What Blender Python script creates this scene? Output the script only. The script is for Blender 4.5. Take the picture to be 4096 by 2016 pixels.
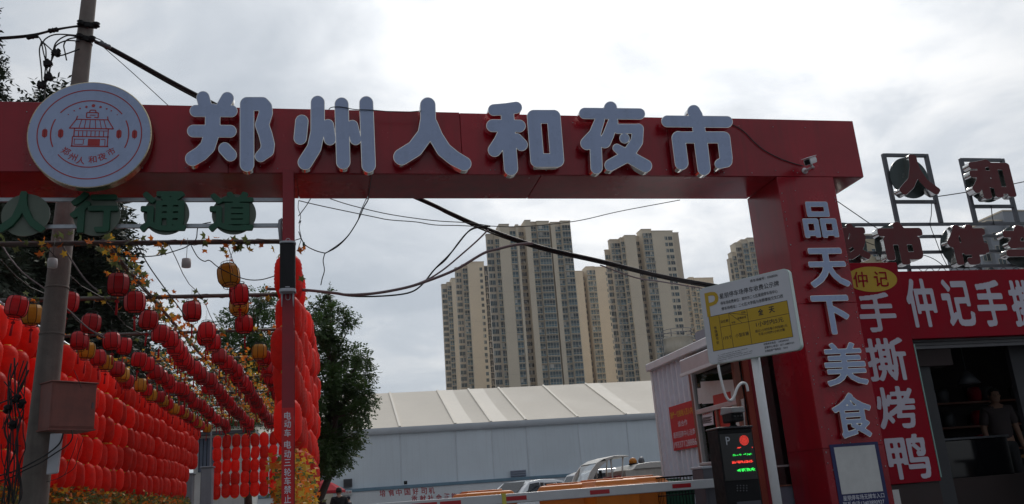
import bpy, bmesh, math, random
import numpy as np
from math import sin, cos, pi, radians, sqrt, atan2, tan
from mathutils import Vector, Matrix, noise as mnoise

random.seed(7)
sc = bpy.context.scene
for o in list(bpy.data.objects):
    bpy.data.objects.remove(o)
COL = sc.collection

# ------------------------------------------------------------------ camera
# world frame: X runs along the gate, Y goes away through it, Z is up; the photographer sits at the origin
F, CX, CY = 3383.5, 2048.0, 1008.0            # focal length and centre, in pixels of the 4096 x 2016 photograph
PITCH, ROLL, YAW, CAMH = radians(16.05), radians(4.27), radians(12.59), 1.05
_fw = Vector((sin(YAW) * cos(PITCH), cos(YAW) * cos(PITCH), sin(PITCH)))
_h = Vector((cos(YAW), -sin(YAW), 0))
_u = _h.cross(_fw)
_cx = cos(ROLL) * _h - sin(ROLL) * _u
_cy = sin(ROLL) * _h + cos(ROLL) * _u
cam_d = bpy.data.cameras.new('camera')
cam = bpy.data.objects.new('camera', cam_d)
COL.objects.link(cam)
cam_d.sensor_fit = 'HORIZONTAL'
cam_d.sensor_width = 36.0
cam_d.lens = 36.0 * F / 4096.0
cam_d.clip_start, cam_d.clip_end = 0.1, 5000
m = Matrix((_cx, _cy, -_fw)).transposed().to_4x4()
m.translation = (0, 0, CAMH)
cam.matrix_world = m
sc.camera = cam

# ------------------------------------------------------------------ world, sun, exposure
SUN_AZ, SUN_EL = radians(23), radians(41)      # azimuth from +Y towards +X
SDIR = Vector((sin(SUN_AZ) * cos(SUN_EL), cos(SUN_AZ) * cos(SUN_EL), sin(SUN_EL)))
W = bpy.data.worlds.new('World')
sc.world = W
W.use_nodes = True
nt = W.node_tree
nt.nodes.clear()


def nd(tree, typ, **kw):
    n = tree.nodes.new(typ)
    for k, v in kw.items():
        if k == 'ins':
            for kk, vv in v.items():
                n.inputs[kk].default_value = vv
        else:
            setattr(n, k, v)
    return n


out = nd(nt, 'ShaderNodeOutputWorld')
sky = nd(nt, 'ShaderNodeTexSky', sky_type='NISHITA', sun_disc=False, sun_elevation=SUN_EL, sun_rotation=SUN_AZ)
bgs = nd(nt, 'ShaderNodeBackground', ins={'Strength': 0.11})
nt.links.new(sky.outputs[0], bgs.inputs[0])
tc = nd(nt, 'ShaderNodeTexCoord')
# cloud layer: direction projected on a flat cloud deck, so the clouds flatten towards the horizon
sep = nd(nt, 'ShaderNodeSeparateXYZ')
nt.links.new(tc.outputs['Generated'], sep.inputs[0])
zc = nd(nt, 'ShaderNodeMath', operation='MAXIMUM', ins={1: 0.0})
nt.links.new(sep.outputs[2], zc.inputs[0])
zz = nd(nt, 'ShaderNodeMath', operation='ADD', ins={1: 0.22})
nt.links.new(zc.outputs[0], zz.inputs[0])
dv = nd(nt, 'ShaderNodeVectorMath', operation='DIVIDE')
nt.links.new(tc.outputs['Generated'], dv.inputs[0])
cmb = nd(nt, 'ShaderNodeCombineXYZ')
for i in range(3):
    nt.links.new(zz.outputs[0], cmb.inputs[i])
nt.links.new(cmb.outputs[0], dv.inputs[1])
n1 = nd(nt, 'ShaderNodeTexNoise', ins={'Scale': 3.1, 'Detail': 9.0, 'Roughness': 0.55, 'Distortion': 0.35})
n2 = nd(nt, 'ShaderNodeTexNoise', ins={'Scale': 0.8, 'Detail': 4.0, 'Roughness': 0.5})
mp = nd(nt, 'ShaderNodeMapping')
mp.inputs['Location'].default_value = (3.7, 1.3, 0.4)
nt.links.new(dv.outputs[0], mp.inputs[0])
nt.links.new(mp.outputs[0], n1.inputs[0])
nt.links.new(mp.outputs[0], n2.inputs[0])
mixn = nd(nt, 'ShaderNodeMath', operation='MULTIPLY_ADD', ins={1: 0.6})
nt.links.new(n1.outputs[0], mixn.inputs[0])
n2s = nd(nt, 'ShaderNodeMath', operation='MULTIPLY', ins={1: 0.4})
nt.links.new(n2.outputs[0], n2s.inputs[0])
nt.links.new(n2s.outputs[0], mixn.inputs[2])
ramp = nd(nt, 'ShaderNodeValToRGB')
ramp.color_ramp.elements[0].position = 0.37
ramp.color_ramp.elements[0].color = (0.45, 0.505, 0.57, 1)
ramp.color_ramp.elements[1].position = 0.62
ramp.color_ramp.elements[1].color = (0.75, 0.765, 0.78, 1)
e = ramp.color_ramp.elements.new(0.49)
e.color = (0.52, 0.57, 0.63, 1)
nt.links.new(mixn.outputs[0], ramp.inputs[0])
# brightening of the thin cloud round the hidden sun
dot = nd(nt, 'ShaderNodeVectorMath', operation='DOT_PRODUCT')
dot.inputs[1].default_value = SDIR
nrm = nd(nt, 'ShaderNodeVectorMath', operation='NORMALIZE')
nt.links.new(tc.outputs['Generated'], nrm.inputs[0])
nt.links.new(nrm.outputs[0], dot.inputs[0])
dmx = nd(nt, 'ShaderNodeMath', operation='MAXIMUM', ins={1: 0.0})
nt.links.new(dot.outputs['Value'], dmx.inputs[0])
pw = nd(nt, 'ShaderNodeMath', operation='POWER', ins={1: 12.0})
nt.links.new(dmx.outputs[0], pw.inputs[0])
gl = nd(nt, 'ShaderNodeMath', operation='MULTIPLY', ins={1: 0.98})
nt.links.new(pw.outputs[0], gl.inputs[0])
gl2 = nd(nt, 'ShaderNodeMath', operation='MULTIPLY')        # thin cloud lets more through than thick cloud
nt.links.new(gl.outputs[0], gl2.inputs[0])
nsc = nd(nt, 'ShaderNodeMapRange', ins={'From Min': 0.39, 'From Max': 0.6, 'To Min': 0.48, 'To Max': 1.12})
nt.links.new(mixn.outputs[0], nsc.inputs[0])
nt.links.new(nsc.outputs[0], gl2.inputs[1])
glc = nd(nt, 'ShaderNodeMixRGB', blend_type='ADD', ins={0: 1.0})
gcol = nd(nt, 'ShaderNodeMixRGB', blend_type='MULTIPLY', ins={0: 1.0, 2: (1.0, 0.975, 0.93, 1)})
nt.links.new(gl2.outputs[0], gcol.inputs[1])
# an overcast sky is brighter on the sun's side than opposite it
fwd = nd(nt, 'ShaderNodeMapRange', ins={'From Min': -0.9, 'From Max': 0.75, 'To Min': 0.24, 'To Max': 0.97})
nt.links.new(dot.outputs['Value'], fwd.inputs[0])
rmul = nd(nt, 'ShaderNodeMixRGB', blend_type='MULTIPLY', ins={0: 1.0})
nt.links.new(ramp.outputs[0], rmul.inputs[1])
nt.links.new(fwd.outputs[0], rmul.inputs[2])
nt.links.new(rmul.outputs[0], glc.inputs[1])
nt.links.new(gcol.outputs[0], glc.inputs[2])
bgc = nd(nt, 'ShaderNodeBackground', ins={'Strength': 1.0})
nt.links.new(glc.outputs[0], bgc.inputs[0])
mxs = nd(nt, 'ShaderNodeMixShader', ins={0: 0.93})
nt.links.new(bgs.outputs[0], mxs.inputs[1])
nt.links.new(bgc.outputs[0], mxs.inputs[2])
nt.links.new(mxs.outputs[0], out.inputs[0])

sun_d = bpy.data.lights.new('sun', 'SUN')
sun_d.energy = 1.3
sun_d.angle = radians(14)
sun_d.color = (1.0, 0.95, 0.88)
sun = bpy.data.objects.new('sun', sun_d)
COL.objects.link(sun)
sun.rotation_euler = SDIR.to_track_quat('Z', 'Y').to_euler()
sun.location = (20, 30, 40)

vs = sc.view_settings
vs.view_transform = 'Standard'
vs.look = 'None'
vs.exposure = 0.0
vs.gamma = 1.0
vs.use_curve_mapping = False
sc.cycles.max_bounces = 6
sc.cycles.transparent_max_bounces = 8


# ------------------------------------------------------------------ helpers
def ray(x, y):
    return _cx * ((x - CX) / F) - _cy * ((y - CY) / F) + _fw


def atY(x, y, Y):
    d = ray(x, y)
    return Vector((0, 0, CAMH)) + d * (Y / d.y)


def atX(x, y, X):
    d = ray(x, y)
    return Vector((0, 0, CAMH)) + d * (X / d.x)


def atZ(x, y, Z):
    d = ray(x, y)
    return Vector((0, 0, CAMH)) + d * ((Z - CAMH) / d.z)


def tag(o, label=None, cat=None, group=None, kind=None):
    if label: o['label'] = label
    if cat: o['category'] = cat
    if group: o['group'] = group
    if kind: o['kind'] = kind
    return o


def link(o, parent=None):
    COL.objects.link(o)
    if parent is not None:
        o.parent = parent
    return o


def empty(name, loc=(0, 0, 0), rz=0.0):
    o = bpy.data.objects.new(name, None)
    o.empty_display_size = 0.2
    COL.objects.link(o)
    o.location = loc
    o.rotation_euler = (0, 0, rz)
    return o


def place(name, me, parent=None, loc=(0, 0, 0), rot=(0, 0, 0), scale=(1, 1, 1)):
    o = bpy.data.objects.new(name, me)
    link(o, parent)
    o.location, o.rotation_euler, o.scale = loc, rot, scale
    return o


def bevel(o, w=0.004, seg=2):
    md = o.modifiers.new('bevel', 'BEVEL')
    md.width = w
    md.segments = seg
    md.limit_method = 'ANGLE'
    md.angle_limit = radians(40)
    md.harden_normals = False
    return o


class MB:
    """collects simple shapes, built as one mesh object"""

    def __init__(self, sub=(0, 0, 0)):
        self.v, self.f, self.mi, self.sm = [], [], [], []
        self.sub = Vector(sub)

    def add(self, vs, fs, mi=0, smooth=False):
        b = len(self.v)
        self.v += [Vector(p) - self.sub for p in vs]
        for f in fs:
            self.f.append([b + i for i in f])
            self.mi.append(mi)
            self.sm.append(smooth)

    def box(self, lo, hi, mi=0):
        x0, y0, z0 = lo
        x1, y1, z1 = hi
        self.add([(x0, y0, z0), (x1, y0, z0), (x1, y1, z0), (x0, y1, z0), (x0, y0, z1), (x1, y0, z1), (x1, y1, z1), (x0, y1, z1)],
                 [(0, 3, 2, 1), (4, 5, 6, 7), (0, 1, 5, 4), (1, 2, 6, 5), (2, 3, 7, 6), (3, 0, 4, 7)], mi)

    def obox(self, o, ax, ay, az, mi=0):
        """box from corner o with edge vectors ax ay az (right handed)"""
        o, ax, ay, az = Vector(o), Vector(ax), Vector(ay), Vector(az)
        p = [o, o + ax, o + ax + ay, o + ay]
        p = p + [q + az for q in p]
        self.add(p, [(0, 3, 2, 1), (4, 5, 6, 7), (0, 1, 5, 4), (1, 2, 6, 5), (2, 3, 7, 6), (3, 0, 4, 7)], mi)

    def bar(self, p0, p1, w, h=None, mi=0, up=(0, 0, 1)):
        h = h or w
        p0, p1 = Vector(p0), Vector(p1)
        d = (p1 - p0)
        t = d.normalized()
        u = Vector(up)
        if abs(t.dot(u)) > 0.97:
            u = Vector((0, 1, 0))
        s = t.cross(u).normalized()
        u = s.cross(t)
        self.obox(p0 - s * w / 2 - u * h / 2, s * w, d, u * h, mi)

    def tube(self, pts, r, n=6, mi=0, caps=True, smooth=True):
        pts = [Vector(p) for p in pts]
        rs = r if isinstance(r, (list, tuple)) else [r] * len(pts)
        vs, fs = [], []
        prev = None
        for i, p in enumerate(pts):
            t = (pts[min(i + 1, len(pts) - 1)] - pts[max(i - 1, 0)])
            if t.length < 1e-9: t = Vector((0, 0, 1))
            t.normalize()
            if prev is None:
                a = Vector((0, 0, 1)) if abs(t.z) < 0.9 else Vector((1, 0, 0))
                s = t.cross(a).normalized()
            else:
                s = (prev - t * prev.dot(t))
                s = s.normalized() if s.length > 1e-6 else t.orthogonal().normalized()
            prev = s
            u = t.cross(s)
            for k in range(n):
                a = 2 * pi * k / n
                vs.append(p + (s * cos(a) + u * sin(a)) * rs[i])
        for i in range(len(pts) - 1):
            for k in range(n):
                fs.append((i * n + k, i * n + (k + 1) % n, (i + 1) * n + (k + 1) % n, (i + 1) * n + k))
        if caps:
            fs.append(tuple(range(n))[::-1])
            fs.append(tuple((len(pts) - 1) * n + k for k in range(n)))
        self.add(vs, fs, mi, smooth)

    def lathe(self, prof, n=16, c=(0, 0, 0), mi=0, smooth=True, caps=True, phase=0.0, axis=None):
        """prof: list of (r, z); axis: optional Matrix"""
        c = Vector(c)
        vs, fs = [], []
        for r, z in prof:
            for k in range(n):
                a = 2 * pi * k / n + phase
                p = Vector((r * cos(a), r * sin(a), z))
                if axis is not None: p = axis @ p
                vs.append(c + p)
        for i in range(len(prof) - 1):
            for k in range(n):
                fs.append((i * n + k, i * n + (k + 1) % n, (i + 1) * n + (k + 1) % n, (i + 1) * n + k))
        if caps:
            fs.append(tuple(range(n))[::-1])
            fs.append(tuple((len(prof) - 1) * n + k for k in range(n)))
        self.add(vs, fs, mi, smooth)

    def prism(self, poly, fn, d, mi=0):
        """poly: 2d ccw points; fn maps (a,b,t) -> 3d, t in 0..d"""
        n = len(poly)
        vs = [fn(a, b, 0) for a, b in poly] + [fn(a, b, d) for a, b in poly]
        fs = [tuple(range(n))[::-1], tuple(range(n, 2 * n))]
        for i in range(n):
            j = (i + 1) % n
            fs.append((i, j, n + j, n + i))
        self.add(vs, fs, mi)

    def mesh(self, name, mats):
        me = bpy.data.meshes.new(name)
        me.from_pydata([tuple(p) for p in self.v], [], self.f)
        if not isinstance(mats, (list, tuple)): mats = [mats]
        for mm in mats: me.materials.append(mm)
        me.polygons.foreach_set('material_index', self.mi)
        me.polygons.foreach_set('use_smooth', self.sm)
        me.update()
        return me

    def build(self, name, mats, parent=None, loc=(0, 0, 0), rot=(0, 0, 0)):
        return place(name, self.mesh(name, mats), parent, loc, rot)


def fix_normals(o):
    bm = bmesh.new()
    bm.from_mesh(o.data)
    bmesh.ops.recalc_face_normals(bm, faces=bm.faces)
    bm.to_mesh(o.data)
    bm.free()
    return o


ORD = ('zeroth first second third fourth fifth sixth seventh eighth ninth tenth eleventh twelfth thirteenth fourteenth fifteenth sixteenth '
       'seventeenth eighteenth nineteenth twentieth').split()


def ordinal(n):
    if n <= 20: return ORD[n]
    tens = {2: 'twenty', 3: 'thirty', 4: 'forty', 5: 'fifty', 6: 'sixty', 7: 'seventy'}
    if n % 10 == 0: return {3: 'thirtieth', 4: 'fortieth', 5: 'fiftieth', 6: 'sixtieth'}[n // 10]
    return tens[n // 10] + '-' + ORD[n % 10]


# ------------------------------------------------------------------ materials
def mat(name, col, rough=0.6, metal=0.0, var=0.12, scale=3.0, bump=0.0, bscale=40.0, streak=0.0, rnd=0.0, trans=0.0, coat=0.0,
        emit=None, estr=0.0, dirt=None, spec=0.5, sheen=0.0):
    m_ = bpy.data.materials.new(name)
    m_.use_nodes = True
    t = m_.node_tree
    t.nodes.clear()
    o = nd(t, 'ShaderNodeOutputMaterial')
    p = nd(t, 'ShaderNodeBsdfPrincipled')
    p.inputs['Roughness'].default_value = rough
    p.inputs['Metallic'].default_value = metal
    p.inputs['Specular IOR Level'].default_value = spec
    p.inputs['Coat Weight'].default_value = coat
    co = nd(t, 'ShaderNodeTexCoord')
    c4 = (*col, 1)
    src = None
    if var or streak:
        nz = nd(t, 'ShaderNodeTexNoise', ins={'Scale': scale, 'Detail': 6.0, 'Roughness': 0.62})
        t.links.new(co.outputs['Object'], nz.inputs[0])
        mr = nd(t, 'ShaderNodeMapRange', ins={'From Min': 0.3, 'From Max': 0.7, 'To Min': 1 - var, 'To Max': 1 + var})
        t.links.new(nz.outputs[0], mr.inputs[0])
        hs = nd(t, 'ShaderNodeMixRGB', blend_type='MULTIPLY', ins={0: 1.0, 1: c4})
        t.links.new(mr.outputs[0], hs.inputs[2])
        src = hs.outputs[0]
        if streak:
            mpn = nd(t, 'ShaderNodeMapping')
            mpn.inputs['Scale'].default_value = (9.0, 9.0, 0.35)
            t.links.new(co.outputs['Object'], mpn.inputs[0])
            n3 = nd(t, 'ShaderNodeTexNoise', ins={'Scale': 1.0, 'Detail': 5.0, 'Roughness': 0.6})
            t.links.new(mpn.outputs[0], n3.inputs[0])
            m3 = nd(t, 'ShaderNodeMapRange', ins={'From Min': 0.5, 'From Max': 0.75, 'To Min': 0.0, 'To Max': streak})
            t.links.new(n3.outputs[0], m3.inputs[0])
            h3 = nd(t, 'ShaderNodeMixRGB', blend_type='MIX')
            d_ = dirt or tuple(c * 0.45 for c in col)
            h3.inputs[2].default_value = (*d_, 1)
            t.links.new(m3.outputs[0], h3.inputs[0])
            t.links.new(src, h3.inputs[1])
            src = h3.outputs[0]
        # roughness breakup
        rr = nd(t, 'ShaderNodeMapRange', ins={'From Min': 0.3, 'From Max': 0.7, 'To Min': max(0.02, rough * 0.8), 'To Max': min(1, rough * 1.25)})
        t.links.new(nz.outputs[0], rr.inputs[0])
        t.links.new(rr.outputs[0], p.inputs['Roughness'])
    if rnd:
        oi = nd(t, 'ShaderNodeObjectInfo')
        mr2 = nd(t, 'ShaderNodeMapRange', ins={'From Min': 0.0, 'From Max': 1.0, 'To Min': 1 - rnd, 'To Max': 1 + rnd})
        t.links.new(oi.outputs['Random'], mr2.inputs[0])
        h2 = nd(t, 'ShaderNodeMixRGB', blend_type='MULTIPLY', ins={0: 1.0, 1: c4})
        if src: t.links.new(src, h2.inputs[1])
        t.links.new(mr2.outputs[0], h2.inputs[2])
        src = h2.outputs[0]
    if src:
        t.links.new(src, p.inputs['Base Color'])
    else:
        p.inputs['Base Color'].default_value = c4
    if bump:
        nb = nd(t, 'ShaderNodeTexNoise', ins={'Scale': bscale, 'Detail': 4.0})
        t.links.new(co.outputs['Object'], nb.inputs[0])
        bp = nd(t, 'ShaderNodeBump', ins={'Strength': bump, 'Distance': 0.02})
        t.links.new(nb.outputs[0], bp.inputs['Height'])
        t.links.new(bp.outputs[0], p.inputs['Normal'])
    if emit:
        p.inputs['Emission Color'].default_value = (*emit, 1)
        p.inputs['Emission Strength'].default_value = estr
    if trans:
        tr = nd(t, 'ShaderNodeBsdfTranslucent')
        if src: t.links.new(src, tr.inputs[0])
        else: tr.inputs[0].default_value = c4
        ms = nd(t, 'ShaderNodeMixShader', ins={0: trans})
        t.links.new(p.outputs[0], ms.inputs[1])
        t.links.new(tr.outputs[0], ms.inputs[2])
        t.links.new(ms.outputs[0], o.inputs[0])
    else:
        t.links.new(p.outputs[0], o.inputs[0])
    return m_


def glass(name, col=(0.8, 0.85, 0.87), alpha=0.35, rough=0.03):
    """thin pane: part see-through, part reflecting"""
    m_ = bpy.data.materials.new(name)
    m_.use_nodes = True
    t = m_.node_tree
    t.nodes.clear()
    o = nd(t, 'ShaderNodeOutputMaterial')
    tr = nd(t, 'ShaderNodeBsdfTransparent', ins={0: (*col, 1)})
    gl_ = nd(t, 'ShaderNodeBsdfGlossy', ins={1: rough})
    fr = nd(t, 'ShaderNodeFresnel', ins={0: 1.5})
    ad = nd(t, 'ShaderNodeMath', operation='MULTIPLY_ADD', ins={1: 1.0, 2: alpha * 0.3})
    t.links.new(fr.outputs[0], ad.inputs[0])
    ms = nd(t, 'ShaderNodeMixShader')
    t.links.new(ad.outputs[0], ms.inputs[0])
    t.links.new(tr.outputs[0], ms.inputs[1])
    t.links.new(gl_.outputs[0], ms.inputs[2])
    t.links.new(ms.outputs[0], o.inputs[0])
    return m_


M = {}
M['asphalt'] = mat('asphalt', (0.06, 0.06, 0.062), 0.9, var=0.25, scale=6, bump=0.4, bscale=90)
M['paving'] = mat('paving', (0.22, 0.21, 0.2), 0.85, var=0.2, scale=4, bump=0.2)
M['red'] = mat('gate_red', (0.33, 0.005, 0.017), 0.24, rnd=0.12, var=0.2, scale=1.3, streak=0.45, dirt=(0.12, 0.010, 0.014), bump=0.05, bscale=2.2, spec=0.55)
M['redcol'] = mat('column_red', (0.28, 0.016, 0.028), 0.5, var=0.14, scale=5, streak=0.3)
M['redsign'] = mat('banner_red', (0.30, 0.003, 0.016), 0.6, spec=0.15, var=0.12, scale=2.5)
M['redboard'] = mat('notice_red', (0.55, 0.015, 0.02), 0.5, var=0.06)
M['face'] = mat('acrylic_white', (0.38, 0.46, 0.68), 0.28, var=0.05, scale=4, streak=0.25, dirt=(0.27, 0.33, 0.48))
M['chrome'] = mat('chrome_edge', (0.86, 0.84, 0.80), 0.16, metal=1.0, var=0.1, scale=30)
M['brass'] = mat('brass_edge', (0.55, 0.47, 0.32), 0.3, metal=1.0, var=0.2, scale=30)
M['logored'] = mat('logo_red', (0.42, 0.03, 0.035), 0.45, var=0.05)
M['white'] = mat('white_paint', (0.74, 0.75, 0.77), 0.45, var=0.06, scale=4, streak=0.15, dirt=(0.5, 0.49, 0.47))
M['whiteclean'] = mat('white_lettering', (0.70, 0.70, 0.78), 0.5, var=0.04)
M['green'] = mat('green_letter', (0.010, 0.085, 0.045), 0.45, var=0.15, scale=6)
M['plate'] = mat('acrylic_plate', (0.17, 0.21, 0.17), 0.35, var=0.12, scale=4, trans=0.25)
M['steel'] = mat('galvanised', (0.42, 0.45, 0.49), 0.42, metal=0.7, var=0.2, scale=12)
M['darksteel'] = mat('dark_steel', (0.12, 0.125, 0.14), 0.5, metal=0.5, var=0.2, scale=10)
M['black'] = mat('black_plastic', (0.010, 0.010, 0.012), 0.6, var=0.15, scale=20, spec=0.2)
M['grille'] = mat('speaker_cloth', (0.012, 0.013, 0.017), 0.75, var=0.1, scale=200, bump=0.5, bscale=600)
M['greyplastic'] = mat('grey_plastic', (0.45, 0.47, 0.52), 0.45, var=0.06)
M['concrete'] = mat('concrete', (0.175, 0.155, 0.14), 0.9, var=0.25, scale=6, streak=0.5, dirt=(0.09, 0.08, 0.072), bump=0.3, bscale=60)
M['cable'] = mat('cable_black', (0.010, 0.010, 0.012), 0.5, var=0.1)
M['cablegrey'] = mat('cable_grey', (0.20, 0.17, 0.18), 0.55, var=0.15, scale=8)
M['lantern'] = mat('lantern_red', (0.88, 0.054, 0.034), 0.55, var=0.14, scale=9, rnd=0.2, trans=0.58, spec=0.3)
M['lanternd'] = mat('lantern_crimson', (0.62, 0.018, 0.028), 0.38, var=0.10, scale=9, rnd=0.2, trans=0.45, spec=0.6)
M['lanterny'] = mat('lantern_yellow', (0.62, 0.30, 0.015), 0.4, var=0.08, scale=9, rnd=0.1, trans=0.34, spec=0.6)
M['gold'] = mat('gold_trim', (0.75, 0.52, 0.06), 0.4, metal=0.3, var=0.12, scale=30)
M['tassel'] = mat('tassel_red', (0.5, 0.02, 0.03), 0.8, var=0.1, trans=0.2)
M['leafo'] = mat('leaf_orange', (0.62, 0.17, 0.02), 0.6, var=0.2, scale=20, rnd=0.2, trans=0.4)
M['leafy'] = mat('leaf_yellow', (0.55, 0.34, 0.04), 0.6, var=0.2, scale=20, rnd=0.2, trans=0.4)
M['leafg'] = mat('leaf_green', (0.12, 0.15, 0.05), 0.6, var=0.2, scale=20, rnd=0.2, trans=0.4)
M['stem'] = mat('vine_stem', (0.10, 0.055, 0.03), 0.8)
M['pipe'] = mat('brown_pipe', (0.09, 0.075, 0.07), 0.55, var=0.2, scale=10)
M['foliage'] = mat('tree_foliage', (0.06, 0.11, 0.03), 0.55, var=0.3, scale=0.8, trans=0.35)
M['foliaged'] = mat('conifer_foliage', (0.020, 0.032, 0.016), 0.6, var=0.3, scale=0.8, trans=0.15)
M['bark'] = mat('bark', (0.07, 0.055, 0.045), 0.9, var=0.3, scale=8, bump=0.5)


# ------------------------------------------------------------------ lettering
TS = bpy.data.scenes.new('scratch')      # glyph outlines are evaluated here, then it is removed
_tcache = {}


def text_mesh(body, bold=0.0, spacing=1.0):
    """flat mesh of a line of text, from Blender's own font; returns (verts Nx2, faces)"""
    k = (body, bold, spacing)
    if k in _tcache: return _tcache[k]
    c = bpy.data.curves.new('t', 'FONT')
    c.body = body
    c.size = 1.0
    c.offset = bold
    c.space_character = spacing
    c.resolution_u = 3
    o = bpy.data.objects.new('t', c)
    TS.collection.objects.link(o)
    TS.view_layers[0].update()
    dg = TS.view_layers[0].depsgraph
    me = bpy.data.meshes.new_from_object(o.evaluated_get(dg))
    v = np.empty(len(me.vertices) * 3)
    me.vertices.foreach_get('co', v)
    v = v.reshape(-1, 3)[:, :2].copy()
    f = [tuple(p.vertices) for p in me.polygons]
    bpy.data.objects.remove(o)
    bpy.data.curves.remove(c)
    bpy.data.meshes.remove(me)
    _tcache[k] = (v, f)
    return v, f


def lettering(name, body, parent, o, ax, up, width=None, height=None, material=None, bold=0.012, align='L', t=0.0015, fit=True):
    """text laid on a plane: o = lower-left (or centre) point, ax/up unit vectors; sized to width and height of its ink"""
    v, f = bold_mesh(body, bold) if len(body) == 1 and not body.isascii() else text_mesh(body, min(bold, .007))
    lo, hi = v.min(0), v.max(0)
    s = hi - lo
    o, ax, up = Vector(o), Vector(ax).normalized(), Vector(up).normalized()
    n = ax.cross(up)
    sy = (height / s[1]) if height else width / s[0]
    sx = (width / s[0]) if width else sy
    dx = {'L': 0, 'C': -0.5 * sx * s[0], 'R': -sx * s[0]}[align]
    dy = 0 if align == 'L' or align == 'R' else -0.5 * sy * s[1]
    P = [o + ax * ((p[0] - lo[0]) * sx + dx) + up * ((p[1] - lo[1]) * sy + dy) for p in v]
    org = o.copy()
    m_ = MB(sub=org)
    m_.add([p + n * t for p in P], f)
    ob = m_.build(name, material, parent)
    pl = parent.matrix_basis.inverted() if parent is not None else Matrix()
    ob.location = org if parent is None else pl @ org
    if parent is not None and any(abs(a) > 1e-6 for a in parent.rotation_euler):
        ob.rotation_euler = (0, 0, -parent.rotation_euler.z)
    return ob


def seg_sdf(PX, PY, strokes):
    d = np.full(PX.shape, 1e9)
    for pts, r in strokes:
        rs = r if isinstance(r, (list, tuple)) else [r] * len(pts)
        for i in range(max(1, len(pts) - 1)):
            (x0, y0), (x1, y1) = pts[i], pts[min(i + 1, len(pts) - 1)]
            r0, r1 = rs[i], rs[min(i + 1, len(pts) - 1)]
            vx, vy = x1 - x0, y1 - y0
            L = vx * vx + vy * vy + 1e-9
            t = np.clip(((PX - x0) * vx + (PY - y0) * vy) / L, 0, 1)
            dd = np.hypot(PX - x0 - t * vx, PY - y0 - t * vy) - (r0 + (r1 - r0) * t)
            d = np.minimum(d, dd)
    return d


def contours(D, xs, ys, level=0.0):
    """marching squares: closed loops of D == level (inside = D < level)"""
    D = D - level
    ny, nx = D.shape
    segs = {}
    ins = D < 0

    def pt(k):
        i, j, h = k
        if h:
            a, b = D[j, i], D[j, i + 1]
            t = a / (a - b)
            return (xs[i] + t * (xs[i + 1] - xs[i]), ys[j])
        a, b = D[j, i], D[j + 1, i]
        t = a / (a - b)
        return (xs[i], ys[j] + t * (ys[j + 1] - ys[j]))

    tot = ins[:-1, :-1].astype(int) + ins[:-1, 1:] + ins[1:, :-1] + ins[1:, 1:]
    for j, i in zip(*np.where((tot > 0) & (tot < 4))):
        a, b, c, d = ins[j, i], ins[j, i + 1], ins[j + 1, i + 1], ins[j + 1, i]
        code = a + 2 * b + 4 * c + 8 * d
        B, R, T, Lf = (i, j, 1), (i + 1, j, 0), (i, j + 1, 1), (i, j, 0)
        tab = {1: [(B, Lf)], 2: [(R, B)], 3: [(R, Lf)], 4: [(T, R)], 5: [(B, Lf), (T, R)], 6: [(T, B)], 7: [(T, Lf)], 8: [(Lf, T)],
               9: [(B, T)], 10: [(R, B), (Lf, T)], 11: [(R, T)], 12: [(Lf, R)], 13: [(B, R)], 14: [(Lf, B)]}
        for s, e_ in tab[code]:
            segs[s] = e_
    loops = []
    while segs:
        s0 = next(iter(segs))
        lp = []
        k = s0
        while k in segs:
            nk = segs.pop(k)
            lp.append(pt(k))
            k = nk
        if len(lp) > 5:
            # drop nearly collinear points
            q = lp
            for _ in range(2):
                r = []
                for a in range(len(q)):
                    p0, p1, p2 = q[a - 1], q[a], q[(a + 1) % len(q)]
                    cr = abs((p1[0] - p0[0]) * (p2[1] - p0[1]) - (p1[1] - p0[1]) * (p2[0] - p0[0]))
                    L = math.hypot(p2[0] - p0[0], p2[1] - p0[1]) + 1e-9
                    if cr / L > 0.02 * (xs[1] - xs[0]) or a % 4 == 0: r.append(p1)
                q = r
            if len(q) > 4: loops.append(q)
    return loops


def loops_mesh(loops, depth, bev=0.0):
    """extrude closed 2d loops (holes respected): returns mesh with front at z = depth"""
    c = bpy.data.curves.new('g', 'CURVE')
    c.dimensions = '2D'
    c.fill_mode = 'BOTH'
    c.extrude = max(1e-5, depth / 2 - bev)
    c.bevel_depth = bev
    c.bevel_resolution = 0
    for lp in loops:
        s = c.splines.new('POLY')
        s.points.add(len(lp) - 1)
        s.points.foreach_set('co', [q for p in lp for q in (p[0], p[1], 0, 1)])
        s.use_cyclic_u = True
    o = bpy.data.objects.new('g', c)
    TS.collection.objects.link(o)
    TS.view_layers[0].update()
    dg = TS.view_layers[0].depsgraph
    me = bpy.data.meshes.new_from_object(o.evaluated_get(dg))
    bpy.data.objects.remove(o)
    bpy.data.curves.remove(c)
    for v in me.vertices: v.co.z += depth / 2
    return me


def stand(me):
    """local xy plane -> world xz plane facing -Y"""
    me.transform(Matrix(((1, 0, 0, 0), (0, 0, -1, 0), (0, 1, 0, 0), (0, 0, 0, 1))))
    me.update()
    return me


_gc = {}


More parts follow.
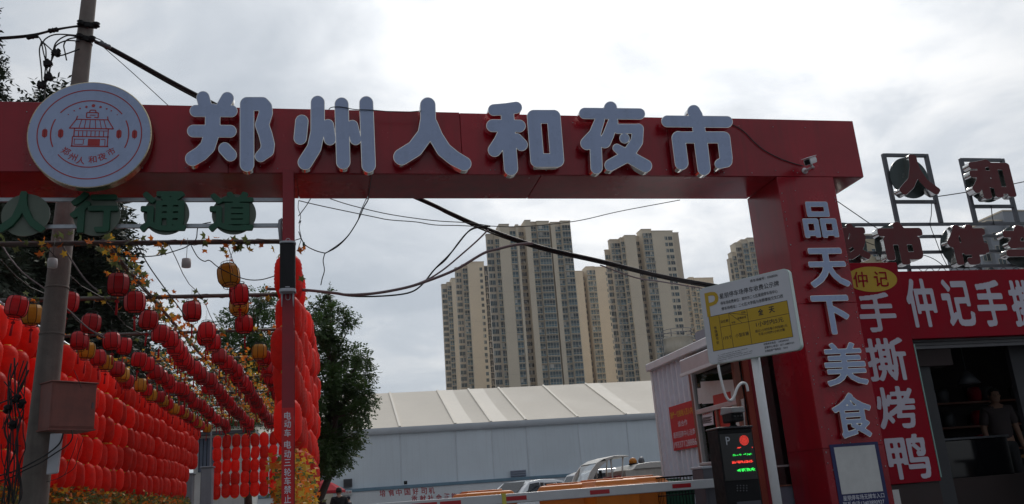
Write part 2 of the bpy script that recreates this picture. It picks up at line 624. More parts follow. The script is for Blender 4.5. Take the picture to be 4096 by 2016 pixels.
def glyph_sdf(ch, N=110):
    """distance field of one character of the built-in font over a padded unit box of its ink"""
    if (ch, N) in _gc: return _gc[(ch, N)]
    v, f = text_mesh(ch, 0.0)
    lo, hi = v.min(0), v.max(0)
    v = (v - lo) / (hi - lo)
    pad = 0.15
    xs = np.linspace(-pad, 1 + pad, N)
    G = np.zeros((N, N), bool)
    XX, YY = np.meshgrid(xs, xs)
    st = xs[1] - xs[0]
    for fc in f:
        for k in range(1, len(fc) - 1):
            a, b, c = v[fc[0]], v[fc[k]], v[fc[k + 1]]
            den = (b[1] - c[1]) * (a[0] - c[0]) + (c[0] - b[0]) * (a[1] - c[1])
            if abs(den) < 1e-12: continue
            i0, i1 = int((min(a[0], b[0], c[0]) + pad) / st), int((max(a[0], b[0], c[0]) + pad) / st) + 2
            j0, j1 = int((min(a[1], b[1], c[1]) + pad) / st), int((max(a[1], b[1], c[1]) + pad) / st) + 2
            x, y = XX[j0:j1, i0:i1], YY[j0:j1, i0:i1]
            l1 = ((b[1] - c[1]) * (x - c[0]) + (c[0] - b[0]) * (y - c[1])) / den
            l2 = ((c[1] - a[1]) * (x - c[0]) + (a[0] - c[0]) * (y - c[1])) / den
            G[j0:j1, i0:i1] |= (l1 >= -1e-6) & (l2 >= -1e-6) & (l1 + l2 <= 1 + 1e-6)
    ed = np.zeros_like(G)
    ed[:, 1:] |= G[:, 1:] != G[:, :-1]
    ed[1:, :] |= G[1:, :] != G[:-1, :]
    ey, ex = np.where(ed)
    D = np.empty(N * N)
    px, py = XX.ravel(), YY.ravel()
    bx, by = xs[ex] - st / 2, xs[ey] - st / 2
    for s in range(0, N * N, 2000):
        D[s:s + 2000] = np.sqrt(((px[s:s + 2000, None] - bx) ** 2 + (py[s:s + 2000, None] - by) ** 2).min(1))
    D = D.reshape(N, N)
    D[G] *= -1
    for _ in range(2):                       # smooth a little: rounds the corners
        E_ = np.pad(D, 1, mode='edge')
        D = (E_[:-2, 1:-1] + E_[2:, 1:-1] + E_[1:-1, :-2] + E_[1:-1, 2:] + 2 * D) / 6
    _gc[(ch, N)] = (D, xs)
    return D, xs


def letter_thing(name, label, D, xs, ys, fmap, Y, depth, inset, mface, mrim, group, bold=0.0, cat='letter', facet=0.004, mside=None):
    """box letter: a metal rim body and an acrylic face; fmap (a,b) -> (X,Z); back of the letter at Y"""
    lo = [[fmap(*p) for p in lp] for lp in contours(D, xs, ys, bold)]
    li = [[fmap(*p) for p in lp] for lp in contours(D, xs, ys, bold - inset)]
    ax = [p for l in lo for p in l]
    cx_ = sum(p[0] for p in ax) / len(ax)
    zb = min(p[1] for p in ax)
    root = empty(name, (cx_, Y, zb))
    tag(root, label, cat, group)
    sh = lambda L: [[(p[0] - cx_, p[1] - zb) for p in l] for l in L]
    me = stand(loops_mesh(sh(lo), depth))
    me.materials.append(mrim)
    place('rim', me, root)
    me = stand(loops_mesh(sh(li), facet))
    me.materials.append(mface)
    place('face', me, root, (0, -depth + 0.0005, 0))
    return root


_bm = {}


def bold_mesh(ch, bold):
    """one character thickened through its distance field (clean where an outline offset would break)"""
    k = (ch, bold)
    if k not in _bm:
        D, xs = glyph_sdf(ch, 96)
        me = loops_mesh(contours(D, xs, xs, bold), 0.0)
        v = np.empty(len(me.vertices) * 3)
        me.vertices.foreach_get('co', v)
        v = v.reshape(-1, 3)
        f = [tuple(p.vertices) for p in me.polygons]
        zm = v[:, 2].max() - 1e-7
        f = [q for q in f if all(v[i, 2] >= zm for i in q)]      # front sheet only
        _bm[k] = (v[:, :2].copy(), f)
        bpy.data.meshes.remove(me)
    return _bm[k]


# ------------------------------------------------------------------ ground
g = MB()
g.add([(-420, -60, 0), (640, -60, 0), (640, 760, 0), (-420, 760, 0)], [(0, 1, 2, 3)])
tag(g.build('ground', M['asphalt']), kind='structure')
g = MB()
g.box((-6.5, 8.1, 0.004), (-0.1, 34.5, 0.12))
bevel(tag(g.build('pavement', M['paving']), kind='structure'), 0.02)

# ------------------------------------------------------------------ the red gate
GY, GB = 8.5, 9.266                 # front and back of the gate
BZ0, BZ1 = 4.444, 5.182             # underside and top of the beam
GX1 = 6.322                         # end of the beam
PX0, PX1 = 5.161, 5.903             # pillar
gate = empty('market_gate', (0, GY, 0))
tag(gate, 'dark red sheet-clad gate spanning the entrance, with beam, pillar and steel column', 'gate')


def gpart(name, lo, hi, mt=None, bev=0.003, dy=0.0):
    mb = MB(sub=(0, GY, 0))
    mb.box(lo, hi)
    o = mb.build(name, mt or M['red'], gate)
    if bev: bevel(o, bev, 1)
    return o


gpart('beam_core', (-9.0, GY + 0.02, BZ0 + 0.02), (GX1 - 0.02, GB - 0.02, BZ1 - 0.02), bev=0)
xs_ = [-9.0, -6.0, -3.45, -1.02, 1.42, 3.86, GX1]
for i in range(len(xs_) - 1):
    a, b = xs_[i] + 0.003, xs_[i + 1] - 0.003
    j = 0.002 * ((i * 7) % 3 - 1)
    up = (0.0, 0.0, 0.012, 0.0, -0.006, 0.004)[i]
    gpart('front_panel', (a, GY + j, BZ0 + 0.001 + 0.002 * (i % 2)), (b, GY + 0.018, BZ1 + up))
us_ = [-9.0, -5.2, -2.6, -0.352 + 0.01, 0.42, 2.3, PX0]
for i in range(len(us_) - 1):
    gpart('underside_panel', (us_[i] + 0.003, GY + 0.019, BZ0 - 0.002 * (i % 2)), (us_[i + 1] - 0.003, GB, BZ0 + 0.018))
gpart('underside_panel', (PX1 + 0.002, GY + 0.019, BZ0), (GX1 - 0.002, GB - 0.002, BZ0 + 0.018))
gpart('end_panel', (GX1 - 0.018, GY + 0.02, BZ0 + 0.02), (GX1 + 0.001, GB - 0.001, BZ1))
gpart('back_panel', (-9.0, GB - 0.019, BZ0 + 0.02), (GX1 - 0.02, GB + 0.001, BZ1 - 0.001))
gpart('top_panel', (-9.0, GY + 0.02, BZ1 - 0.019), (GX1 - 0.02, GB - 0.02, BZ1 - 0.004))
# pillar: clad in sheets, front and side
zs_ = [0.0, 1.3, 2.9, BZ0 - 0.001]
gpart('pillar_core', (PX0 + 0.02, GY + 0.02, 0), (PX1 - 0.02, GB - 0.02, BZ0 - 0.004), bev=0)
for i in range(3):
    gpart('pillar_panel', (PX0, GY + 0.001 * i, zs_[i] + 0.0015), (PX1, GY + 0.018, zs_[i + 1] - 0.0015))
    gpart('pillar_panel', (PX0 + 0.001 * i, GY + 0.019, zs_[i] + 0.0015), (PX0 + 0.018, GB, zs_[i + 1] - 0.0015))
    gpart('pillar_panel', (PX1 - 0.018, GY + 0.019, zs_[i] + 0.0015), (PX1 - 0.001 * i, GB, zs_[i + 1] - 0.0015))
# rivets along the seams
rv = MB(sub=(0, GY, 0))
random.seed(3)
for k in range(70):
    x = random.choice((PX0 + 0.03, PX1 - 0.03, PX0 + 0.31 * random.random() + 0.06))
    z = 1.0 + random.random() * 3.3
    rv.lathe([(0.006, -0.002), (0.005, 0.003), (0.001, 0.005)], 6, (x, GY - 0.002, z), axis=Matrix.Rotation(radians(90), 3, 'X'))
for k in range(40):
    x = -3 + random.random() * 9.1
    z = BZ0 + 0.04 + (random.random() * 0.04 if k % 3 else 0.6)
    rv.lathe([(0.006, -0.002), (0.005, 0.003), (0.001, 0.005)], 6, (x, GY - 0.002, z), axis=Matrix.Rotation(radians(90), 3, 'X'))
tag(rv.build('rivets', M['steel'], gate), kind='stuff')
# steel column on the passage side: H section
CX0, CX1 = -0.478, -0.367
gpart('column_flange', (CX0, GY - 0.034, 0), (CX1, GY - 0.022, BZ0 + 0.03), M['redcol'], 0.002)
gpart('column_web', (CX0 + 0.05, GY - 0.0215, 0), (CX0 + 0.058, GY + 0.1215, BZ0 - 0.003), M['redcol'], 0)
gpart('column_flange', (CX0, GY + 0.122, 0), (CX1 + 0.004, GY + 0.134, BZ0 - 0.003), M['redcol'], 0.002)
for z in (1.9, 2.85):
    mb = MB(sub=(0, GY, 0))
    mb.bar((CX1 - 0.004, GY - 0.02, z + 0.05), (CX1 - 0.004, GY + 0.12, z - 0.03), 0.006, 0.03)
    mb.build('stiffener', M['redcol'], gate)
# warning strip on the column
gpart('warning_strip', (CX0 - 0.001, GY - 0.0375, 0.6), (CX1 + 0.001, GY - 0.0345, atY(1130, 1632, GY - 0.037).z), M['redboard'], 0)
cy_ = [605, 667, 735, 822, 892, 957, 1030, 1095, 1160, 1230]
for ch, y in zip('电动车电动三轮车禁止', cy_):
    p = atY(1080 + 0.533 * 132, 1340 + 0.533 * y, GY - 0.038)
    lettering('lettering', ch, gate, p, (1, 0, 0), (0, 0, 1), 0.062, 0.074 if ch != '三' else 0.062, M['whiteclean'], 0.012, 'C')
p = atY(1080 + 0.533 * 132, 1340 + 0.533 * 1298, GY - 0.038)
lettering('lettering', '入', gate, p, (1, 0, 0), (0, 0, 1), 0.062, 0.074, M['whiteclean'], 0.012, 'C')
p = atY(1080 + 0.533 * 132, 1340 + 0.533 * 1366, GY - 0.038)
lettering('lettering', '内', gate, p, (1, 0, 0), (0, 0, 1), 0.062, 0.074, M['whiteclean'], 0.012, 'C')

# ------------------------------------------------------------------ big box letters on the beam: strokes measured on the beam's plane
c7 = lambda x, y: (600 + x * 0.4658, 340 + y * 0.4658)
c8 = lambda x, y: (1700 + x * 0.5047, 380 + y * 0.5047)
BIG = {
    '郑': (c7, 0.4658, [([(455, 110), (475, 180)], 58), ([(664, 116), (622, 190)], 57), ([(392, 222), (700, 224)], 52), ([(372, 395), (690, 397)], 54),
                       ([(540, 225), (536, 400), (495, 530), (435, 590), (365, 632)], [66, 66, 66, 66, 64]), ([(642, 548), (690, 600)], 56),
                       ([(833, 165), (833, 682)], 62), ([(833, 162), (965, 162), (990, 190), (995, 240), (962, 342), (990, 420), (1012, 510), (1006, 562), (950, 612)],
                                                         [60, 60, 60, 60, 60, 60, 60, 60, 50])]),
    '州': (c7, 0.4658, [([(1304, 312), (1290, 455)], 57), ([(1440, 152), (1440, 400), (1410, 540), (1332, 664)], [61, 61, 62, 64]), ([(1528, 345), (1545, 466)], 52),
                       ([(1645, 167), (1660, 662)], 61), ([(1738, 350), (1766, 466)], 50), ([(1857, 156), (1878, 690)], 61)]),
    '人': (c8, 0.5047, [([(22, 80), (25, 190), (5, 310), (-80, 425), (-185, 490)], [62, 62, 64, 66, 66]), ([(45, 230), (85, 330), (150, 435), (230, 500), (312, 545)], [56, 58, 60, 60, 56])]),
    '和': (c8, 0.5047, [([(545, 118), (640, 112), (722, 100)], [46, 48, 48]), ([(535, 243), (748, 246)], 50), ([(652, 130), (668, 400), (682, 582)], [52, 56, 56]),
                       ([(625, 300), (598, 370), (552, 436)], [50, 56, 54]), ([(725, 352), (766, 395)], 49),
                       ([(862, 172), (1020, 172), (1048, 518), (890, 518), (862, 172)], 55)]),
    '夜': (c8, 0.5047, [([(1470, 102), (1472, 140)], 52), ([(1265, 145), (1700, 150)], 45), ([(1385, 200), (1345, 310), (1285, 382)], [40, 48, 54]), ([(1350, 330), (1360, 578)], 48),
                       ([(1490, 215), (1452, 320), (1425, 372)], [42, 46, 50]), ([(1530, 268), (1692, 268)], 40), ([(1690, 270), (1678, 370), (1600, 485), (1470, 556)], [44, 50, 50, 48]),
                       ([(1580, 342), (1582, 344)], 40), ([(1520, 420), (1620, 490), (1748, 562)], [34, 50, 52])]),
    '市': (c8, 0.5047, [([(2130, 130), (2150, 165)], 52), ([(1920, 208), (2392, 213)], 47), ([(2165, 230), (2190, 410), (2212, 585)], [50, 54, 52]), ([(2008, 340), (2034, 540)], 54),
                       ([(2008, 336), (2362, 336)], 47), ([(2368, 342), (2386, 500)], 52), ([(2386, 525), (2335, 545)], [50, 40])]),
}
where = {'郑': 'first of six from the round emblem', '州': 'second of six from the round emblem', '人': 'third, an upside-down V', '和': 'fourth of six from the round emblem',
         '夜': 'fifth of six, with three strokes leaning together', '市': 'last of six, nearest the security camera'}
LY, LD = GY - 0.055, 0.085
for ch, (cf, s, st) in BIG.items():
    S = [([cf(*p) for p in pts], [q * s for q in (r if isinstance(r, list) else [r] * len(pts))]) for pts, r in st]
    ax_ = [q[0] for pts, r in S for q in pts]
    ay_ = [q[1] for pts, r in S for q in pts]
    xs = np.arange(min(ax_) - 45, max(ax_) + 45, 2.6)
    ys = np.arange(min(ay_) - 45, max(ay_) + 45, 2.6)
    D = seg_sdf(*np.meshgrid(xs, ys), S)
    fm = lambda x, y: (lambda p: (p.x, p.z))(atY(x, y, LY - LD))
    t = letter_thing('channel_letter', 'big white box letter on the gate beam, ' + where[ch], D, xs, ys, fm, LY, LD, 2.2,
                     M['face'], M['chrome'], 'large letters on the gate beam')
    # stand-off pins that hold the letter off the cladding
    pins = MB(sub=t.location)
    (x, z) = fm(*S[0][0][0])
    for pts, r in S[:5]:
        x, z = fm(*pts[len(pts) // 2])
        pins.tube([(x, LY, z), (x, GY + 0.002, z)], 0.008, 6)
    pins.build('standoff_pins', M['steel'], t)

# ------------------------------------------------------------------ pillar letters
cp = lambda x, y: (3000 + 1.195 * x, 500 + 1.195 * y)
PIL = [('品', 170, 255, 292, 380, 'topmost of the five, three small squares'), ('天', 190, 410, 330, 545, 'second of the five from the top'),
       ('下', 207, 568, 342, 703, 'middle of the five'), ('美', 242, 725, 392, 875, 'fourth of the five from the top'), ('食', 272, 893, 415, 1050, 'lowest of the five, above the blue panel')]
for ch, x0, y0, x1, y1, wh in PIL:
    D, gx = glyph_sdf(ch)
    ym = (y0 + y1) / 2
    a, b = atY(*cp(x0 + 8, ym), GY - 0.07), atY(*cp(x1 - 8, ym), GY - 0.07)
    tp, bt = atY(*cp((x0 + x1) / 2, y0 + 6), GY - 0.07), atY(*cp((x0 + x1) / 2, y1 - 6), GY - 0.07)
    fm = lambda u, v, a=a, b=b, tp=tp, bt=bt: (a.x + (b.x - a.x) * u, bt.z + (tp.z - bt.z) * v)
    letter_thing('pillar_letter', 'pale box letter on the gate pillar, ' + wh, D, gx, gx, fm, GY - 0.03, 0.045, 0.010, M['face'], M['chrome'], 'letters down the pillar',
                 bold=0.036 if ch not in '美食' else 0.026)

# ------------------------------------------------------------------ round emblem
ec = atY(361, 537, GY - 0.14)
ER = 0.572
em = empty('round_emblem', (ec.x, GY, ec.z - ER))
tag(em, 'round white light-box emblem with a red pagoda drawing on the gate beam', 'emblem')
rx = Matrix.Rotation(radians(90), 3, 'X')
mb = MB(sub=em.location)
mb.lathe([(ER, 0.045), (ER, 0.14), (ER - 0.006, 0.146), (ER - 0.014, 0.146)], 72, (ec.x, GY, ec.z), axis=rx, smooth=False)
mb.build('rim', M['brass'], em)
mb = MB(sub=em.location)
mb.lathe([(ER - 0.012, 0.1465), (ER - 0.012, 0.1485)], 72, (ec.x, GY, ec.z), axis=rx, smooth=False)
mb.build('face', M['face'], em)
mb = MB(sub=em.location)
for a in range(4):
    x, z = ec.x + 0.3 * cos(a * pi / 2 + 0.7), ec.z + 0.12 * sin(a * pi / 2 + 0.7)
    mb.tube([(x, GY - 0.05, z), (x, GY + 0.002, z)], 0.012, 6)
mb.build('standoff', M['steel'], em)
EY = GY - 0.150


class Flat:
    """red print on the emblem: thin sheets in disc units"""

    def __init__(self): self.mb = MB(sub=em.location)

    def P(self, u, v): return Vector((ec.x + u * ER, EY, ec.z + v * ER))

    def poly(self, pts):
        P = [self.P(*p) for p in pts]
        self.mb.add(P, [tuple(range(len(P)))])

    def line(self, a, b, w=0.018):
        d = Vector((b[0] - a[0], b[1] - a[1]))
        n = Vector((-d.y, d.x)).normalized() * w / 2
        self.poly([(a[0] - n.x, a[1] - n.y), (b[0] - n.x, b[1] - n.y), (b[0] + n.x, b[1] + n.y), (a[0] + n.x, a[1] + n.y)])

    def arc(self, r, a0, a1, w=0.02, n=48):
        for k in range(n):
            p, q = radians(a0 + (a1 - a0) * k / n), radians(a0 + (a1 - a0) * (k + 1) / n)
            ri, ro = r - w / 2, r + w / 2
            self.poly([(ri * cos(p), ri * sin(p)), (ro * cos(p), ro * sin(p)), (ro * cos(q), ro * sin(q)), (ri * cos(q), ri * sin(q))][::-1 if a1 > a0 else 1])

    def disc(self, u, v, r, ry=None, n=10):
        self.poly([(u + r * cos(2 * pi * k / n), v + (ry or r) * sin(2 * pi * k / n)) for k in range(n)])


eu = lambda x: (x - 570) / 393.0
ev = lambda y: -(y - 850) / 343.0
fl = Flat()
fl.arc(0.835, 0, 360, 0.018, 90)
fl.mb.build('ring', M['logored'], em)
fl = Flat()
fl.arc(0.63, 38, 142, 0.02)
fl.arc(0.625, 155, 204, 0.02, 20)
fl.arc(0.625, -24, 25, 0.02, 20)
fl.arc(0.62, 219, 322, 0.018)
fl.mb.build('arc_lines', M['logored'], em)
fl = Flat()
for x, y, r in ((425, 727, .010), (460, 702, .013), (495, 686, .016), (535, 675, .022), (579, 666, .03), (625, 674, .022), (665, 685, .016), (695, 697, .013), (735, 722, .010)):
    fl.disc(eu(x), ev(y), r)
for x, y in ((288, 850), (387, 850), (753, 848), (853, 848)):
    fl.poly([(eu(x) + a, ev(y) + b) for a, b in ((-.025, -.075), (.025, -.075), (.042, -.045), (.042, .045), (.025, .075), (-.025, .075), (-.042, .045), (-.042, -.045))])
    fl.line((eu(x), ev(y) - .1), (eu(x), ev(y) + .1), .008)
fl.mb.build('dots', M['logored'], em)
fl = Flat()
L = lambda x0, y0, x1, y1, w=.018: fl.line((eu(x0), ev(y0)), (eu(x1), ev(y1)), w)
L(440, 813, 478, 757); L(478, 757, 484, 735); L(715, 813, 678, 757); L(678, 757, 674, 735); L(476, 757, 680, 757); L(436, 815, 718, 815, .022)
for x in (505, 535, 565, 600, 632, 660):
    L(x + (570 - x) * .1, 757, x - (570 - x) * .12, 815, .012)
L(540, 712, 540, 745); L(540, 745, 570, 742); L(540, 712, 614, 712); L(614, 712, 614, 745); L(614, 745, 590, 742); L(556, 712, 562, 695); L(562, 695, 594, 695); L(594, 695, 600, 712); L(560, 728, 596, 728, .014)
L(470, 815, 470, 868); L(684, 815, 684, 868); L(462, 868, 690, 868, .02); L(474, 830, 680, 830, .012)
for x in (498, 524, 550, 576, 602, 628, 656):
    L(x, 832, x, 866, .014)
L(462, 868, 462, 930); L(684, 868, 684, 930); L(455, 930, 690, 930, .024); L(475, 882, 475, 918, .012); L(475, 885, 540, 885, .012); L(475, 918, 530, 918, .012); L(532, 890, 532, 918, .012)
fl.poly([(eu(560), ev(925)), (eu(636), ev(925)), (eu(636), ev(882)), (eu(560), ev(882))])
L(640, 885, 668, 885, .012); L(668, 885, 668, 925, .012)
fl.mb.build('pagoda_drawing', M['logored'], em)
for ch, x, y, ro in (('郑', 428, 963, -31), ('州', 474, 998, -20), ('人', 524, 1020, -8), ('和', 597, 1014, 8), ('夜', 655, 995, 18), ('市', 710, 962, 30)):
    p = fl.P(eu(x), ev(y))
    a = radians(ro)
    lettering('lettering', ch, em, p, (cos(a), 0, sin(a)), (-sin(a), 0, cos(a)), 0.076, 0.076, M['logored'], 0.012, 'C', t=0.0)

# ------------------------------------------------------------------ green letters over the passage
fr = empty('sign_rail_frame', (-2, GY + 0.12, 3.9))
tag(fr, 'pair of grey steel rails under the beam that carry the green letters', 'rail frame')
RY = GY + 0.16
zt, zb_ = atY(600, 800, RY).z, atY(600, 905, RY).z
for z in (zt, zb_):
    mb = MB(sub=fr.location)
    mb.bar((-6.5, RY, z), (CX0 + 0.0, RY, z), 0.03, 0.042)
    bevel(mb.build('rail', M['steel'], fr), 0.003, 1)
mb = MB(sub=fr.location)
q = [atY(x, y, RY - 0.03) for x, y in ((1080 + .552 * 92, 640 + .552 * 432), (1080 + .552 * 75, 640 + .552 * 440), (1080 + .552 * 72, 640 + .552 * 480), (1080 + .552 * 82, 640 + .552 * 585))]
mb.tube(q, 0.022, 8)
mb.build('conduit_elbow', M['greyplastic'], fr)
GL = [('人', 95, 853, 'first, partly cut by the picture edge', 180), ('行', 380, 853, 'second from the picture edge', 178), ('通', 658, 850, 'third from the picture edge', 170), ('道', 928, 850, 'nearest the red column', 168)]
for ch, x, y, wh, wpx in GL:
    D, gx = glyph_sdf(ch)
    yy = RY - 0.05
    c_ = atY(x, y, yy)
    hw = 0.205
    fm = lambda u, v, c_=c_, hw=hw: (c_.x - hw + 2 * hw * u, c_.z - hw * .98 + 2 * hw * .98 * v)
    t = letter_thing('passage_letter', 'dark green letter under the beam, ' + wh, D, gx, gx, fm, yy - 0.012, 0.03, 0.004, M['green'], M['green'], 'green letters over the walkway', bold=0.034)
    mb = MB(sub=t.location)
    mb.lathe([(0.218, 0.0), (0.218, 0.012)], 40, (c_.x + 0.022, yy, c_.z - 0.022), axis=rx, smooth=False)
    mb.build('plate', M['plate'], t)
    mb = MB(sub=t.location)
    for dz in (zt, zb_):
        mb.bar((c_.x, yy + 0.001, dz), (c_.x, RY - 0.016, dz), 0.02)
    mb.build('bracket', M['steel'], t)

# ------------------------------------------------------------------ column loudspeaker
sp = atY(1115, 970, GY - 0.12)
sx0, sx1 = atY(1116, 1060, GY - 0.12).x, atY(1184, 1060, GY - 0.12).x
sz1, sz0 = atY(1150, 966, GY - 0.12).z, atY(1150, 1163, GY - 0.12).z
spk = empty('column_loudspeaker', ((sx0 + sx1) / 2, GY - 0.05, sz0))
tag(spk, 'tall black column loudspeaker with grey end caps bolted to the red column', 'loudspeaker')
sw, sh_ = sx1 - sx0, sz1 - sz0


def oval(w, d, n=20):
    return [(w / 2 * math.copysign(abs(cos(a)) ** .55, cos(a)), d / 2 * math.copysign(abs(sin(a)) ** .55, sin(a))) for a in [2 * pi * k / n for k in range(n)]]


mb = MB()
mb.prism(oval(sw * .94, .13), lambda a, b, t: (a, b - .03, t), sh_ - .036)
o = mb.build('grille', M['grille'], spk, (0, 0, .018))
for nm, z, hh in (('end_cap', sh_ - .02, .022), ('end_cap', -.012, .034)):
    mb = MB()
    mb.prism(oval(sw, .145), lambda a, b, t, z=z: (a, b - .03, z + t), hh)
    bevel(mb.build(nm, M['greyplastic'], spk), .006, 2)
for z0, dz in ((sh_, 1), (-.012, -1)):
    mb = MB()
    w = .02
    pts = [(-w, .02, z0), (-w, .02, z0 + dz * .04)] + [(-w * cos(a), .02, z0 + dz * (.04 + w * sin(a))) for a in (pi * k / 8 for k in range(1, 8))] + [(w, .02, z0 + dz * .04), (w, .02, z0)]
    mb.tube(pts, .006, 6)
    mb.build('hanging_loop', M['greyplastic'], spk)
for x in (-.055, .052):
    mb = MB()
    mb.tube([(x, -.03, -.012), (x * 1.02, -.03, -.06), (x * 1.05, -.03, -.15)], [.011, .009, .004], 6)
    mb.build('bracket_prong', M['greyplastic'], spk)
mb = MB()
mb.box((-.02, -.0985, .03), (.022, -.0955, .036))
mb.build('badge', M['whiteclean'], spk)

# ------------------------------------------------------------------ security camera on the gate
cq = lambda x, y: (2900 + .552 * x, 440 + .552 * y)
b0, b1 = atY(*cq(596, 378), GY - .34), atY(*cq(640, 362), GY - .16)
cctv = empty('security_camera', (atY(*cq(582, 438), GY - .02).x, GY, atY(*cq(582, 438), GY - .02).z))
tag(cctv, 'white bullet security camera on a swivel bracket above the pillar', 'camera')
d = (b1 - b0).normalized()
mb = MB(sub=cctv.location)
s_ = d.cross(Vector((0, 0, 1))).normalized()
u_ = s_.cross(d)
mb.prism([(-.036, -.036), (.036, -.036), (.042, 0), (.036, .036), (-.036, .036), (-.042, 0)], lambda a, b, t: b0 + s_ * a + u_ * b + d * t, (b1 - b0).length)
bevel(fix_normals(mb.build('housing', M['white'], cctv)), .006)
mb = MB(sub=cctv.location)
mb.prism([(-.030, -.030), (.030, -.030), (.030, .026), (-.030, .026)], lambda a, b, t: b0 - d * .004 + s_ * a + u_ * b + d * t, .003)
fix_normals(mb.build('lens_window', M['black'], cctv))
mb = MB(sub=cctv.location)
mb.obox(b0 - s_ * .05 + u_ * .043 - d * .035, s_ * .1, d * ((b1 - b0).length + .03), u_ * .006)
fix_normals(mb.build('sun_hood', M['white'], cctv))
mc = (b0 + b1) / 2
bp = Vector((cctv.location.x, GY - .002, cctv.location.z))
mb = MB(sub=cctv.location)
mb.tube([mc - u_ * .036, mc - u_ * .075, (mc - u_ * .075).lerp(bp, .5), bp], [.016, .014, .014, .02], 8)
mb.lathe([(.038, 0), (.038, .012), (.02, .03)], 16, bp, axis=rx)
mb.build('bracket', M['white'], cctv)
mb = MB(sub=cctv.location)
pc = atY(*cq(645, 415), GY - .05)
mb.tube([mc - u_ * .03, (mc - u_ * .06).lerp(pc, .6), pc, Vector((pc.x + .02, GY - .002, pc.z))], .009, 6)
mb.build('cable_tail', M['white'], cctv)

# ------------------------------------------------------------------ blue panel low on the pillar
bx0, bx1 = atY(3330, 1850, GY - .008).x, atY(3526, 1850, GY - .008).x
bz1, bz0 = atY(3420, 1772, GY - .008).z, atY(3460, 2050, GY - .008).z
pan = empty('blue_notice_panel', ((bx0 + bx1) / 2, GY - .004, bz0))
tag(pan, 'dark blue notice panel with a pale square and white text low on the pillar', 'notice panel')
M['navy'] = mat('navy_print', (0.02, 0.022, 0.11), .45, var=.1)
M['paper'] = mat('paper_white', (0.62, .62, .62), .6, var=.08, scale=8)
mb = MB(sub=pan.location)
mb.box((bx0, GY - .008, bz0), (bx1, GY - .003, bz1))
mb.build('board', M['navy'], pan)
z1_, z0_ = atY(3420, 1784, GY - .01).z, atY(3440, 1972, GY - .01).z
mb = MB(sub=pan.location)
mb.box((bx0 + .045, GY - .0105, z0_), (bx1 - .045, GY - .0085, z1_))
mb.build('pale_square', M['paper'], pan)
for s, py in (('星朋停车场无牌车入口', 1987), ('联系电话13403890927', 2012)):
    p = atY(3455, py, GY - .011)
    lettering('lettering', s, pan, p, (1, 0, 0), (0, 0, 1), (bx1 - bx0) * .84, .052, M['whiteclean'], .012, 'C')


# ------------------------------------------------------------------ covered walkway: rails, posts, cross pipes
WXL, WXR, WZ = -4.44, -0.52, 4.12
tr = empty('walkway_frame', (-2.4, 9.6, 0))
tag(tr, 'brown steel pipe frame over the lantern walkway', 'pipe frame')
PIPES = [9.85, 12.45, 15.0, 17.7, 20.3, 22.9, 25.5, 28.2]


def tpart(name, p0, p1, r, m_):
    mb = MB(sub=tr.location)
    mb.tube([p0, p1], r, 8)
    return mb.build(name, m_, tr)


for i, y in enumerate(PIPES):
    tpart('cross_pipe', (WXL - .15, y, WZ), (WXR + .1, y, WZ), .03 if i < 2 else .026, M['pipe'])
for x, m_ in ((WXL + .02, M['steel']), (WXR, M['pipe'])):
    tpart('side_rail', (x, 9.4, WZ - .05), (x, 29.6, WZ - .05), .028, m_)
for x in (-2.52,):
    tpart('middle_rail', (x, 9.85, WZ + .03), (x, 29, WZ + .03), .025, M['pipe'])
for y in PIPES[::2] + [29.5]:
    for x in (WXL - .2, WXR):
        tpart('post', (x, y, 0), (x, y, WZ), .035, M['pipe'])
for k in range(5):                         # horizontal wires the wall lanterns are tied to
    for x in (WXL, WXR):
        tpart('hanging_wire', (x, 9.5, 3.99 - .455 * k), (x, 29.5 if x < -1 else 17.5, 3.99 - .455 * k), .004, M['cable'])

# ------------------------------------------------------------------ ribbed lanterns of the walls
def rib_profile(h, r, nr):
    pr = []
    for i in range(nr * 2 + 1):
        t = i / (nr * 2)
        s = abs(2 * t - 1)
        q = r * (1 - s ** 4.2 * .55)
        if i % 2: q *= 1.0
        else: q *= .955
        pr.append((q, -h / 2 + h * t))
    return pr


LH, LR = .485, .158
def wall_lantern_mesh(n, nr, nm):
    a = MB(); a.lathe(rib_profile(LH, LR, nr), n)
    b = MB()
    b.lathe([(.046, LH / 2 - .004), (.048, LH / 2 + .008), (.044, LH / 2 + .016)], 12, smooth=False)
    c = MB()
    c.lathe([(.044, -LH / 2 - .014), (.048, -LH / 2 - .008), (.046, -LH / 2 + .004)], 12, smooth=False)
    for k in range(8):
        an = 2 * pi * k / 8
        c.tube([(.042 * cos(an), .042 * sin(an), -LH / 2 - .012), (.044 * cos(an), .044 * sin(an), -LH / 2 - .03)], .005, 4)
    return a.mesh(nm, M['lantern']), b.mesh('cap', M['gold']), c.mesh('fringe', M['gold'])


WL = wall_lantern_mesh(22, 11, 'body')
wm = MB()
wm.lathe(rib_profile(LH, LR, 7), 14)
wm.lathe([(.052, LH / 2 - .004), (.056, LH / 2 + .012), (.05, LH / 2 + .024)], 8, mi=1, smooth=False)
wm.lathe([(.044, -LH / 2 - .025), (.05, -LH / 2 - .008), (.046, -LH / 2 + .004)], 8, mi=1, smooth=False)
WLF = wm.mesh('wall_lantern', [M['lantern'], M['gold']])
wall_proto = None
rnd = random.Random(11)


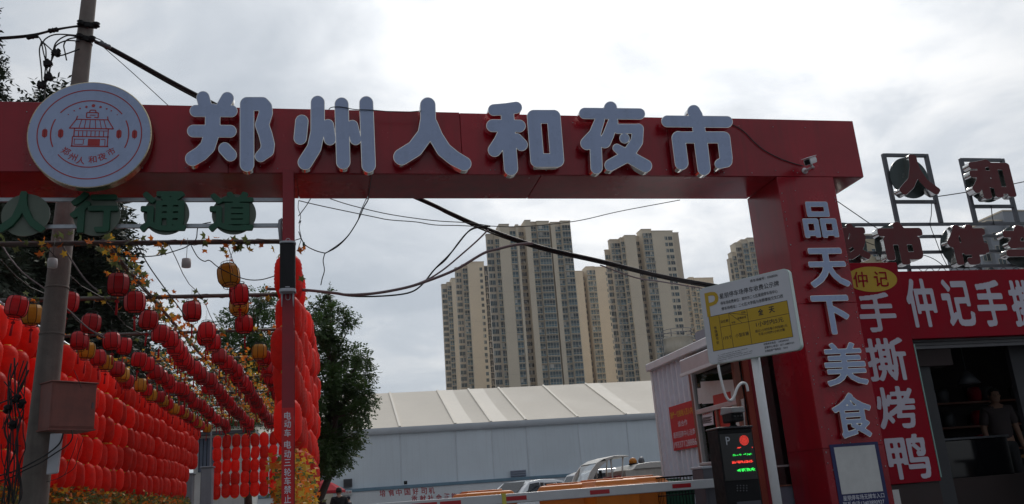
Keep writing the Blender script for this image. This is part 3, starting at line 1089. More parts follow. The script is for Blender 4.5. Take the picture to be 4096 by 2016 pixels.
def wall_lantern(loc, label, group, near, sc_=1.0):
    rot = (rnd.gauss(0, .055), rnd.gauss(0, .06), rnd.random() * 6.28)
    sc_ *= rnd.uniform(.95, 1.05)
    if near:
        t = bpy.data.objects.new('wall_lantern', None)
        COL.objects.link(t)
        t.location, t.rotation_euler = loc, rot
        t.scale = (sc_,) * 3
        for nm, me in zip(('body', 'cap', 'fringe'), WL):
            o = bpy.data.objects.new(nm, me)
            COL.objects.link(o)
            o.parent = t
    else:
        t = bpy.data.objects.new('wall_lantern', WLF)
        COL.objects.link(t)
        t.location, t.rotation_euler = loc, rot
        t.scale = (sc_,) * 3
    tag(t, label, 'lantern', group)


ROWN = ['top', 'second', 'third', 'fourth', 'lowest']
far = MB()
pitch = .30
n_col = int((29.6 - 11.9) / pitch)
for r in range(5):
    z = 3.77 - .455 * r
    yend = 29.6 - (0, 0, .5, 1.4, 2.4)[r]
    for k in range(n_col + 1):
        y = 11.9 + pitch * k + (.12 if r % 2 else 0)
        if y > yend: continue
        loc = (WXL + (.055 if (k + r) % 2 else -.055) + rnd.gauss(0, .022), y + rnd.gauss(0, .02), z - .02 + rnd.gauss(0, .016) + .02 * sin(k * .37 + r))
        if k < 29:
            wall_lantern(loc, 'red ribbed lantern, %s row of the long wall, %s from the gate' % (ROWN[r], ordinal(k + 1)), 'lanterns of the long wall', k < 16)
        else:
            far.lathe(rib_profile(LH, LR, 6), 14, loc)
o = far.build('far_wall_lanterns', M['lantern'])
tag(o, 'mass of red lanterns at the far end of the long lantern wall', 'lanterns', kind='stuff')

# wall behind the column, seen almost edge on
RX = -.515
for r in range(6):
    z = 3.78 - .43 * r
    for k in range(17):
        y = 10.15 + .42 * k + (.2 if r % 2 else 0)
        if r == 5 and k < 4: continue
        xx = RX + .085 * min(1, max(0, (y - 12.2) / 2.0))
        loc = (xx + rnd.gauss(0, .02), y + rnd.gauss(0, .03), z + rnd.gauss(0, .02))
        wall_lantern(loc, 'red ribbed lantern behind the column, %s row, %s from the gate' % (ordinal(r + 1), ordinal(k + 1)), 'lanterns behind the red column', k < 8, 1.03)

# grid of lanterns closing the far end
for r in range(5):
    for k in range(11):
        x = -4.08 + .325 * k
        z = 3.66 - .43 * r
        loc = (x + rnd.gauss(0, .012), 32.6, z + rnd.gauss(0, .012))
        wall_lantern(loc, 'red lantern of the end grid, %s row, %s from the long wall' % (ordinal(r + 1), ordinal(k + 1)), 'lantern grid at the end of the walkway', False, 1.0)
eg = empty('end_frame', (-2.4, 32.62, 0))
tag(eg, 'thin steel frame carrying the lantern grid at the end of the walkway', 'frame')
for x in (-4.3, -.4):
    mb = MB(sub=eg.location); mb.bar((x, 32.62, 0), (x, 32.62, 4.2), .05); mb.build('post', M['steel'], eg)
for r in range(6):
    mb = MB(sub=eg.location); mb.bar((-4.3, 32.62, 4.18 - .425 * r), (-.4, 32.62, 4.18 - .425 * r), .012); mb.build('wire', M['steel'], eg)

# ------------------------------------------------------------------ hanging palace lanterns
def palace(body_m, nm):
    H, R = .245, .125
    prof = [(.080, -H / 2), (.104, -H * .43), (.120, -H * .30), (R, -H * .1), (R, H * .1), (.120, H * .30), (.104, H * .43), (.080, H / 2)]
    a = MB(); a.lathe(prof, 8, smooth=False)
    b = MB()
    for k in range(8):
        an = 2 * pi * k / 8
        b.tube([(r * 1.01 * cos(an), r * 1.01 * sin(an), z) for r, z in prof], .0042, 4)
    for z in (H / 2, -H / 2):
        b.tube([(.082 * cos(2 * pi * k / 12), .082 * sin(2 * pi * k / 12), z) for k in range(13)], .005, 4, caps=False)
    for dz, s in ((H / 2, 1), (-H / 2, -1)):
        for k in range(6):
            an = 2 * pi * k / 6
            b.tube([(.078 * cos(an), .078 * sin(an), dz), (.072 * cos(an), .072 * sin(an), dz + s * .03)], .003, 4)
        b.tube([(.073 * cos(2 * pi * k / 12), .073 * sin(2 * pi * k / 12), dz + s * .03) for k in range(13)], .004, 4, caps=False)
    c = MB()
    c.tube([(0, 0, -H / 2), (0, 0, -.19)], .002, 4)
    c.box((-.025, -.003, -.215), (.025, .003, -.19)); c.box((-.008, -.003, -.23), (.008, .003, -.175))
    c.tube([(0, 0, -.215), (0, 0, -.24), (0, 0, -.36)], [.004, .011, .014], 6)
    w = MB(); w.tube([(0, 0, H / 2 + .03), (0, 0, H / 2 + .2)], .002, 4)
    return a.mesh(nm, body_m), b.mesh('frame', M['black']), c.mesh('tassel', M['tassel']), w.mesh('hanger', M['cable'])


PR, PYL = palace(M['lanternd'], 'body'), palace(M['lanterny'], 'body')
LINES = [(-3.72, 'first line beside the long wall', 'D'), (-3.12, 'second line from the long wall', 'C'), (-2.44, 'middle hanging line', 'A'),
         (-1.82, 'fourth line from the long wall', 'B'), (-1.18, 'line nearest the red column', 'E')]
YY = {'D': [10.9, 11.5] + [13.4 + .64 * k for k in range(22)],
      'C': [10.85, 11.95, 13.35, 13.95] + [15.2 + .55 * k for k in range(23)],
      'A': [10.15, 10.98, 12.1, 13.0, 13.5] + [14.0 + .52 * k for k in range(26)],
      'B': [11.6, 12.9, 13.3, 13.75] + [15.0 + .52 * k for k in range(24)],
      'E': [9.95, 10.95, 11.6, 12.5, 14.6, 15.3, 15.7, 16.6] + [17.6 + .62 * k for k in range(15)]}
YEL = {'D': lambda k: k % 2 == 1, 'C': lambda k: False, 'A': lambda k: False, 'B': lambda k: False, 'E': lambda k: k in (0, 2, 4, 6)}
for x, nm, key in LINES:
    for k, y in enumerate(YY[key]):
        yel = YEL[key](k)
        z = 3.71 + rnd.gauss(0, .02) - .004 * (y - 10)
        if key == 'E' and y < 12: z += .03
        t = bpy.data.objects.new('palace_lantern', None)
        COL.objects.link(t)
        t.location = (x + rnd.gauss(0, .03), y, z)
        t.rotation_euler = (rnd.gauss(0, .07), rnd.gauss(0, .09), rnd.random() * 6.28)
        for pn, me in zip(('body', 'frame', 'tassel', 'hanger'), PYL if yel else PR):
            if y > 17 and pn in ('hanger',): continue
            o = bpy.data.objects.new(pn, me)
            COL.objects.link(o)
            o.parent = t
        tag(t, '%s paper lantern, %s from the gate on the %s' % ('yellow' if yel else 'dark red', ordinal(k + 1), nm), 'lantern', 'paper lanterns hanging in lines')
    mb = MB()
    mb.tube([(x, 9.85 + .5 * k, WZ - .06 + .05 * cos(k * 1.2)) for k in range(39)], .005, 5)
    tag(mb.build('lantern_line', M['cable']), 'thin dark wire carrying the ' + nm, 'wire')

# ------------------------------------------------------------------ leaf garlands
def leaf_mesh(m_, lobes, s=1.0):
    mb = MB()
    pts = []
    n = lobes * 2
    for k in range(n):
        a = 2 * pi * (k + .5) / n - pi / 2
        r = (.052 if k % 2 else .026) * s
        pts.append((r * cos(a), r * sin(a) + .02, .012 * (r / .05) ** 2 * (1 if k % 4 else -1)))
    mb.add([(0, .02, 0)] + pts, [(0, 1 + k, 1 + (k + 1) % n) for k in range(n)])
    mb.tube([(0, 0, 0), (0, -.035, -.004)], .002, 3)
    return mb.mesh('leaf', m_)


LEAF = [leaf_mesh(M['leafo'], 5), leaf_mesh(M['leafo'], 4, .9), leaf_mesh(M['leafy'], 5, .95), leaf_mesh(M['leafg'], 5, 1.05), leaf_mesh(M['leafg'], 4, .95)]


def leaf_tri(mb, p, s, mi, r=rnd):
    """one star leaf of a mass: five points"""
    q = Matrix.Rotation(r.random() * 6.28, 3, 'Z') @ Matrix.Rotation(r.random() * 3.14, 3, 'X')
    pts = []
    for k in range(8):
        a = 2 * pi * k / 8
        rr = s * (1 if k % 2 else .5)
        pts.append(Vector(p) + q @ Vector((rr * cos(a), rr * sin(a), 0)))
    mb.add(pts, [tuple(range(8))], mi)


GN = ['nearest cross pipe, just behind the green letters', 'second cross pipe behind the gate', 'third cross pipe behind the gate', 'fourth cross pipe behind the gate']
for i, y in enumerate(PIPES):
    if i < 4:
        ga = empty('leaf_garland', (-2.4, y, WZ))
        tag(ga, 'garland of orange and green leaves along the ' + GN[i], 'garland', 'leaf garlands on the walkway roof')
        mb = MB(sub=ga.location)
        pts = [(WXL + .1 + .1 * k, y + .035 * cos(k * 1.3), WZ + .035 * sin(k * 1.3)) for k in range(41)]
        mb.tube(pts, .005, 4)
        mb.build('stem', M['stem'], ga)
        n = (85, 70, 60, 55)[i]
        for k in range(n):
            x = WXL + .1 + rnd.random() * 4.05
            dz = rnd.gauss(-.04, .06)
            if i == 0 and x > -.75: dz -= abs(rnd.gauss(0, .18))
            o = bpy.data.objects.new('leaf', rnd.choice(LEAF))
            COL.objects.link(o)
            o.parent = ga
            o.location = (x + 2.4, rnd.gauss(-.03, .04), dz)
            o.rotation_euler = (radians(90) + rnd.gauss(0, .6), rnd.gauss(0, .4), rnd.gauss(0, .7))
            o.scale = (rnd.uniform(.75, 1.15),) * 3
        if i == 0:
            for dx in (1.28, 1.9):
                mb = MB(sub=ga.location)
                mb.tube([(-2.4 + dx + .02 * sin(k), y - .03, WZ - .05 * k) for k in range(9)], .003, 4)
                mb.build('tendril', M['stem'], ga)
                for k in range(9):
                    o = bpy.data.objects.new('leaf', rnd.choice(LEAF[:3]))
                    COL.objects.link(o)
                    o.parent = ga
                    o.location = (dx + rnd.gauss(0, .03), -.05, -.05 * k)
                    o.rotation_euler = (radians(90) + rnd.gauss(0, .6), 0, rnd.gauss(0, .7))
                    o.scale = (.7,) * 3
vine = empty('leaf_vine', (-2.52, 9.9, WZ))
tag(vine, 'dense vine of yellow and orange leaves along the middle roof pipe', 'vine')
mb = MB(sub=vine.location)
mb.tube([(-2.52 + .04 * cos(k), 9.9 + .4 * k, WZ + .04 * sin(k)) for k in range(47)], .006, 4)
mb.build('stem', M['stem'], vine)
for k in range(230):
    y = 9.9 + 8 * rnd.random() ** 1.2
    o = bpy.data.objects.new('leaf', rnd.choice(LEAF))
    COL.objects.link(o)
    o.parent = vine
    o.location = (rnd.gauss(0, .09), y - 9.9, rnd.gauss(0, .07))
    o.rotation_euler = (radians(90) + rnd.gauss(0, .7), rnd.gauss(0, .5), rnd.gauss(0, .8))
    o.scale = (rnd.uniform(.8, 1.2),) * 3
# further garlands and the leafy mass over the far half of the roof
mb = MB()
for k in range(2600):
    y = 16.5 + 13 * rnd.random()
    c = rnd.random()
    if c < .45: x, z, yy = rnd.uniform(WXL, WXR), WZ + rnd.gauss(-.03, .08), min(PIPES[3:], key=lambda q: abs(q - y)) + rnd.gauss(0, .07)
    elif c < .85: x, z, yy = -2.1 + rnd.gauss(0, .42), WZ + rnd.gauss(-.05, .08), y
    else: x, z, yy = rnd.choice((-3.3, -1.2)) + rnd.gauss(0, .2), WZ + rnd.gauss(0, .07), y
    leaf_tri(mb, (x, yy, z), rnd.uniform(.03, .06), rnd.choice((0, 0, 1, 1, 2)))
tag(mb.build('roof_leaves', [M['leafo'], M['leafy'], M['leafg']]), 'mass of autumn leaves over the far half of the walkway roof', 'leaves', kind='stuff')
# leafy hedges under the lantern walls
mb = MB()
for k in range(12000):
    y = 10.5 + 17.5 * rnd.random()
    leaf_tri(mb, (WXL + rnd.gauss(.02, .10), y, 1.68 - .95 * rnd.random() ** 1.3 + rnd.gauss(0, .05)), rnd.uniform(.03, .062), rnd.choice((0, 0, 1, 2, 2, 2, 2)))
tag(mb.build('hedge_leaves', [M['leafo'], M['leafy'], M['leafg']]), 'hedge of yellow, orange and green leaves below the long lantern wall', 'leaves', kind='stuff')
mb = MB()
for k in range(4200):
    y = 9.6 + 5.8 * rnd.random()
    leaf_tri(mb, (RX + .03 + rnd.gauss(0, .09), y, 1.62 - abs(rnd.gauss(0, .42)) + rnd.gauss(0, .07)), rnd.uniform(.028, .058), rnd.choice((0, 0, 1, 1, 1, 2)))
tag(mb.build('hedge_leaves', [M['leafo'], M['leafy'], M['leafg']]), 'orange and yellow leaves under the lanterns behind the red column', 'leaves', kind='stuff')

# ------------------------------------------------------------------ utility pole with its box and cables
PY = 10.4
pt_, pb_ = atY(362, -60, PY), atY(140, 1950, PY)
pd = (pt_ - pb_) / (pt_.z - pb_.z)
base = pb_ - pd * pb_.z
top = base + pd * 8.1
pole = empty('utility_pole', base)
tag(pole, 'tall tapered concrete utility pole rising behind the gate beam', 'utility pole')
mb = MB()
n = 24
mb.tube([(pd.x * z, 0, z) for z in [8.1 * k / n for k in range(n + 1)]], [.158 - .075 * k / n for k in range(n + 1)], 20)
mb.build('shaft', M['concrete'], pole)
for z in (3.75, 3.2, 6.05, 6.95):
    mb = MB()
    r = .158 - .075 * z / 8.1
    mb.lathe([(r + .002, -.012), (r + .006, -.01), (r + .006, .01), (r + .002, .012)], 20, (pd.x * z, 0, z))
    mb.build('band', M['concrete'] if z < 5 else M['darksteel'], pole)


def pole_pt(y):
    """world point on the pole axis at picture height y"""
    return atY(362 + (140 - 362) * (y + 60) / 2010, y, PY)


for (x0, y0), (x1, y1) in (((325, 97), (388, 104)), ((322, 150), (372, 160))):
    a, b = atY(x0, y0, PY - .1), atY(x1, y1, PY - .1)
    mb = MB(sub=pole.location)
    mb.bar(a, b, .05, .06)
    for q in (a, b):
        mb.lathe([(.03, -.03), (.045, -.02), (.03, 0), (.045, .02), (.03, .03)], 10, q + Vector((0, -.03, 0)))
    mb.build('cross_bracket', M['black'], pole)

# terminal box on the pole
tb = empty('terminal_box', atY(235, 1722, PY - .25))
tag(tb, 'weathered red-brown metal terminal box strapped to the utility pole', 'terminal box')
M['rustbox'] = mat('rust_red_box', (.24, .10, .085), .75, var=.2, scale=7, streak=.4, dirt=(.17, .08, .07))
tb.rotation_euler = (0, 0, radians(42))
tb.location = atY(195, 1712, PY - .32)
bw, bh = .50, .50
mb = MB(); mb.box((0, 0, 0), (bw, .40, bh)); bevel(mb.build('case', M['rustbox'], tb), .008)
mb = MB(); mb.box((.012, -.006, .02), (bw - .012, -.001, bh - .03)); bevel(mb.build('door', M['rustbox'], tb), .003, 1)
mb = MB(); mb.box((-.012, -.02, bh + .001), (bw + .012, .41, bh + .016)); bevel(mb.build('rain_lip', M['rustbox'], tb), .004, 1)
mb = MB(); mb.box((-.012, -.012, -.018), (bw + .008, .405, -.001)); mb.build('base_tray', M['rustbox'], tb)
mb = MB(); mb.box((bw - .05, -.014, bh * .45), (bw - .03, -.0065, bh * .58)); mb.build('latch', M['darksteel'], tb)
# pale plastic conduit cover under the box
cc = [atY(x, y, PY - .2) for x, y in ((207, 1735), (255, 1735), (236, 1893), (190, 1900))]
mb = MB(sub=cc[3])
mb.prism([(0, 0), (1, 0), (1, 1), (0, 1)], lambda a, b, t: cc[3].lerp(cc[2], a).lerp(cc[0].lerp(cc[1], a), b) + Vector((0, -t, 0)), .06)
o = fix_normals(mb.build('conduit_cover', M['greyplastic'], None, cc[3]))
bevel(o, .012, 2)
tag(o, 'slanting pale plastic conduit cover below the terminal box', 'conduit')


def cable(label, pts, r, m_=None, Y=None, name='cable', n=6, sub=6, cat='cable', group='cables', wob=0.0):
    """smooth cable through points (3d, or pixels on plane Y)"""
    P = []
    for i, q in enumerate(pts):
        if Y is not None and len(q) == 2: P.append(atY(q[0], q[1], Y))
        elif len(q) == 3 and Y == 'px': P.append(atY(*q))
        else: P.append(Vector(q))
    out_ = []
    for i in range(len(P) - 1):
        p0, p1, p2, p3 = P[max(i - 1, 0)], P[i], P[i + 1], P[min(i + 2, len(P) - 1)]
        for k in range(sub):
            t = k / sub
            out_.append(.5 * ((2 * p1) + (p2 - p0) * t + (2 * p0 - 5 * p1 + 4 * p2 - p3) * t * t + (3 * p1 - p0 - 3 * p2 + p3) * t ** 3))
    out_.append(P[-1])
    if wob:
        out_ = [q + Vector((rnd.gauss(0, wob), rnd.gauss(0, wob), rnd.gauss(0, wob))) for q in out_]
    mb = MB(sub=out_[0])
    mb.tube(out_, r, n)
    o = mb.build(name, m_ or M['cable'], None, out_[0])
    tag(o, label, cat, group)
    return o


cA = lambda x, y: (x * .631, y * .631)               # first zoom of the picture, upper left
cB = lambda x, y: (1100 + x * .552, 700 + y * .552)   # zoom under the beam
# main bundle: from the pole, behind the beam, across the entrance to the right
main = [(380, 165, 10.35), (430, 185, 10.4), (520, 232, 10.45), (785, 378, 10.6), (1200, 580, 10.8), (1690, 796, 11.0), (1800, 850, 11.0), (1945, 912, 11.1), (2160, 985, 11.2), (2420, 1045, 11.3), (2640, 1098, 11.4), (2850, 1140, 11.4), (3040, 1172, 11.4)]
for k, (dx, dy, r, lb) in enumerate(((0, 0, .019, 'thick black cable of the main bundle running behind the beam, uppermost'), (3, 7, .016, 'black cable of the main bundle, just under the thickest one'),
                                     (-2, 12, .012, 'thin black cable hanging lowest in the main bundle'))):
    cable(lb, [(x + dx + rnd.gauss(0, 1.2), y + dy * min(1, i / 2 + .2) + rnd.gauss(0, 1.3), Yq + .02 * k) for i, (x, y, Yq) in enumerate(main)], r, Y='px')
cable('pinkish grey conduit looping under the main cable bundle', [(2400, 1060, 11.25), (2540, 1110, 11.2), (2640, 1126, 11.3), (2850, 1160, 11.35)], .010, M['cablegrey'], Y='px')
# line to the left from the pole
cable('upper twisted cable leaving the utility pole towards the picture edge', [cA(-60, 250), cA(170, 232), cA(340, 192), cA(480, 168), cA(560, 175)], .013, Y=PY - .1)
cable('lower strand of the twisted cable at the picture edge', [cA(-60, 240), cA(120, 228), cA(240, 212), cA(350, 185), cA(500, 162)], .009, Y=PY - .12)
for x, y, sx in ((205, 232, .07), (338, 192, .06), (666, 286, .075)):
    p = atY(*cA(x, y), PY - .1)
    mb = MB(); mb.lathe([(.018, -sx), (.032, -sx * .8), (.026, -sx * .2), (.034, 0), (.026, sx * .2), (.032, sx * .8), (.018, sx)], 10, axis=Matrix.Rotation(radians(75 if x < 600 else 115), 3, 'Y'))
    tag(mb.build('cable_clamp', M['black'] if x < 600 else M['darksteel'], None, p), {205: 'black clamp on the cable nearest the picture edge', 338: 'black clamp on the cable next to the utility pole', 666: 'dark grey clamp on the main bundle just past the pole'}[x], 'clamp', 'cable clamps')
drops = [[(235, 225), (262, 262), (250, 320), (262, 440), (268, 545)], [(262, 262), (275, 330), (290, 400), (282, 500), (282, 640)], [(268, 262), (290, 310), (292, 395), (300, 480), (288, 540)],
         [(510, 240), (430, 225), (360, 265), (335, 330), (318, 430), (290, 500), (285, 560)], [(505, 262), (420, 258), (355, 290), (345, 340), (322, 400), (312, 490)],
         [(500, 225), (360, 218), (290, 245), (262, 290)], [(505, 310), (440, 335), (385, 352), (360, 345)], [(500, 235), (430, 250), (405, 285), (412, 330), (422, 382)], [(270, 265), (330, 320), (350, 345)]]
for k, d_ in enumerate(drops):
    cable('black drop wire looping beside the utility pole top, %s in the tangle' % ordinal(k + 1), [cA(*q) for q in d_], .0085, Y=PY - .12, group='drop wires beside the pole')
for k, (x, y) in enumerate(((357, 335), (302, 403), (308, 490), (265, 540))):
    p = atY(*cA(x, y), PY - .12)
    mb = MB(); mb.box((-.045, -.03, -.04), (.04, .03, .035)); mb.box((-.02, -.025, .036), (.02, .025, .06)); mb.box((.041, -.02, -.03), (.058, .02, .01)); mb.box((-.03, -.02, -.062), (.0, .02, -.041))
    tag(bevel(mb.build('wire_connector', M['black'], None, p, (0, radians((35, -8, 12, 20)[k]), 0)), .006, 1), 'black tap connector on the drop wires, %s from the top' % ordinal(k + 1), 'connector', 'tap connectors')
cable('thin guy wire slanting from the pole down behind the beam', [cA(640, 285), cA(850, 470), cA(1070, 672)], .005, Y=PY + .1)
cable('short lead from the pole to the clamp of the main bundle', [cA(590, 235), cA(640, 255), cA(680, 290)], .006, Y=PY - .1)
# under the beam
cable('thin black wire spanning under the beam, upper of two', [cB(400, 172), cB(560, 222), cB(830, 285), cB(1150, 330), cB(1380, 345), cB(1560, 368)], .006, Y=10.8)
cable('thin black wire spanning under the beam, lower of two', [cB(170, 185), cB(340, 225), cB(700, 300), cB(830, 325), cB(1020, 340), cB(1160, 362), cB(1330, 366), cB(1480, 374)], .006, Y=10.5)
cable('fine wire rising behind the tall tower towards the pillar', [cB(1560, 370), (2090, 906), (2300, 885), (2480, 845), (2720, 800)], .006, Y=11)
cable('twisted wire sagging from the beam to the column', [cB(690, 20), cB(680, 160), cB(640, 240), cB(600, 330), cB(530, 440), cB(450, 520), cB(365, 566)], .007, Y=9.3)
cable('second strand of the sagging twisted wire', [cB(660, 175), cB(618, 270), cB(590, 350), cB(500, 470), cB(362, 570)], .005, Y=9.3)
cable('short loose wire end hanging from the sagging twist', [cB(362, 566), cB(349, 620), cB(358, 690), cB(342, 750), cB(332, 798)], .006, Y=9.3)
cable('thin wire from the sagging twist up to the column clip', [cB(362, 566), cB(300, 550), cB(225, 512), cB(190, 460), cB(172, 410)], .006, Y=9.1)
cable('grey hose running from behind the column to the main bundle, lower', [cB(-60, 826), cB(190, 832), cB(430, 855), cB(520, 868), cB(680, 862), cB(860, 835), cB(1040, 790), cB(1300, 690), cB(1510, 568), cB(1620, 535), cB(1750, 505), cB(1870, 496)], .019, M['cablegrey'], Y=10.6)
cable('grey hose splitting from the lower hose up to the main bundle', [cB(520, 868), cB(800, 845), cB(1040, 785), cB(1200, 700), cB(1370, 560), cB(1480, 462), cB(1545, 395)], .012, M['cablegrey'], Y=10.65)
cable('black cable drooping lowest between column and main bundle', [cB(430, 858), cB(560, 878), cB(760, 878), cB(960, 856), cB(1060, 800), cB(1160, 680), cB(1270, 570), cB(1400, 410), cB(1480, 375), cB(1560, 372)], .011, Y=10.7)
cable('black cable drooping beside the lowest one', [cB(1080, 785), cB(1150, 690), cB(1240, 610), cB(1330, 490), cB(1390, 420), cB(1450, 385), cB(1540, 375)], .010, Y=10.72)
cable('thin dark wire crossing the corner of beam and column', [cB(258, 170), cB(225, 225), cB(170, 298)], .005, Y=9.2)
cable('tangled thin wire along the column edge under the beam', [cB(172, 185), cB(168, 240), cB(186, 300), cB(172, 350), cB(188, 330), cB(176, 380), cB(190, 460), cB(172, 520), cB(168, 550), cB(215, 512)], .004, Y=9.0)
mb = MB(); mb.box((-.012, -.01, -.018), (.012, .01, .018))
tag(mb.build('wire_clip', M['green'], None, atY(*cB(208, 500), 9.1)), 'small green wire clip beside the column', 'clip')
cable('thin black wire draped over the second and third beam letters', [c7(1535, 212), c7(1560, 192), c7(1640, 188), c7(1760, 210), c7(1900, 215), c7(2060, 228), c7(2200, 232), c7(2330, 222)], .0045, Y=LY - LD - .012)
cable('thin dark cable running over the beam to the security camera', [cq(40, 100), cq(130, 150), cq(215, 235), cq(290, 295), cq(400, 352), cq(500, 388), cq(565, 405)], .006, Y=GY - .012)
cable('thin wire hanging from the fifth letter down the beam', [c7(1895, 760), c7(1900, 800), c7(1890, 870), c7(1875, 960), c7(1850, 985)], .004, Y=GY - .01)
# walkway sag wires
c2 = lambda x, y: (x * .552, 700 + y * .552)
cable('pale sagging wire across the walkway, nearest the picture edge', [c2(10, 500), c2(80, 610), c2(180, 720), c2(350, 845), c2(520, 1000), c2(640, 1110), c2(760, 1180)], .009, M['cablegrey'], Y=10.6)
cable('pale sagging wire crossing in front of the utility pole', [c2(430, 470), c2(520, 620), c2(620, 760), c2(720, 850)], .009, M['cablegrey'], Y=9.9)
cable('dark wire slanting through the middle of the walkway roof', [c2(990, 500), c2(1080, 660), c2(1200, 830), c2(1290, 950), c2(1345, 1030)], .008, Y=10.8)
cable('thin sagging wire with a loop near the column', [c2(870, 588), c2(1000, 592), c2(1150, 582), c2(1300, 540), c2(1360, 515), c2(1420, 465), c2(1440, 370), c2(1530, 342)], .006, Y=9.7)
cable('thin wire sagging from the roof to the column', [c2(1380, 500), c2(1430, 590), c2(1480, 625), c2(1520, 620), c2(1600, 680), c2(1760, 750), c2(1880, 760), c2(1990, 732)], .006, Y=9.8)
for k, (x, y, Yq) in enumerate(((380, 640, 9.6), (1350, 640, 9.7))):
    p = atY(*c2(x, y), Yq)
    sn = empty('hanging_bulb', p)
    tag(sn, ('small pale hanging bulb in front of the utility pole', 'small pale hanging bulb against the sky under the green letters')[k], 'bulb', 'small hanging bulbs')
    mb = MB(); mb.lathe([(.02, -.05), (.05, -.045), (.052, 0), (.048, .05), (.03, .056)], 12); mb.build('shade', M['paper'], sn)
    mb = MB(); mb.tube([(0, 0, .05), (.005, 0, .3)], .003, 4); mb.build('flex', M['cable'], sn)
# dark cable tangle down the pole
c77 = lambda x, y: (x * .4225, 1480 + y * .4225)
tang = [[(270, 0), (230, 90), (180, 190), (160, 330), (190, 470), (150, 700), (165, 900), (120, 1260)], [(240, 60), (200, 180), (130, 250), (60, 290), (-40, 330)], [(40, 110), (90, 170), (140, 230), (190, 240)],
        [(680, 570), (685, 640), (640, 710), (520, 790), (380, 880), (230, 950), (100, 1020), (-40, 1060)], [(600, 600), (560, 700), (440, 800), (300, 880), (160, 950), (-40, 1010)],
        [(40, 450), (35, 540), (55, 640), (110, 700), (200, 720)], [(120, 470), (125, 700), (135, 900), (115, 1100), (118, 1260)], [(190, 240), (140, 300), (80, 380), (60, 460), (20, 560)],
        [(10, 700), (20, 850), (60, 950), (110, 980)], [(735, 640), (700, 760), (650, 880), (600, 1000), (440, 1060)], [(790, 650), (740, 800), (700, 930), (560, 1020)], [(700, 0), (740, 90), (770, 170)]]
R2 = random.Random(21)
for k in range(9):                       # more runs of the same tangle, mostly down the pole's side
    x0 = R2.uniform(90, 270)
    tang.append([(x0 + - 60 * (j / 6) + R2.gauss(0, 24), j * 200 + R2.uniform(-60, 60) - 60) for j in range(8)])
TR_ = (.016, .013, .01, .012, .014, .007, .012, .009, .008, .005, .005, .005, .012, .01, .014, .011, .008, .013, .009, .012, .01)
for k, d_ in enumerate(tang):
    cable('dark cable in the tangle low on the utility pole, %s of the tangle' % ordinal(k + 1), [c77(*q) for q in d_], TR_[k] * .62, Y=PY - .35 + .012 * (k % 5), group='cable tangle on the pole', sub=8)
for k, (x, y) in enumerate(((160, 270), (205, 320), (70, 370), (120, 520))):
    p = atY(*c77(x, y), PY - .33)
    mb = MB(); mb.lathe([(.02, -.05), (.042, -.03), (.03, 0), (.045, .025), (.02, .05)], 8)
    tag(mb.build('splice_cap', M['black'], None, p, (.3 * k, .4, 0)), 'black cable splice in the tangle left of the pole, %s from the top' % ordinal(k + 1), 'splice', 'cable splices on the pole')


# ------------------------------------------------------------------ white tent hall
TY, TR = 46.0, 53.2
ZE, ZV, ZR = 4.98, 4.66, 7.72
M['tentroof'] = mat('tent_roof_pvc', (.86, .79, .69), .85, var=.05, scale=.5, streak=.10, trans=.15, rnd=.04, spec=.15)
M['tentwall'] = mat('tent_wall_panel', (.70, .77, .83), .55, var=.05, scale=.5, streak=.3, dirt=(.54, .58, .62), rnd=.05)
M['tentrib'] = mat('tent_rib', (.89, .825, .73), .8, var=.05, spec=.15)
M['tentband'] = mat('tent_band', (.68, .72, .77), .55, var=.06, scale=1.0)
M['bluestrip'] = mat('blue_strip', (.16, .27, .36), .5, var=.1)
M['wallwhite'] = mat('painted_wall', (.76, .80, .84), .7, var=.06, scale=.7, streak=.12, dirt=(.5, .5, .5))
tent = empty('tent_hall', (12, TY, 0))
tag(tent, 'long white frame tent with beige pitched roof and pale panel walls', 'tent')
c5 = lambda x, y: (1200 + x * .5823, 1400 + y * .5823)
seams = [atY(*c5(x, y), TY).x for x, y in ((685, 530), (1065, 505), (1310, 490), (1548, 478), (1903, 458), (2235, 438))]
seams = [-6.3, -3.2, seams[0] - 4.4] + seams + [seams[-1] + 4.6, seams[-1] + 9.2, seams[-1] + 13.8]
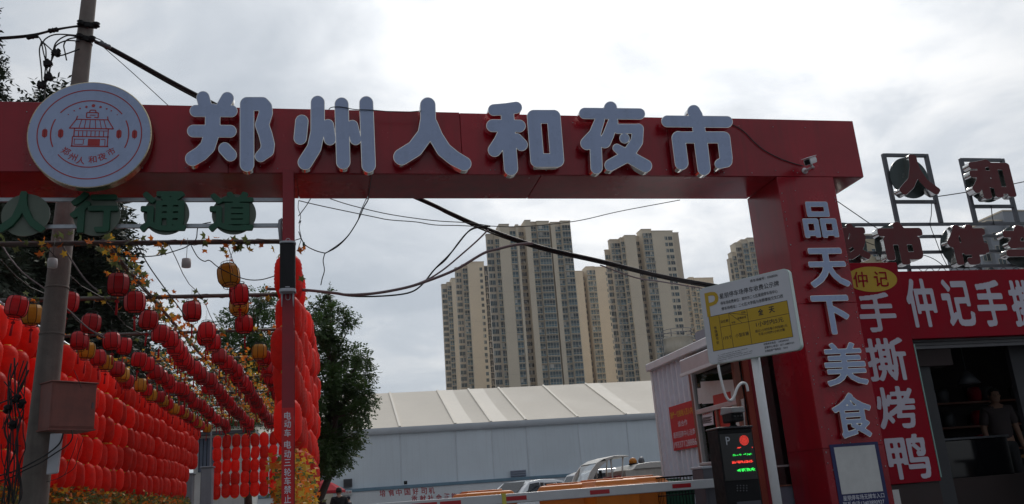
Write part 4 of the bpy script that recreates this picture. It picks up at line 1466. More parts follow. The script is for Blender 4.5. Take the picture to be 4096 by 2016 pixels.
for i in range(len(seams) - 1):
    a, b = seams[i], seams[i + 1]
    mb = MB(sub=tent.location)
    n = 6                                   # membrane sags a little between ribs
    rows = []
    for k in range(n + 1):
        u = k / n
        row = []
        for j in range(7):
            v = j / 6
            sag = .11 * sin(pi * u) * sin(pi * v)
            row.append((a + (b - a) * u, TY - .12 + (TR - TY + .12) * v, ZE + (ZR - ZE) * v - sag))
        rows.append(row)
    vs = [p for r in rows for p in r]
    mb.add(vs, [(k * 7 + j, (k + 1) * 7 + j, (k + 1) * 7 + j + 1, k * 7 + j + 1) for k in range(n) for j in range(6)], 0, True)
    mb.build('roof_panel', M['tentroof'], tent)
    if i in (4, 5, 8):                      # paler strip beside the rib: roof translucency put into the colour
        mb = MB(sub=tent.location)
        w_ = .95
        vs = []
        for j in range(7):
            v = j / 6
            for u in (.08, w_ * .5, w_):
                sg = .11 * sin(pi * u / (b - a)) * sin(pi * v)
                vs.append((a + u, TY - .125 + (TR - TY + .12) * v, ZE + .012 + (ZR - ZE) * v - sg))
        mb.add(vs, [(3 * j + q, 3 * j + q + 1, 3 * j + q + 4, 3 * j + q + 3) for j in range(6) for q in range(2)], 0, True)
        mb.build('translucency_strip', M['tentrib'], tent)
    mb = MB(sub=tent.location)
    mb.box((a + .02, TY + .01 * (i % 2), 1.9), (b - .02, TY + .06, ZE - .02))
    bevel(mb.build('wall_panel', M['tentwall'], tent), .01, 1)
    mb = MB(sub=tent.location)
    m_ = 10
    vs = []
    for k in range(m_ + 1):
        x = a + (b - a) * k / m_
        w = .012 * sin(k * 2.1 + i)
        vs += [(x, TY - .13, ZE + .004), (x, TY - .14 + w, ZV + .012 * sin(k * 1.7 + i * 2)), (x, TY - .09 + w, ZV + .012 * sin(k * 1.7 + i * 2) - .02)]
    mb.add(vs, [(3 * k + r, 3 * k + r + 1, 3 * k + r + 4, 3 * k + r + 3) for k in range(m_) for r in range(2)], 0, True)
    mb.build('valance', M['tentband'], tent)
for x in seams:
    mb = MB(sub=tent.location)
    mb.bar((x, TY - .13, ZE + .03), (x, TR, ZR + .04), .12, .05)
    mb.build('roof_rib', M['tentrib'], tent)
    mb = MB(sub=tent.location)
    mb.box((x - .0195, TY - .012, 1.9), (x + .0195, TY + .05, ZV + .05))
    mb.build('wall_joint', M['tentband'], tent)
mb = MB(sub=tent.location)
mb.add([(seams[0], TR, ZR), (seams[-1], TR, ZR), (seams[-1], TR + 7, ZE), (seams[0], TR + 7, ZE)], [(0, 1, 2, 3)])
mb.build('rear_slope', M['tentroof'], tent)
mb = MB(sub=tent.location)
mb.add([(seams[0], TY, 0), (seams[0], TY, ZE), (seams[0], TR, ZR), (seams[0], TR + 7, ZE), (seams[0], TR + 7, 0)], [(0, 1, 2, 3, 4)])
mb.build('gable', M['tentwall'], tent)
# low wall with slogan
SY = TY - .25
zs1 = atY(2000, 1917, SY).z
sw_ = empty('slogan_wall', (12, SY, 0))
tag(sw_, 'low white painted wall with a blue top strip and red slogan, along the tent', 'wall')
mb = MB(sub=sw_.location); mb.box((seams[0], SY, 0), (seams[-1], SY + .2, zs1 - .12)); mb.build('wall_face', M['wallwhite'], sw_)
mb = MB(sub=sw_.location); mb.box((seams[0], SY - .05, zs1 - .12), (seams[-1], SY + .22, zs1 + .04)); bevel(mb.build('top_strip', M['bluestrip'], sw_), .01, 1)
c88 = lambda x, y: (1200 + x * .2718, 1760 + y * .2718)
M['slogan'] = mat('slogan_red', (.42, .03, .045), .6, var=.1)
for s, xs0, y0, y1 in (('培育中国好司机', [1215, 1345, 1455, 1580, 1700, 1825, 1938], 785, 742), ('贡献社会正能量', [1685, 1810, 1925, 2045, 2160, 2272, 2385], 868, 822)):
    for k, ch in enumerate(s):
        p = atY(*c88(xs0[k], y0 + (y1 - y0) * k / 6), SY - .003)
        a = radians(rnd.gauss(0, 4))
        lettering('lettering', ch, sw_, p, (cos(a), 0, sin(a)), (-sin(a) - .08, 0, cos(a)), .30, .33, M['slogan'], .02, 'C')


def wallbox(name, label, cat, x0, y0, x1, y1, Y, d, m_, cf, slats=0, m2=None):
    a, b = atY(*cf(x0, y1), Y), atY(*cf(x1, y0), Y)
    e_ = empty(name, ((a.x + b.x) / 2, Y, a.z))
    tag(e_, label, cat)
    mb = MB(sub=e_.location); mb.box((a.x, Y, a.z), (b.x, Y + d, b.z)); bevel(mb.build('case', m_, e_), .01, 1)
    for k in range(slats):
        z = a.z + .05 + (b.z - a.z - .1) * k / max(1, slats - 1)
        mb = MB(sub=e_.location); mb.obox((a.x + .03, Y - .03, z), (b.x - a.x - .06, 0, 0), (0, .028, .02), (0, -.004, .012)); mb.build('slat', m2 or m_, e_)
    return e_, a, b


wallbox('vent_box', 'dark louvred vent box on the tent wall above the toilet sign', 'vent', 642, 568, 768, 703, TY - .16, .15, M['darksteel'], c88, 7)
c55 = lambda x, y: (1780 + x * .3649, 1700 + y * .3649)
wallbox('vent_box', 'plain blue-grey vent box on the tent wall above the parked car', 'vent', 727, 490, 887, 572, TY - .16, .15, mat('vent_grey', (.22, .25, .32), .5), c55, 3)
e_, a, b = wallbox('floodlight', 'small square black-framed floodlight standing on the blue wall strip', 'floodlight', 1531, 600, 1578, 655, TY - .35, .06, M['black'], c88)
mb = MB(sub=e_.location); mb.box((a.x + .06, TY - .353, a.z + .12), (b.x - .06, TY - .351, b.z - .05)); mb.build('lens', M['paper'], e_)
e_, a, b = wallbox('toilet_sign', 'small white light-box sign with red lettering by the end of the slogan wall', 'sign', 625, 738, 765, 815, SY - .12, .1, M['paper'], c88)
lettering('lettering', '卫生间', e_, ((a.x + b.x) / 2, SY - .123, a.z + (b.z - a.z) * .58), (1, 0, 0), (0, 0, 1), (b.x - a.x) * .8, (b.z - a.z) * .45, M['slogan'], .02, 'C')

# ------------------------------------------------------------------ high-rise towers
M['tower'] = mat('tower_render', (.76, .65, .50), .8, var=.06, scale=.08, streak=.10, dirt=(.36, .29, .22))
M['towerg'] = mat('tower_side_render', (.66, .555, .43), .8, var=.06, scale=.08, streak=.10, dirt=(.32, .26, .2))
M['wframe'] = mat('window_frame', (.50, .47, .40), .5, var=.1)
M['wglass'] = mat('window_glass', (.040, .075, .090), .12, var=.5, scale=.4, rnd=.6, spec=.45)
M['wdark'] = mat('window_dark', (.02, .024, .028), .12, var=.3, scale=.5, rnd=.5, spec=.7)
M['wslab'] = mat('balcony_slab', (.74, .65, .52), .7, var=.08)
M['wrail'] = mat('balcony_glass', (.085, .15, .175), .15, var=.2, rnd=.35, spec=.4)


_wc = {}
M['curtain'] = mat('curtain_cream', (.42, .40, .37), .8, var=.1, rnd=.3)
RW = random.Random(9)


def win_mesh(kind, w, h, var=0):
    k = (kind, round(w, 1), round(h, 1), var)
    if k in _wc: return _wc[k]
    mb = MB()
    if kind == 'w':        # plain window
        mb.box((-w / 2, .0, 0), (w / 2, .05, h), 1)
        for a, b in (((-w / 2 - .08, -.10, -.08), (w / 2 + .08, .04, .0)), ((-w / 2 - .08, -.10, h), (w / 2 + .08, .04, h + .08)), ((-w / 2 - .08, -.10, .001), (-w / 2, .04, h - .001)), ((w / 2, -.10, .001), (w / 2 + .08, .04, h - .001)),
                     ((-.04, -.07, .002), (.04, -.001, h - .002))):
            mb.box(a, b, 0)
    elif kind == 'd':      # dark opening with a ledge
        mb.box((-w / 2, .0, 0), (w / 2, .05, h), 1)
        mb.box((-w / 2 - .2, -.55, -.35), (w / 2 + .2, .02, -.15), 0)
        mb.box((-.05, -.06, .002), (.05, -.001, h - .002), 0)
    else:                  # glazed balcony
        mb.box((-w / 2, -.62, .85), (w / 2, -.5, h), 1)
        mb.box((-w / 2, -.66, .02), (w / 2, -.5, .85), 2)
        mb.box((-w / 2 - .12, -.85, -.22), (w / 2 + .12, .02, .0), 0)
        nm = max(2, int(w / 1.1))
        for i in range(nm + 1):
            x = -w / 2 + w * i / nm
            mb.box((x - .05, -.70, .001), (x + .05, -.45, h), 0)
        mb.box((-w / 2, -.705, .82), (w / 2, -.44, .9), 0)
        mb.box((-w / 2, -.71, h), (w / 2, .0, h + .12), 0)
        mb.box((-w / 2 + .02, -.45, .0), (-w / 2 + .06, .02, h), 1)
        mb.box((w / 2 - .06, -.45, .0), (w / 2 - .02, .02, h), 1)
    if var == 1:           # a pale curtain behind part of the glass
        y_ = -.63 if kind == 'b' else -.012
        z_ = .9 if kind == 'b' else .05
        mb.box((-w * .42, y_, z_), (-w * .08, y_ + .008, h - .05), 3)
    if var == 2:           # an air-conditioning unit
        if kind == 'b': mb.box((w * .12, -1.15, .02), (w * .12 + .8, -.86, .6), 3)
        else: mb.box((-.4, -.52 if kind == 'd' else -.42, -.149 if kind == 'd' else -.75), (.4, -.14, .42 if kind == 'd' else -.2), 3)
    if var == 3:           # a sash standing open: dark gap
        y_ = -.635 if kind == 'b' else -.014
        mb.box((w * .06, y_, .92 if kind == 'b' else .05), (w * .36, y_ + .01, h - .06), 4)
    me = mb.mesh('window', {'w': [M['wframe'], M['wglass'], M['wrail']], 'd': [M['wslab'], M['wdark'], M['wrail']], 'b': [M['wslab'], M['wglass'], M['wrail']]}[kind] + [M['curtain'], M['wdark']])
    _wc[k] = me
    return me


def tower(label, Y, yref, bays, fh=2.95, zmin=26.0, depth=7.0):
    """bays: (x0, x1, ytop, dy, material, [(xc, width_m, height_m, kind)]) with x in picture pixels at height yref"""
    X = lambda x: atY(x, yref, Y).x
    Z = lambda x, y: atY(x, y, Y).z
    r = empty('apartment_tower', (X((bays[0][0] + bays[-1][1]) / 2), Y, 0))
    tag(r, label, 'tower', 'apartment towers behind the tent')
    cnt = 0
    for x0, x1, yt, dy, m_, cols in bays:
        a, b = X(x0), X(x1)
        # the top edge: the bay's own column of pixels leans, so take the height at its own x near the top
        zt_ = Z((x0 + x1) / 2, yt)
        mb = MB(sub=r.location)
        mb.box((a, Y + dy, 0), (b, Y + depth, zt_))
        mb.build('wall', m_, r)
        mb = MB(sub=r.location)
        mb.box((a - .15, Y + dy - .15, zt_ + .01), (b + .15, Y + depth + .1, zt_ + .3))
        mb.build('parapet', M['wslab'], r)
        k = 0
        z = zt_ - 4.3
        while z > zmin:
            for xc, w, h, kind in cols:
                if cnt < 298:
                    o = bpy.data.objects.new('window', win_mesh(kind, w, h, RW.choice((0, 0, 0, 1, 1, 2, 3))))
                    COL.objects.link(o)
                    o.parent = r
                    o.location = Vector((X(xc), Y + dy - .01, z)) - r.location
                    cnt += 1
            if dy < 3:
                k += 1
            z -= fh
        if b - a > 4 and not any(q[3] == 'b' for q in cols):
            for kk in range(4):          # expansion joints
                zz_ = zt_ - 12 - kk * 17
                if zz_ > zmin:
                    mb = MB(sub=r.location); mb.box((a + .05, Y + dy - .02, zz_), (b - .05, Y + dy + .05, zz_ + .12)); mb.build('joint_line', M['towerg'], r)
    return r


T1 = lambda x: 1900 + .552 * x
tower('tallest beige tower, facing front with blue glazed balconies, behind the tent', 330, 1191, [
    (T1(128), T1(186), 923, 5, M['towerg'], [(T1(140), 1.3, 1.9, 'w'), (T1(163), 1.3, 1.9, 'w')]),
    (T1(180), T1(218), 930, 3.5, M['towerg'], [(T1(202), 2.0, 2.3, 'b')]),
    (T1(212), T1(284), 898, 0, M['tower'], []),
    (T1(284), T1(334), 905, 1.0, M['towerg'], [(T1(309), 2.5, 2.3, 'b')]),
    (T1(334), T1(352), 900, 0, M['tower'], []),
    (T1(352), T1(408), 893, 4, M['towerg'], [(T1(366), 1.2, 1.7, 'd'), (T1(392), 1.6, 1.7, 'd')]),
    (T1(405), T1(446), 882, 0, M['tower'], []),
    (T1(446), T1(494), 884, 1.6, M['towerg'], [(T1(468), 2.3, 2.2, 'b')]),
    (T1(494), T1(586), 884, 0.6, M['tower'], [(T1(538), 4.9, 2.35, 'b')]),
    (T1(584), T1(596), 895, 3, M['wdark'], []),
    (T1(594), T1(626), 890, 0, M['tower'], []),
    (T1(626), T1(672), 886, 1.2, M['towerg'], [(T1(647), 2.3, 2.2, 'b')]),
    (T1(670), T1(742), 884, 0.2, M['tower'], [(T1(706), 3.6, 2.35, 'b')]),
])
T2 = lambda x: 1740 + .4573 * x
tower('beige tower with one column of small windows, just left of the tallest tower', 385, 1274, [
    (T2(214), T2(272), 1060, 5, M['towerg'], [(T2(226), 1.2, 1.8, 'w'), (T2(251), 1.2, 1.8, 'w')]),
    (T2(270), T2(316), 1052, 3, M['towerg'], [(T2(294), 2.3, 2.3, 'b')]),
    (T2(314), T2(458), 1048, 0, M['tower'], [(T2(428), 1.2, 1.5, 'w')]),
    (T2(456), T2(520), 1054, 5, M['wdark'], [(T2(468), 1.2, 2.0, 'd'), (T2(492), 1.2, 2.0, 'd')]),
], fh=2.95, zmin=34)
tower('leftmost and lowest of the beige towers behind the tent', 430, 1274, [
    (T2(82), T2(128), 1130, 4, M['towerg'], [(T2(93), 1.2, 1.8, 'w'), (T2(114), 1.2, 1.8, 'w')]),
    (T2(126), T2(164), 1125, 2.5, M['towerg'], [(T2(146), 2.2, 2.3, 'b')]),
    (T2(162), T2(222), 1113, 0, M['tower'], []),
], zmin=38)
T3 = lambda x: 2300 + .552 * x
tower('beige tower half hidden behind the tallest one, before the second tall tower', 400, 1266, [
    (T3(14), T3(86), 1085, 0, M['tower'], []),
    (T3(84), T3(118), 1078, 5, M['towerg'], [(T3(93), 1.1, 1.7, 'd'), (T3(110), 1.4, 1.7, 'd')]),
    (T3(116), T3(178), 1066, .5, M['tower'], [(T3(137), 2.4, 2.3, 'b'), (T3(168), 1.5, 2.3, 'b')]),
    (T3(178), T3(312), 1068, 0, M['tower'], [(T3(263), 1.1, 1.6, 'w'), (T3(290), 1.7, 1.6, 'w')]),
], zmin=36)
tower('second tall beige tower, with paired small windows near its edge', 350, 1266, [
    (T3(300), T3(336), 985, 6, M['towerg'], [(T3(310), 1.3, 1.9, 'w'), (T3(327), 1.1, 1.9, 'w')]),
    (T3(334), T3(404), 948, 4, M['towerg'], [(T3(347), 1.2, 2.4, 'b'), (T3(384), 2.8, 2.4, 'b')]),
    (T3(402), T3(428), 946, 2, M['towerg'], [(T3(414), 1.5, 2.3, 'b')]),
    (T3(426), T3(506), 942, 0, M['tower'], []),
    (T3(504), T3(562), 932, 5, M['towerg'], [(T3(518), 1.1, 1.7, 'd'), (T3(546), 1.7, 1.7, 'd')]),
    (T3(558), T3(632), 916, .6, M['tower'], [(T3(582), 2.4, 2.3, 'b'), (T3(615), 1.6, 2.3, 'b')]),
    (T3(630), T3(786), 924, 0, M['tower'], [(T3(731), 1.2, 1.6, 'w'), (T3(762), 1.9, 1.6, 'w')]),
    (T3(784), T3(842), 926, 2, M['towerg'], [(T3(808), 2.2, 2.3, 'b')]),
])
tower('low beige tower behind the water tank, to the right of the second tall tower', 400, 1266, [
    (T3(838), T3(872), 1120, 3, M['towerg'], [(T3(856), 1.5, 2.2, 'b')]),
    (T3(870), T3(902), 1108, 1, M['tower'], [(T3(886), 2.2, 2.3, 'b')]),
    (T3(900), T3(1040), 1112, 0, M['tower'], [(T3(918), 2.0, 2.3, 'b')]),
], zmin=36)
T4 = lambda x: 2900 + .552 * x
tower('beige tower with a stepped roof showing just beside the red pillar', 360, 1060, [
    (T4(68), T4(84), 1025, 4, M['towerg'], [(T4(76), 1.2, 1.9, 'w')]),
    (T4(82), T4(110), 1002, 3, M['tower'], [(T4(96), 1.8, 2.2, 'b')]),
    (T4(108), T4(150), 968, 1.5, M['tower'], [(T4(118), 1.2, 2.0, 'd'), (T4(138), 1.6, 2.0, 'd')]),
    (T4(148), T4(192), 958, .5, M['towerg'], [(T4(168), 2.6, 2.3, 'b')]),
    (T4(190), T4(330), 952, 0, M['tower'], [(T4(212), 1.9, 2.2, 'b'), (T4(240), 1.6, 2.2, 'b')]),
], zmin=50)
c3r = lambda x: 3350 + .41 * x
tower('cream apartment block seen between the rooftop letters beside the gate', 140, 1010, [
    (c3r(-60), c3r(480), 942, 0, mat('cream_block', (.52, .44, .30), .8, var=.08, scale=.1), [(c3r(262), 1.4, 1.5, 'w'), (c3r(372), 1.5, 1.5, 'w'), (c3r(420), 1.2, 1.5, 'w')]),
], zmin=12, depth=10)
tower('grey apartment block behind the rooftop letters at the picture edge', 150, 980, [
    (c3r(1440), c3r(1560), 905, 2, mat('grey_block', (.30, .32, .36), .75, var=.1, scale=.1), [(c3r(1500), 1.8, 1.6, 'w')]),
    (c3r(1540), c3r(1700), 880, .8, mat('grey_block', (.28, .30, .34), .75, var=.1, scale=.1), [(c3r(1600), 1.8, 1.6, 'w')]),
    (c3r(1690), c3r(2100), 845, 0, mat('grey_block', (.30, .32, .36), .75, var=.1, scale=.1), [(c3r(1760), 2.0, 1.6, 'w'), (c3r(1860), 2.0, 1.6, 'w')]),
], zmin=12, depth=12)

# ------------------------------------------------------------------ water tank on its stand, behind the booth
WY = 62
wa, wb = atY(2662, 1420, WY), atY(2775, 1415, WY)
wc = (wa + wb) / 2
wr = (wb.x - wa.x) / 2
wt = empty('water_tank', (wc.x, WY, 0))
tag(wt, 'round grey concrete water tank with a railing on top, above the booth roof', 'water tank')
zt_ = atY(2716, 1352, WY).z
h0 = zt_ - wc.z
mb = MB(); mb.lathe([(wr * .96, wc.z), (wr * .98, wc.z + h0 * .5), (wr * .98, zt_ - .12), (wr * 1.05, zt_ - .1), (wr * 1.05, zt_)], 28); mb.build('drum', mat('tank_concrete', (.40, .38, .34), .85, var=.12, scale=2, streak=.3), wt)
mb = MB(); mb.lathe([(wr * 1.12, wc.z - .25), (wr * 1.12, wc.z - .02)], 28, smooth=False); mb.build('deck', M['darksteel'], wt)
for k in range(8):
    an = 2 * pi * k / 8
    mb = MB(); mb.tube([(wr * cos(an), wr * sin(an), zt_), (wr * cos(an), wr * sin(an), zt_ + .6)], .03, 5); mb.build('rail_post', M['darksteel'], wt)
for z in (.32, .6):
    mb = MB(); mb.tube([(wr * cos(2 * pi * k / 24), wr * sin(2 * pi * k / 24), zt_ + z) for k in range(25)], .025, 5, caps=False); mb.build('railing', M['darksteel'], wt)
for k in range(4):
    an = 2 * pi * (k + .5) / 4
    mb = MB(); mb.bar((wr * .8 * cos(an), wr * .8 * sin(an), 0), (wr * .8 * cos(an), wr * .8 * sin(an), wc.z - .25), .25); mb.build('leg', M['concrete'], wt)
mb = MB()
for s in (-.2, .2): mb.tube([(-wr * 1.15, s, wc.z - .9), (-wr * 1.15, s, zt_ + .5)], .03, 5)
for k in range(7): mb.tube([(-wr * 1.15, -.2, wc.z - .7 + .4 * k), (-wr * 1.15, .2, wc.z - .7 + .4 * k)], .02, 4)
mb.build('ladder', M['darksteel'], wt)

# ------------------------------------------------------------------ buildings past the end of the walkway
M['shed'] = mat('shed_wall', (.62, .62, .60), .8, var=.1, scale=1, streak=.25)
M['greywall'] = mat('grey_wall', (.30, .31, .35), .85, var=.12, scale=2, streak=.2)
hs = empty('white_shed', (atY(840, 1990, 39).x, 39, 0))
tag(hs, 'small white building with a barred window beyond the end of the walkway', 'building')
a, b = atY(770, 1990, 39).x, atY(1000, 1990, 39).x
zt_ = atY(840, 1742, 39).z
mb = MB(sub=hs.location); mb.box((a, 39, 0), (b, 43, zt_)); mb.build('wall', M['shed'], hs)
mb = MB(sub=hs.location); mb.box((a - .2, 38.7, zt_ + .01), (b + .2, 43.2, zt_ + .15)); mb.build('roof', M['darksteel'], hs)
wx = atY(828, 1820, 38.97)
wn = MB(sub=hs.location); wn.box((wx.x - .35, 38.96, wx.z - .7), (wx.x + .35, 39.0, wx.z + .7)); w_ = wn.build('window', mat('shed_glass', (.18, .22, .3), .2), hs)
for k in range(5):
    mb = MB(sub=hs.location); mb.tube([(wx.x - .3 + .15 * k, 38.9, wx.z - .7), (wx.x - .3 + .15 * k, 38.9, wx.z + .7)], .015, 4); mb.build('bar', M['black'], w_)
for lab, x0, x1, yt in (('grey rendered wall stub at the end of the long lantern wall', 715, 768, 1900), ('grey rendered wall stub before the white building', 800, 846, 1872)):
    a, b = atY(x0, 1990, 31.5).x, atY(x1, 1990, 31.5).x
    zz_ = atY((x0 + x1) / 2, yt, 31.5).z
    mb = MB(); mb.box((0, 0, 0), (b - a, .5, zz_)); mb.box((-.04, -.04, zz_ + .002), (b - a + .04, .54, zz_ + .06))
    tag(bevel(mb.build('wall_stub', M['greywall'], None, (a, 31.5, 0)), .02, 1), lab, 'wall', 'wall stubs')
# cream lean-to and red parasol by the toilet sign
ls = empty('cream_lean_to', (atY(1340, 1990, 44).x, 44, 0))
tag(ls, 'low cream lean-to with a dark sloping roof edge at the tent corner', 'lean-to')
a, b = atY(1285, 2000, 44), atY(1333, 2000, 44)
zl, zr_ = atY(1290, 1946, 44).z, atY(1333, 1950, 44).z
mb = MB(sub=ls.location); mb.add([(a.x - 1, 44, 0), (b.x, 44, 0), (b.x, 44, zr_), (a.x - 1, 44, zl + .12), (a.x - 1, 45.5, 0), (b.x, 45.5, 0), (b.x, 45.5, zr_), (a.x - 1, 45.5, zl + .12)], [(0, 1, 2, 3), (1, 5, 6, 2), (3, 2, 6, 7), (4, 0, 3, 7)])
mb.build('wall', mat('cream_wall', (.62, .57, .46), .8, var=.08), ls)
mb = MB(sub=ls.location); mb.bar((a.x - 1.1, 43.95, zl + .2), (b.x + .1, 43.95, zr_ + .06), .12, .1); mb.build('roof_edge', M['darksteel'], ls)
pr = atY(1291, 1960, 30)
um = empty('red_parasol', (pr.x, 30, 0))
tag(um, 'red canvas parasol showing past the lantern wall, beside the walking people', 'parasol')
mb = MB(); mb.lathe([(.75, pr.z - .12), (.74, pr.z - .04), (.35, pr.z + .2), (.02, pr.z + .32)], 8, smooth=False); mb.build('canopy', mat('parasol_red', (.5, .03, .05), .8, trans=.3), um)
mb = MB(); mb.tube([(0, 0, 0), (0, 0, pr.z + .3)], .025, 6); mb.build('pole', M['white'], um)
st = empty('wooden_counter', (atY(1310, 2010, 29).x, 29, 0))
tag(st, 'brown wooden stall counter under the red parasol', 'counter')
mb = MB(); mb.box((-.5, -.3, 0), (.35, .3, 1.02)); bevel(mb.build('body', mat('wood_brown', (.16, .075, .03), .7, var=.2, scale=4), st), .01, 1)
mb = MB(); mb.box((-.55, -.35, 1.021), (.4, .35, 1.06)); bevel(mb.build('worktop', mat('wood_top', (.24, .12, .05), .6, var=.2, scale=4), st), .01, 1)

# added wall that blocks the bright horizon behind the long lantern wall
bw_ = MB(); bw_.box((-6.3, 9.0, 0), (-6.1, 34, 2.35)); bw_.box((-6.36, 9.0, 2.351), (-6.04, 34, 2.45))
tag(bw_.build('horizon_blocker', mat('blocker_wall', (.12, .105, .095), .9, var=.2, scale=1.5, streak=.3)), 'added dark wall blocking the bright horizon behind the long lantern wall', 'wall')

# ------------------------------------------------------------------ trees
def leaf_cloud(mb, blobs, n, Y, dY, size, droop, rng, mi=0, twig=5, elong=2.2, tight=1.04):
    """short twigs of leaflets filling blobs given as picture px (x, y, r) round the plane Y"""
    B = []
    for x, y, r in blobs:
        yy = Y + rng.uniform(-dY, dY) * .5
        c = atY(x, y, yy)
        B.append((c, r * c.y / F * tight))
    w = [b[1] ** 2 for b in B]
    tw = sum(w)
    for c, r in B:
        for _ in range(int(n * r * r / tw)):
            u = Vector((rng.gauss(0, 1), rng.gauss(0, 1), rng.gauss(0, 1))).normalized()
            p = c + u * r * rng.random() ** .45
            dr = (u + Vector((rng.gauss(0, .5), rng.gauss(0, .5), rng.gauss(0, .3) - droop))).normalized()
            sd = dr.cross(Vector((0, 0, 1)))
            sd = sd.normalized() if sd.length > .05 else Vector((1, 0, 0))
            for k in range(twig):
                for s in (-1, 1):
                    q = p + dr * size * .62 * k
                    ax = (sd * s * .85 + dr * .5 + Vector((rng.gauss(0, .15), rng.gauss(0, .15), rng.gauss(0, .2) - .15))).normalized()
                    bx_ = ax.cross(dr)
                    bx_ = (bx_.normalized() if bx_.length > .05 else sd)
                    bx_ = ax.cross(bx_).normalized() * size / elong / 2 + Vector((0, 0, rng.gauss(0, .1) * size))
                    e1 = q + ax * size
                    mid = q + ax * size * .5
                    mb.add([q, mid + bx_, e1, mid - bx_], [(0, 1, 2, 3)], mi)
    return B


def limbs(mb, base, B, r0, rng):
    c = sum((b[0] for b in B), Vector()) / len(B)
    hi = max(b[0].z for b in B)
    lead = [base, base.lerp(Vector((c.x, c.y, base.z + (c.z - base.z) * .6)), .8), Vector((c.x, c.y, c.z)), max((b[0] for b in B), key=lambda q: q.z)]
    mb.tube(lead, [r0, r0 * .75, r0 * .5, r0 * .12], 8)
    for b, r in B:
        s = lead[1].lerp(lead[3], min(.9, max(0.05, (b.z - lead[1].z) / max(.1, hi - lead[1].z) * .7)))
        m1 = s.lerp(b, .5) + Vector((rng.gauss(0, .1), rng.gauss(0, .1), .15))
        mb.tube([s, m1, b], [r0 * .32, r0 * .2, r0 * .05], 5)


def tree(name, label, blobs, Y, base_px, n, size, droop, fm, r0=.16, dY=2.0, twig=5, elong=2.2, group='trees', tight=1.04):
    rng = random.Random(len(label) * 7 + int(Y))
    bp_ = atY(base_px, 1900, Y)
    t = empty(name, (bp_.x, Y, 0))
    tag(t, label, 'tree', group)
    mb = MB(sub=t.location)
    B = leaf_cloud(mb, blobs, n, Y, dY, size, droop, rng, twig=twig, elong=elong, tight=tight)
    mb.build('crown', fm, t)
    mb = MB(sub=t.location)
    limbs(mb, Vector((bp_.x, Y, 0)), B, r0, rng)
    mb.build('trunk', M['bark'], t)


cT = lambda x, y, r: (1150 + .738 * x, 1080 + .738 * y, .738 * r)
tree('locust_tree', 'feathery green tree standing between the red lanterns and the white tent',
     [cT(*b) for b in ((222, 130, 26), (205, 190, 42), (255, 215, 32), (205, 250, 50), (310, 268, 40), (345, 290, 26), (170, 320, 72), (235, 360, 55), (250, 420, 45), (330, 455, 48), (395, 470, 36), (435, 485, 24),
                       (260, 505, 62), (390, 555, 52), (445, 560, 24), (250, 600, 85), (350, 620, 60), (410, 665, 54), (445, 720, 28), (290, 715, 95), (380, 770, 55), (420, 790, 28), (240, 820, 92), (330, 890, 66), (385, 905, 32), (260, 960, 70), (320, 1000, 42), (200, 1040, 40),
                       (120, 250, 40), (130, 480, 85), (130, 680, 95), (130, 880, 85), (140, 1000, 70), (165, 1070, 42), (230, 1060, 36), (200, 940, 70), (285, 1030, 40), (190, 1010, 60))], 21.5, 1180, 4300, .085, .35, M['foliage'], r0=.11, tight=.86, group='trees behind the walkway')
tree('locust_tree', 'feathery tree seen through the hanging lanterns, left of the red column',
     [(1045, 1190, 34), (1000, 1230, 46), (1085, 1235, 46), (950, 1270, 46), (905, 1320, 50), (1030, 1320, 80), (870, 1380, 44), (960, 1400, 80), (1080, 1420, 80), (900, 1470, 60), (1010, 1500, 90), (1090, 1560, 70), (930, 1560, 60), (1020, 1640, 60)], 34, 1000, 2300, .12, .3, M['foliage'], group='trees behind the walkway')
tree('locust_tree', 'dark leafy tree low behind the end of the walkway', [(640, 1470, 60), (700, 1520, 60), (600, 1520, 60), (560, 1440, 50), (680, 1600, 70), (760, 1600, 60), (840, 1640, 70), (930, 1660, 60), (1010, 1700, 60), (1090, 1700, 70), (1060, 1960, 60), (980, 1990, 60)], 48, 800, 1500, .18, .2, M['foliage'], group='trees behind the walkway')
rng = random.Random(5)


def conifer(label, cx, ytop, ybot, half, Y, n, lean=0, r0=.18, k0=.16):
    bl = []
    for k in range(16):
        t = (k + .5) / 16
        y = ytop + (ybot - ytop) * t
        hw = half * (.12 + .88 * min(1, t * 2.2)) * (1 - .15 * max(0, t - .7))
        m_ = max(1, int(hw / 42))
        for j in range(-m_, m_ + 1):
            bl.append((cx + lean * t + hw * j / (m_ + .35) + rng.gauss(0, 12), y + rng.gauss(0, 14) + abs(j) * 4, max(22, hw / (m_ + .2) * .60)))
    tree('cypress_tree', label, bl, Y, cx, n, k0, .1, M['foliaged'], r0, 2.5, 6, 4.5, 'dark evergreens behind the lantern wall')


conifer('dark evergreen rising above the beam at the picture edge', -150, 20, 1500, 150, 23, 9000, k0=.2)
conifer('dark evergreen behind the utility pole and the round emblem', 235, 400, 1560, 245, 26, 9500, k0=.22)
conifer('dark evergreen low behind the long lantern wall', 430, 1180, 1750, 170, 30, 4200, k0=.22)


# ------------------------------------------------------------------ attendant's booth
BX, BY0, BY1, BZ = 4.7, 9.32, 12.0, 2.70
r1 = lambda x, y: (2560 + .5645 * x, 1300 + .5645 * y)
M['corr'] = mat('corrugated_steel', (.70, .76, .86), .45, var=.08, scale=3, streak=.2, dirt=(.55, .55, .58), metal=.0)
M['frame_br'] = mat('booth_frame', (.26, .10, .07), .55, var=.2, scale=6)
M['alu'] = mat('aluminium', (.66, .66, .68), .35, metal=.6, var=.1)
M['pane'] = glass('booth_glass', (.78, .82, .82), .3)
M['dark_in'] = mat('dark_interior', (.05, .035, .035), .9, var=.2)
bo = empty('attendant_booth', (BX, 10.6, 0))
tag(bo, 'white corrugated attendant booth with a papered window behind the barrier', 'booth')


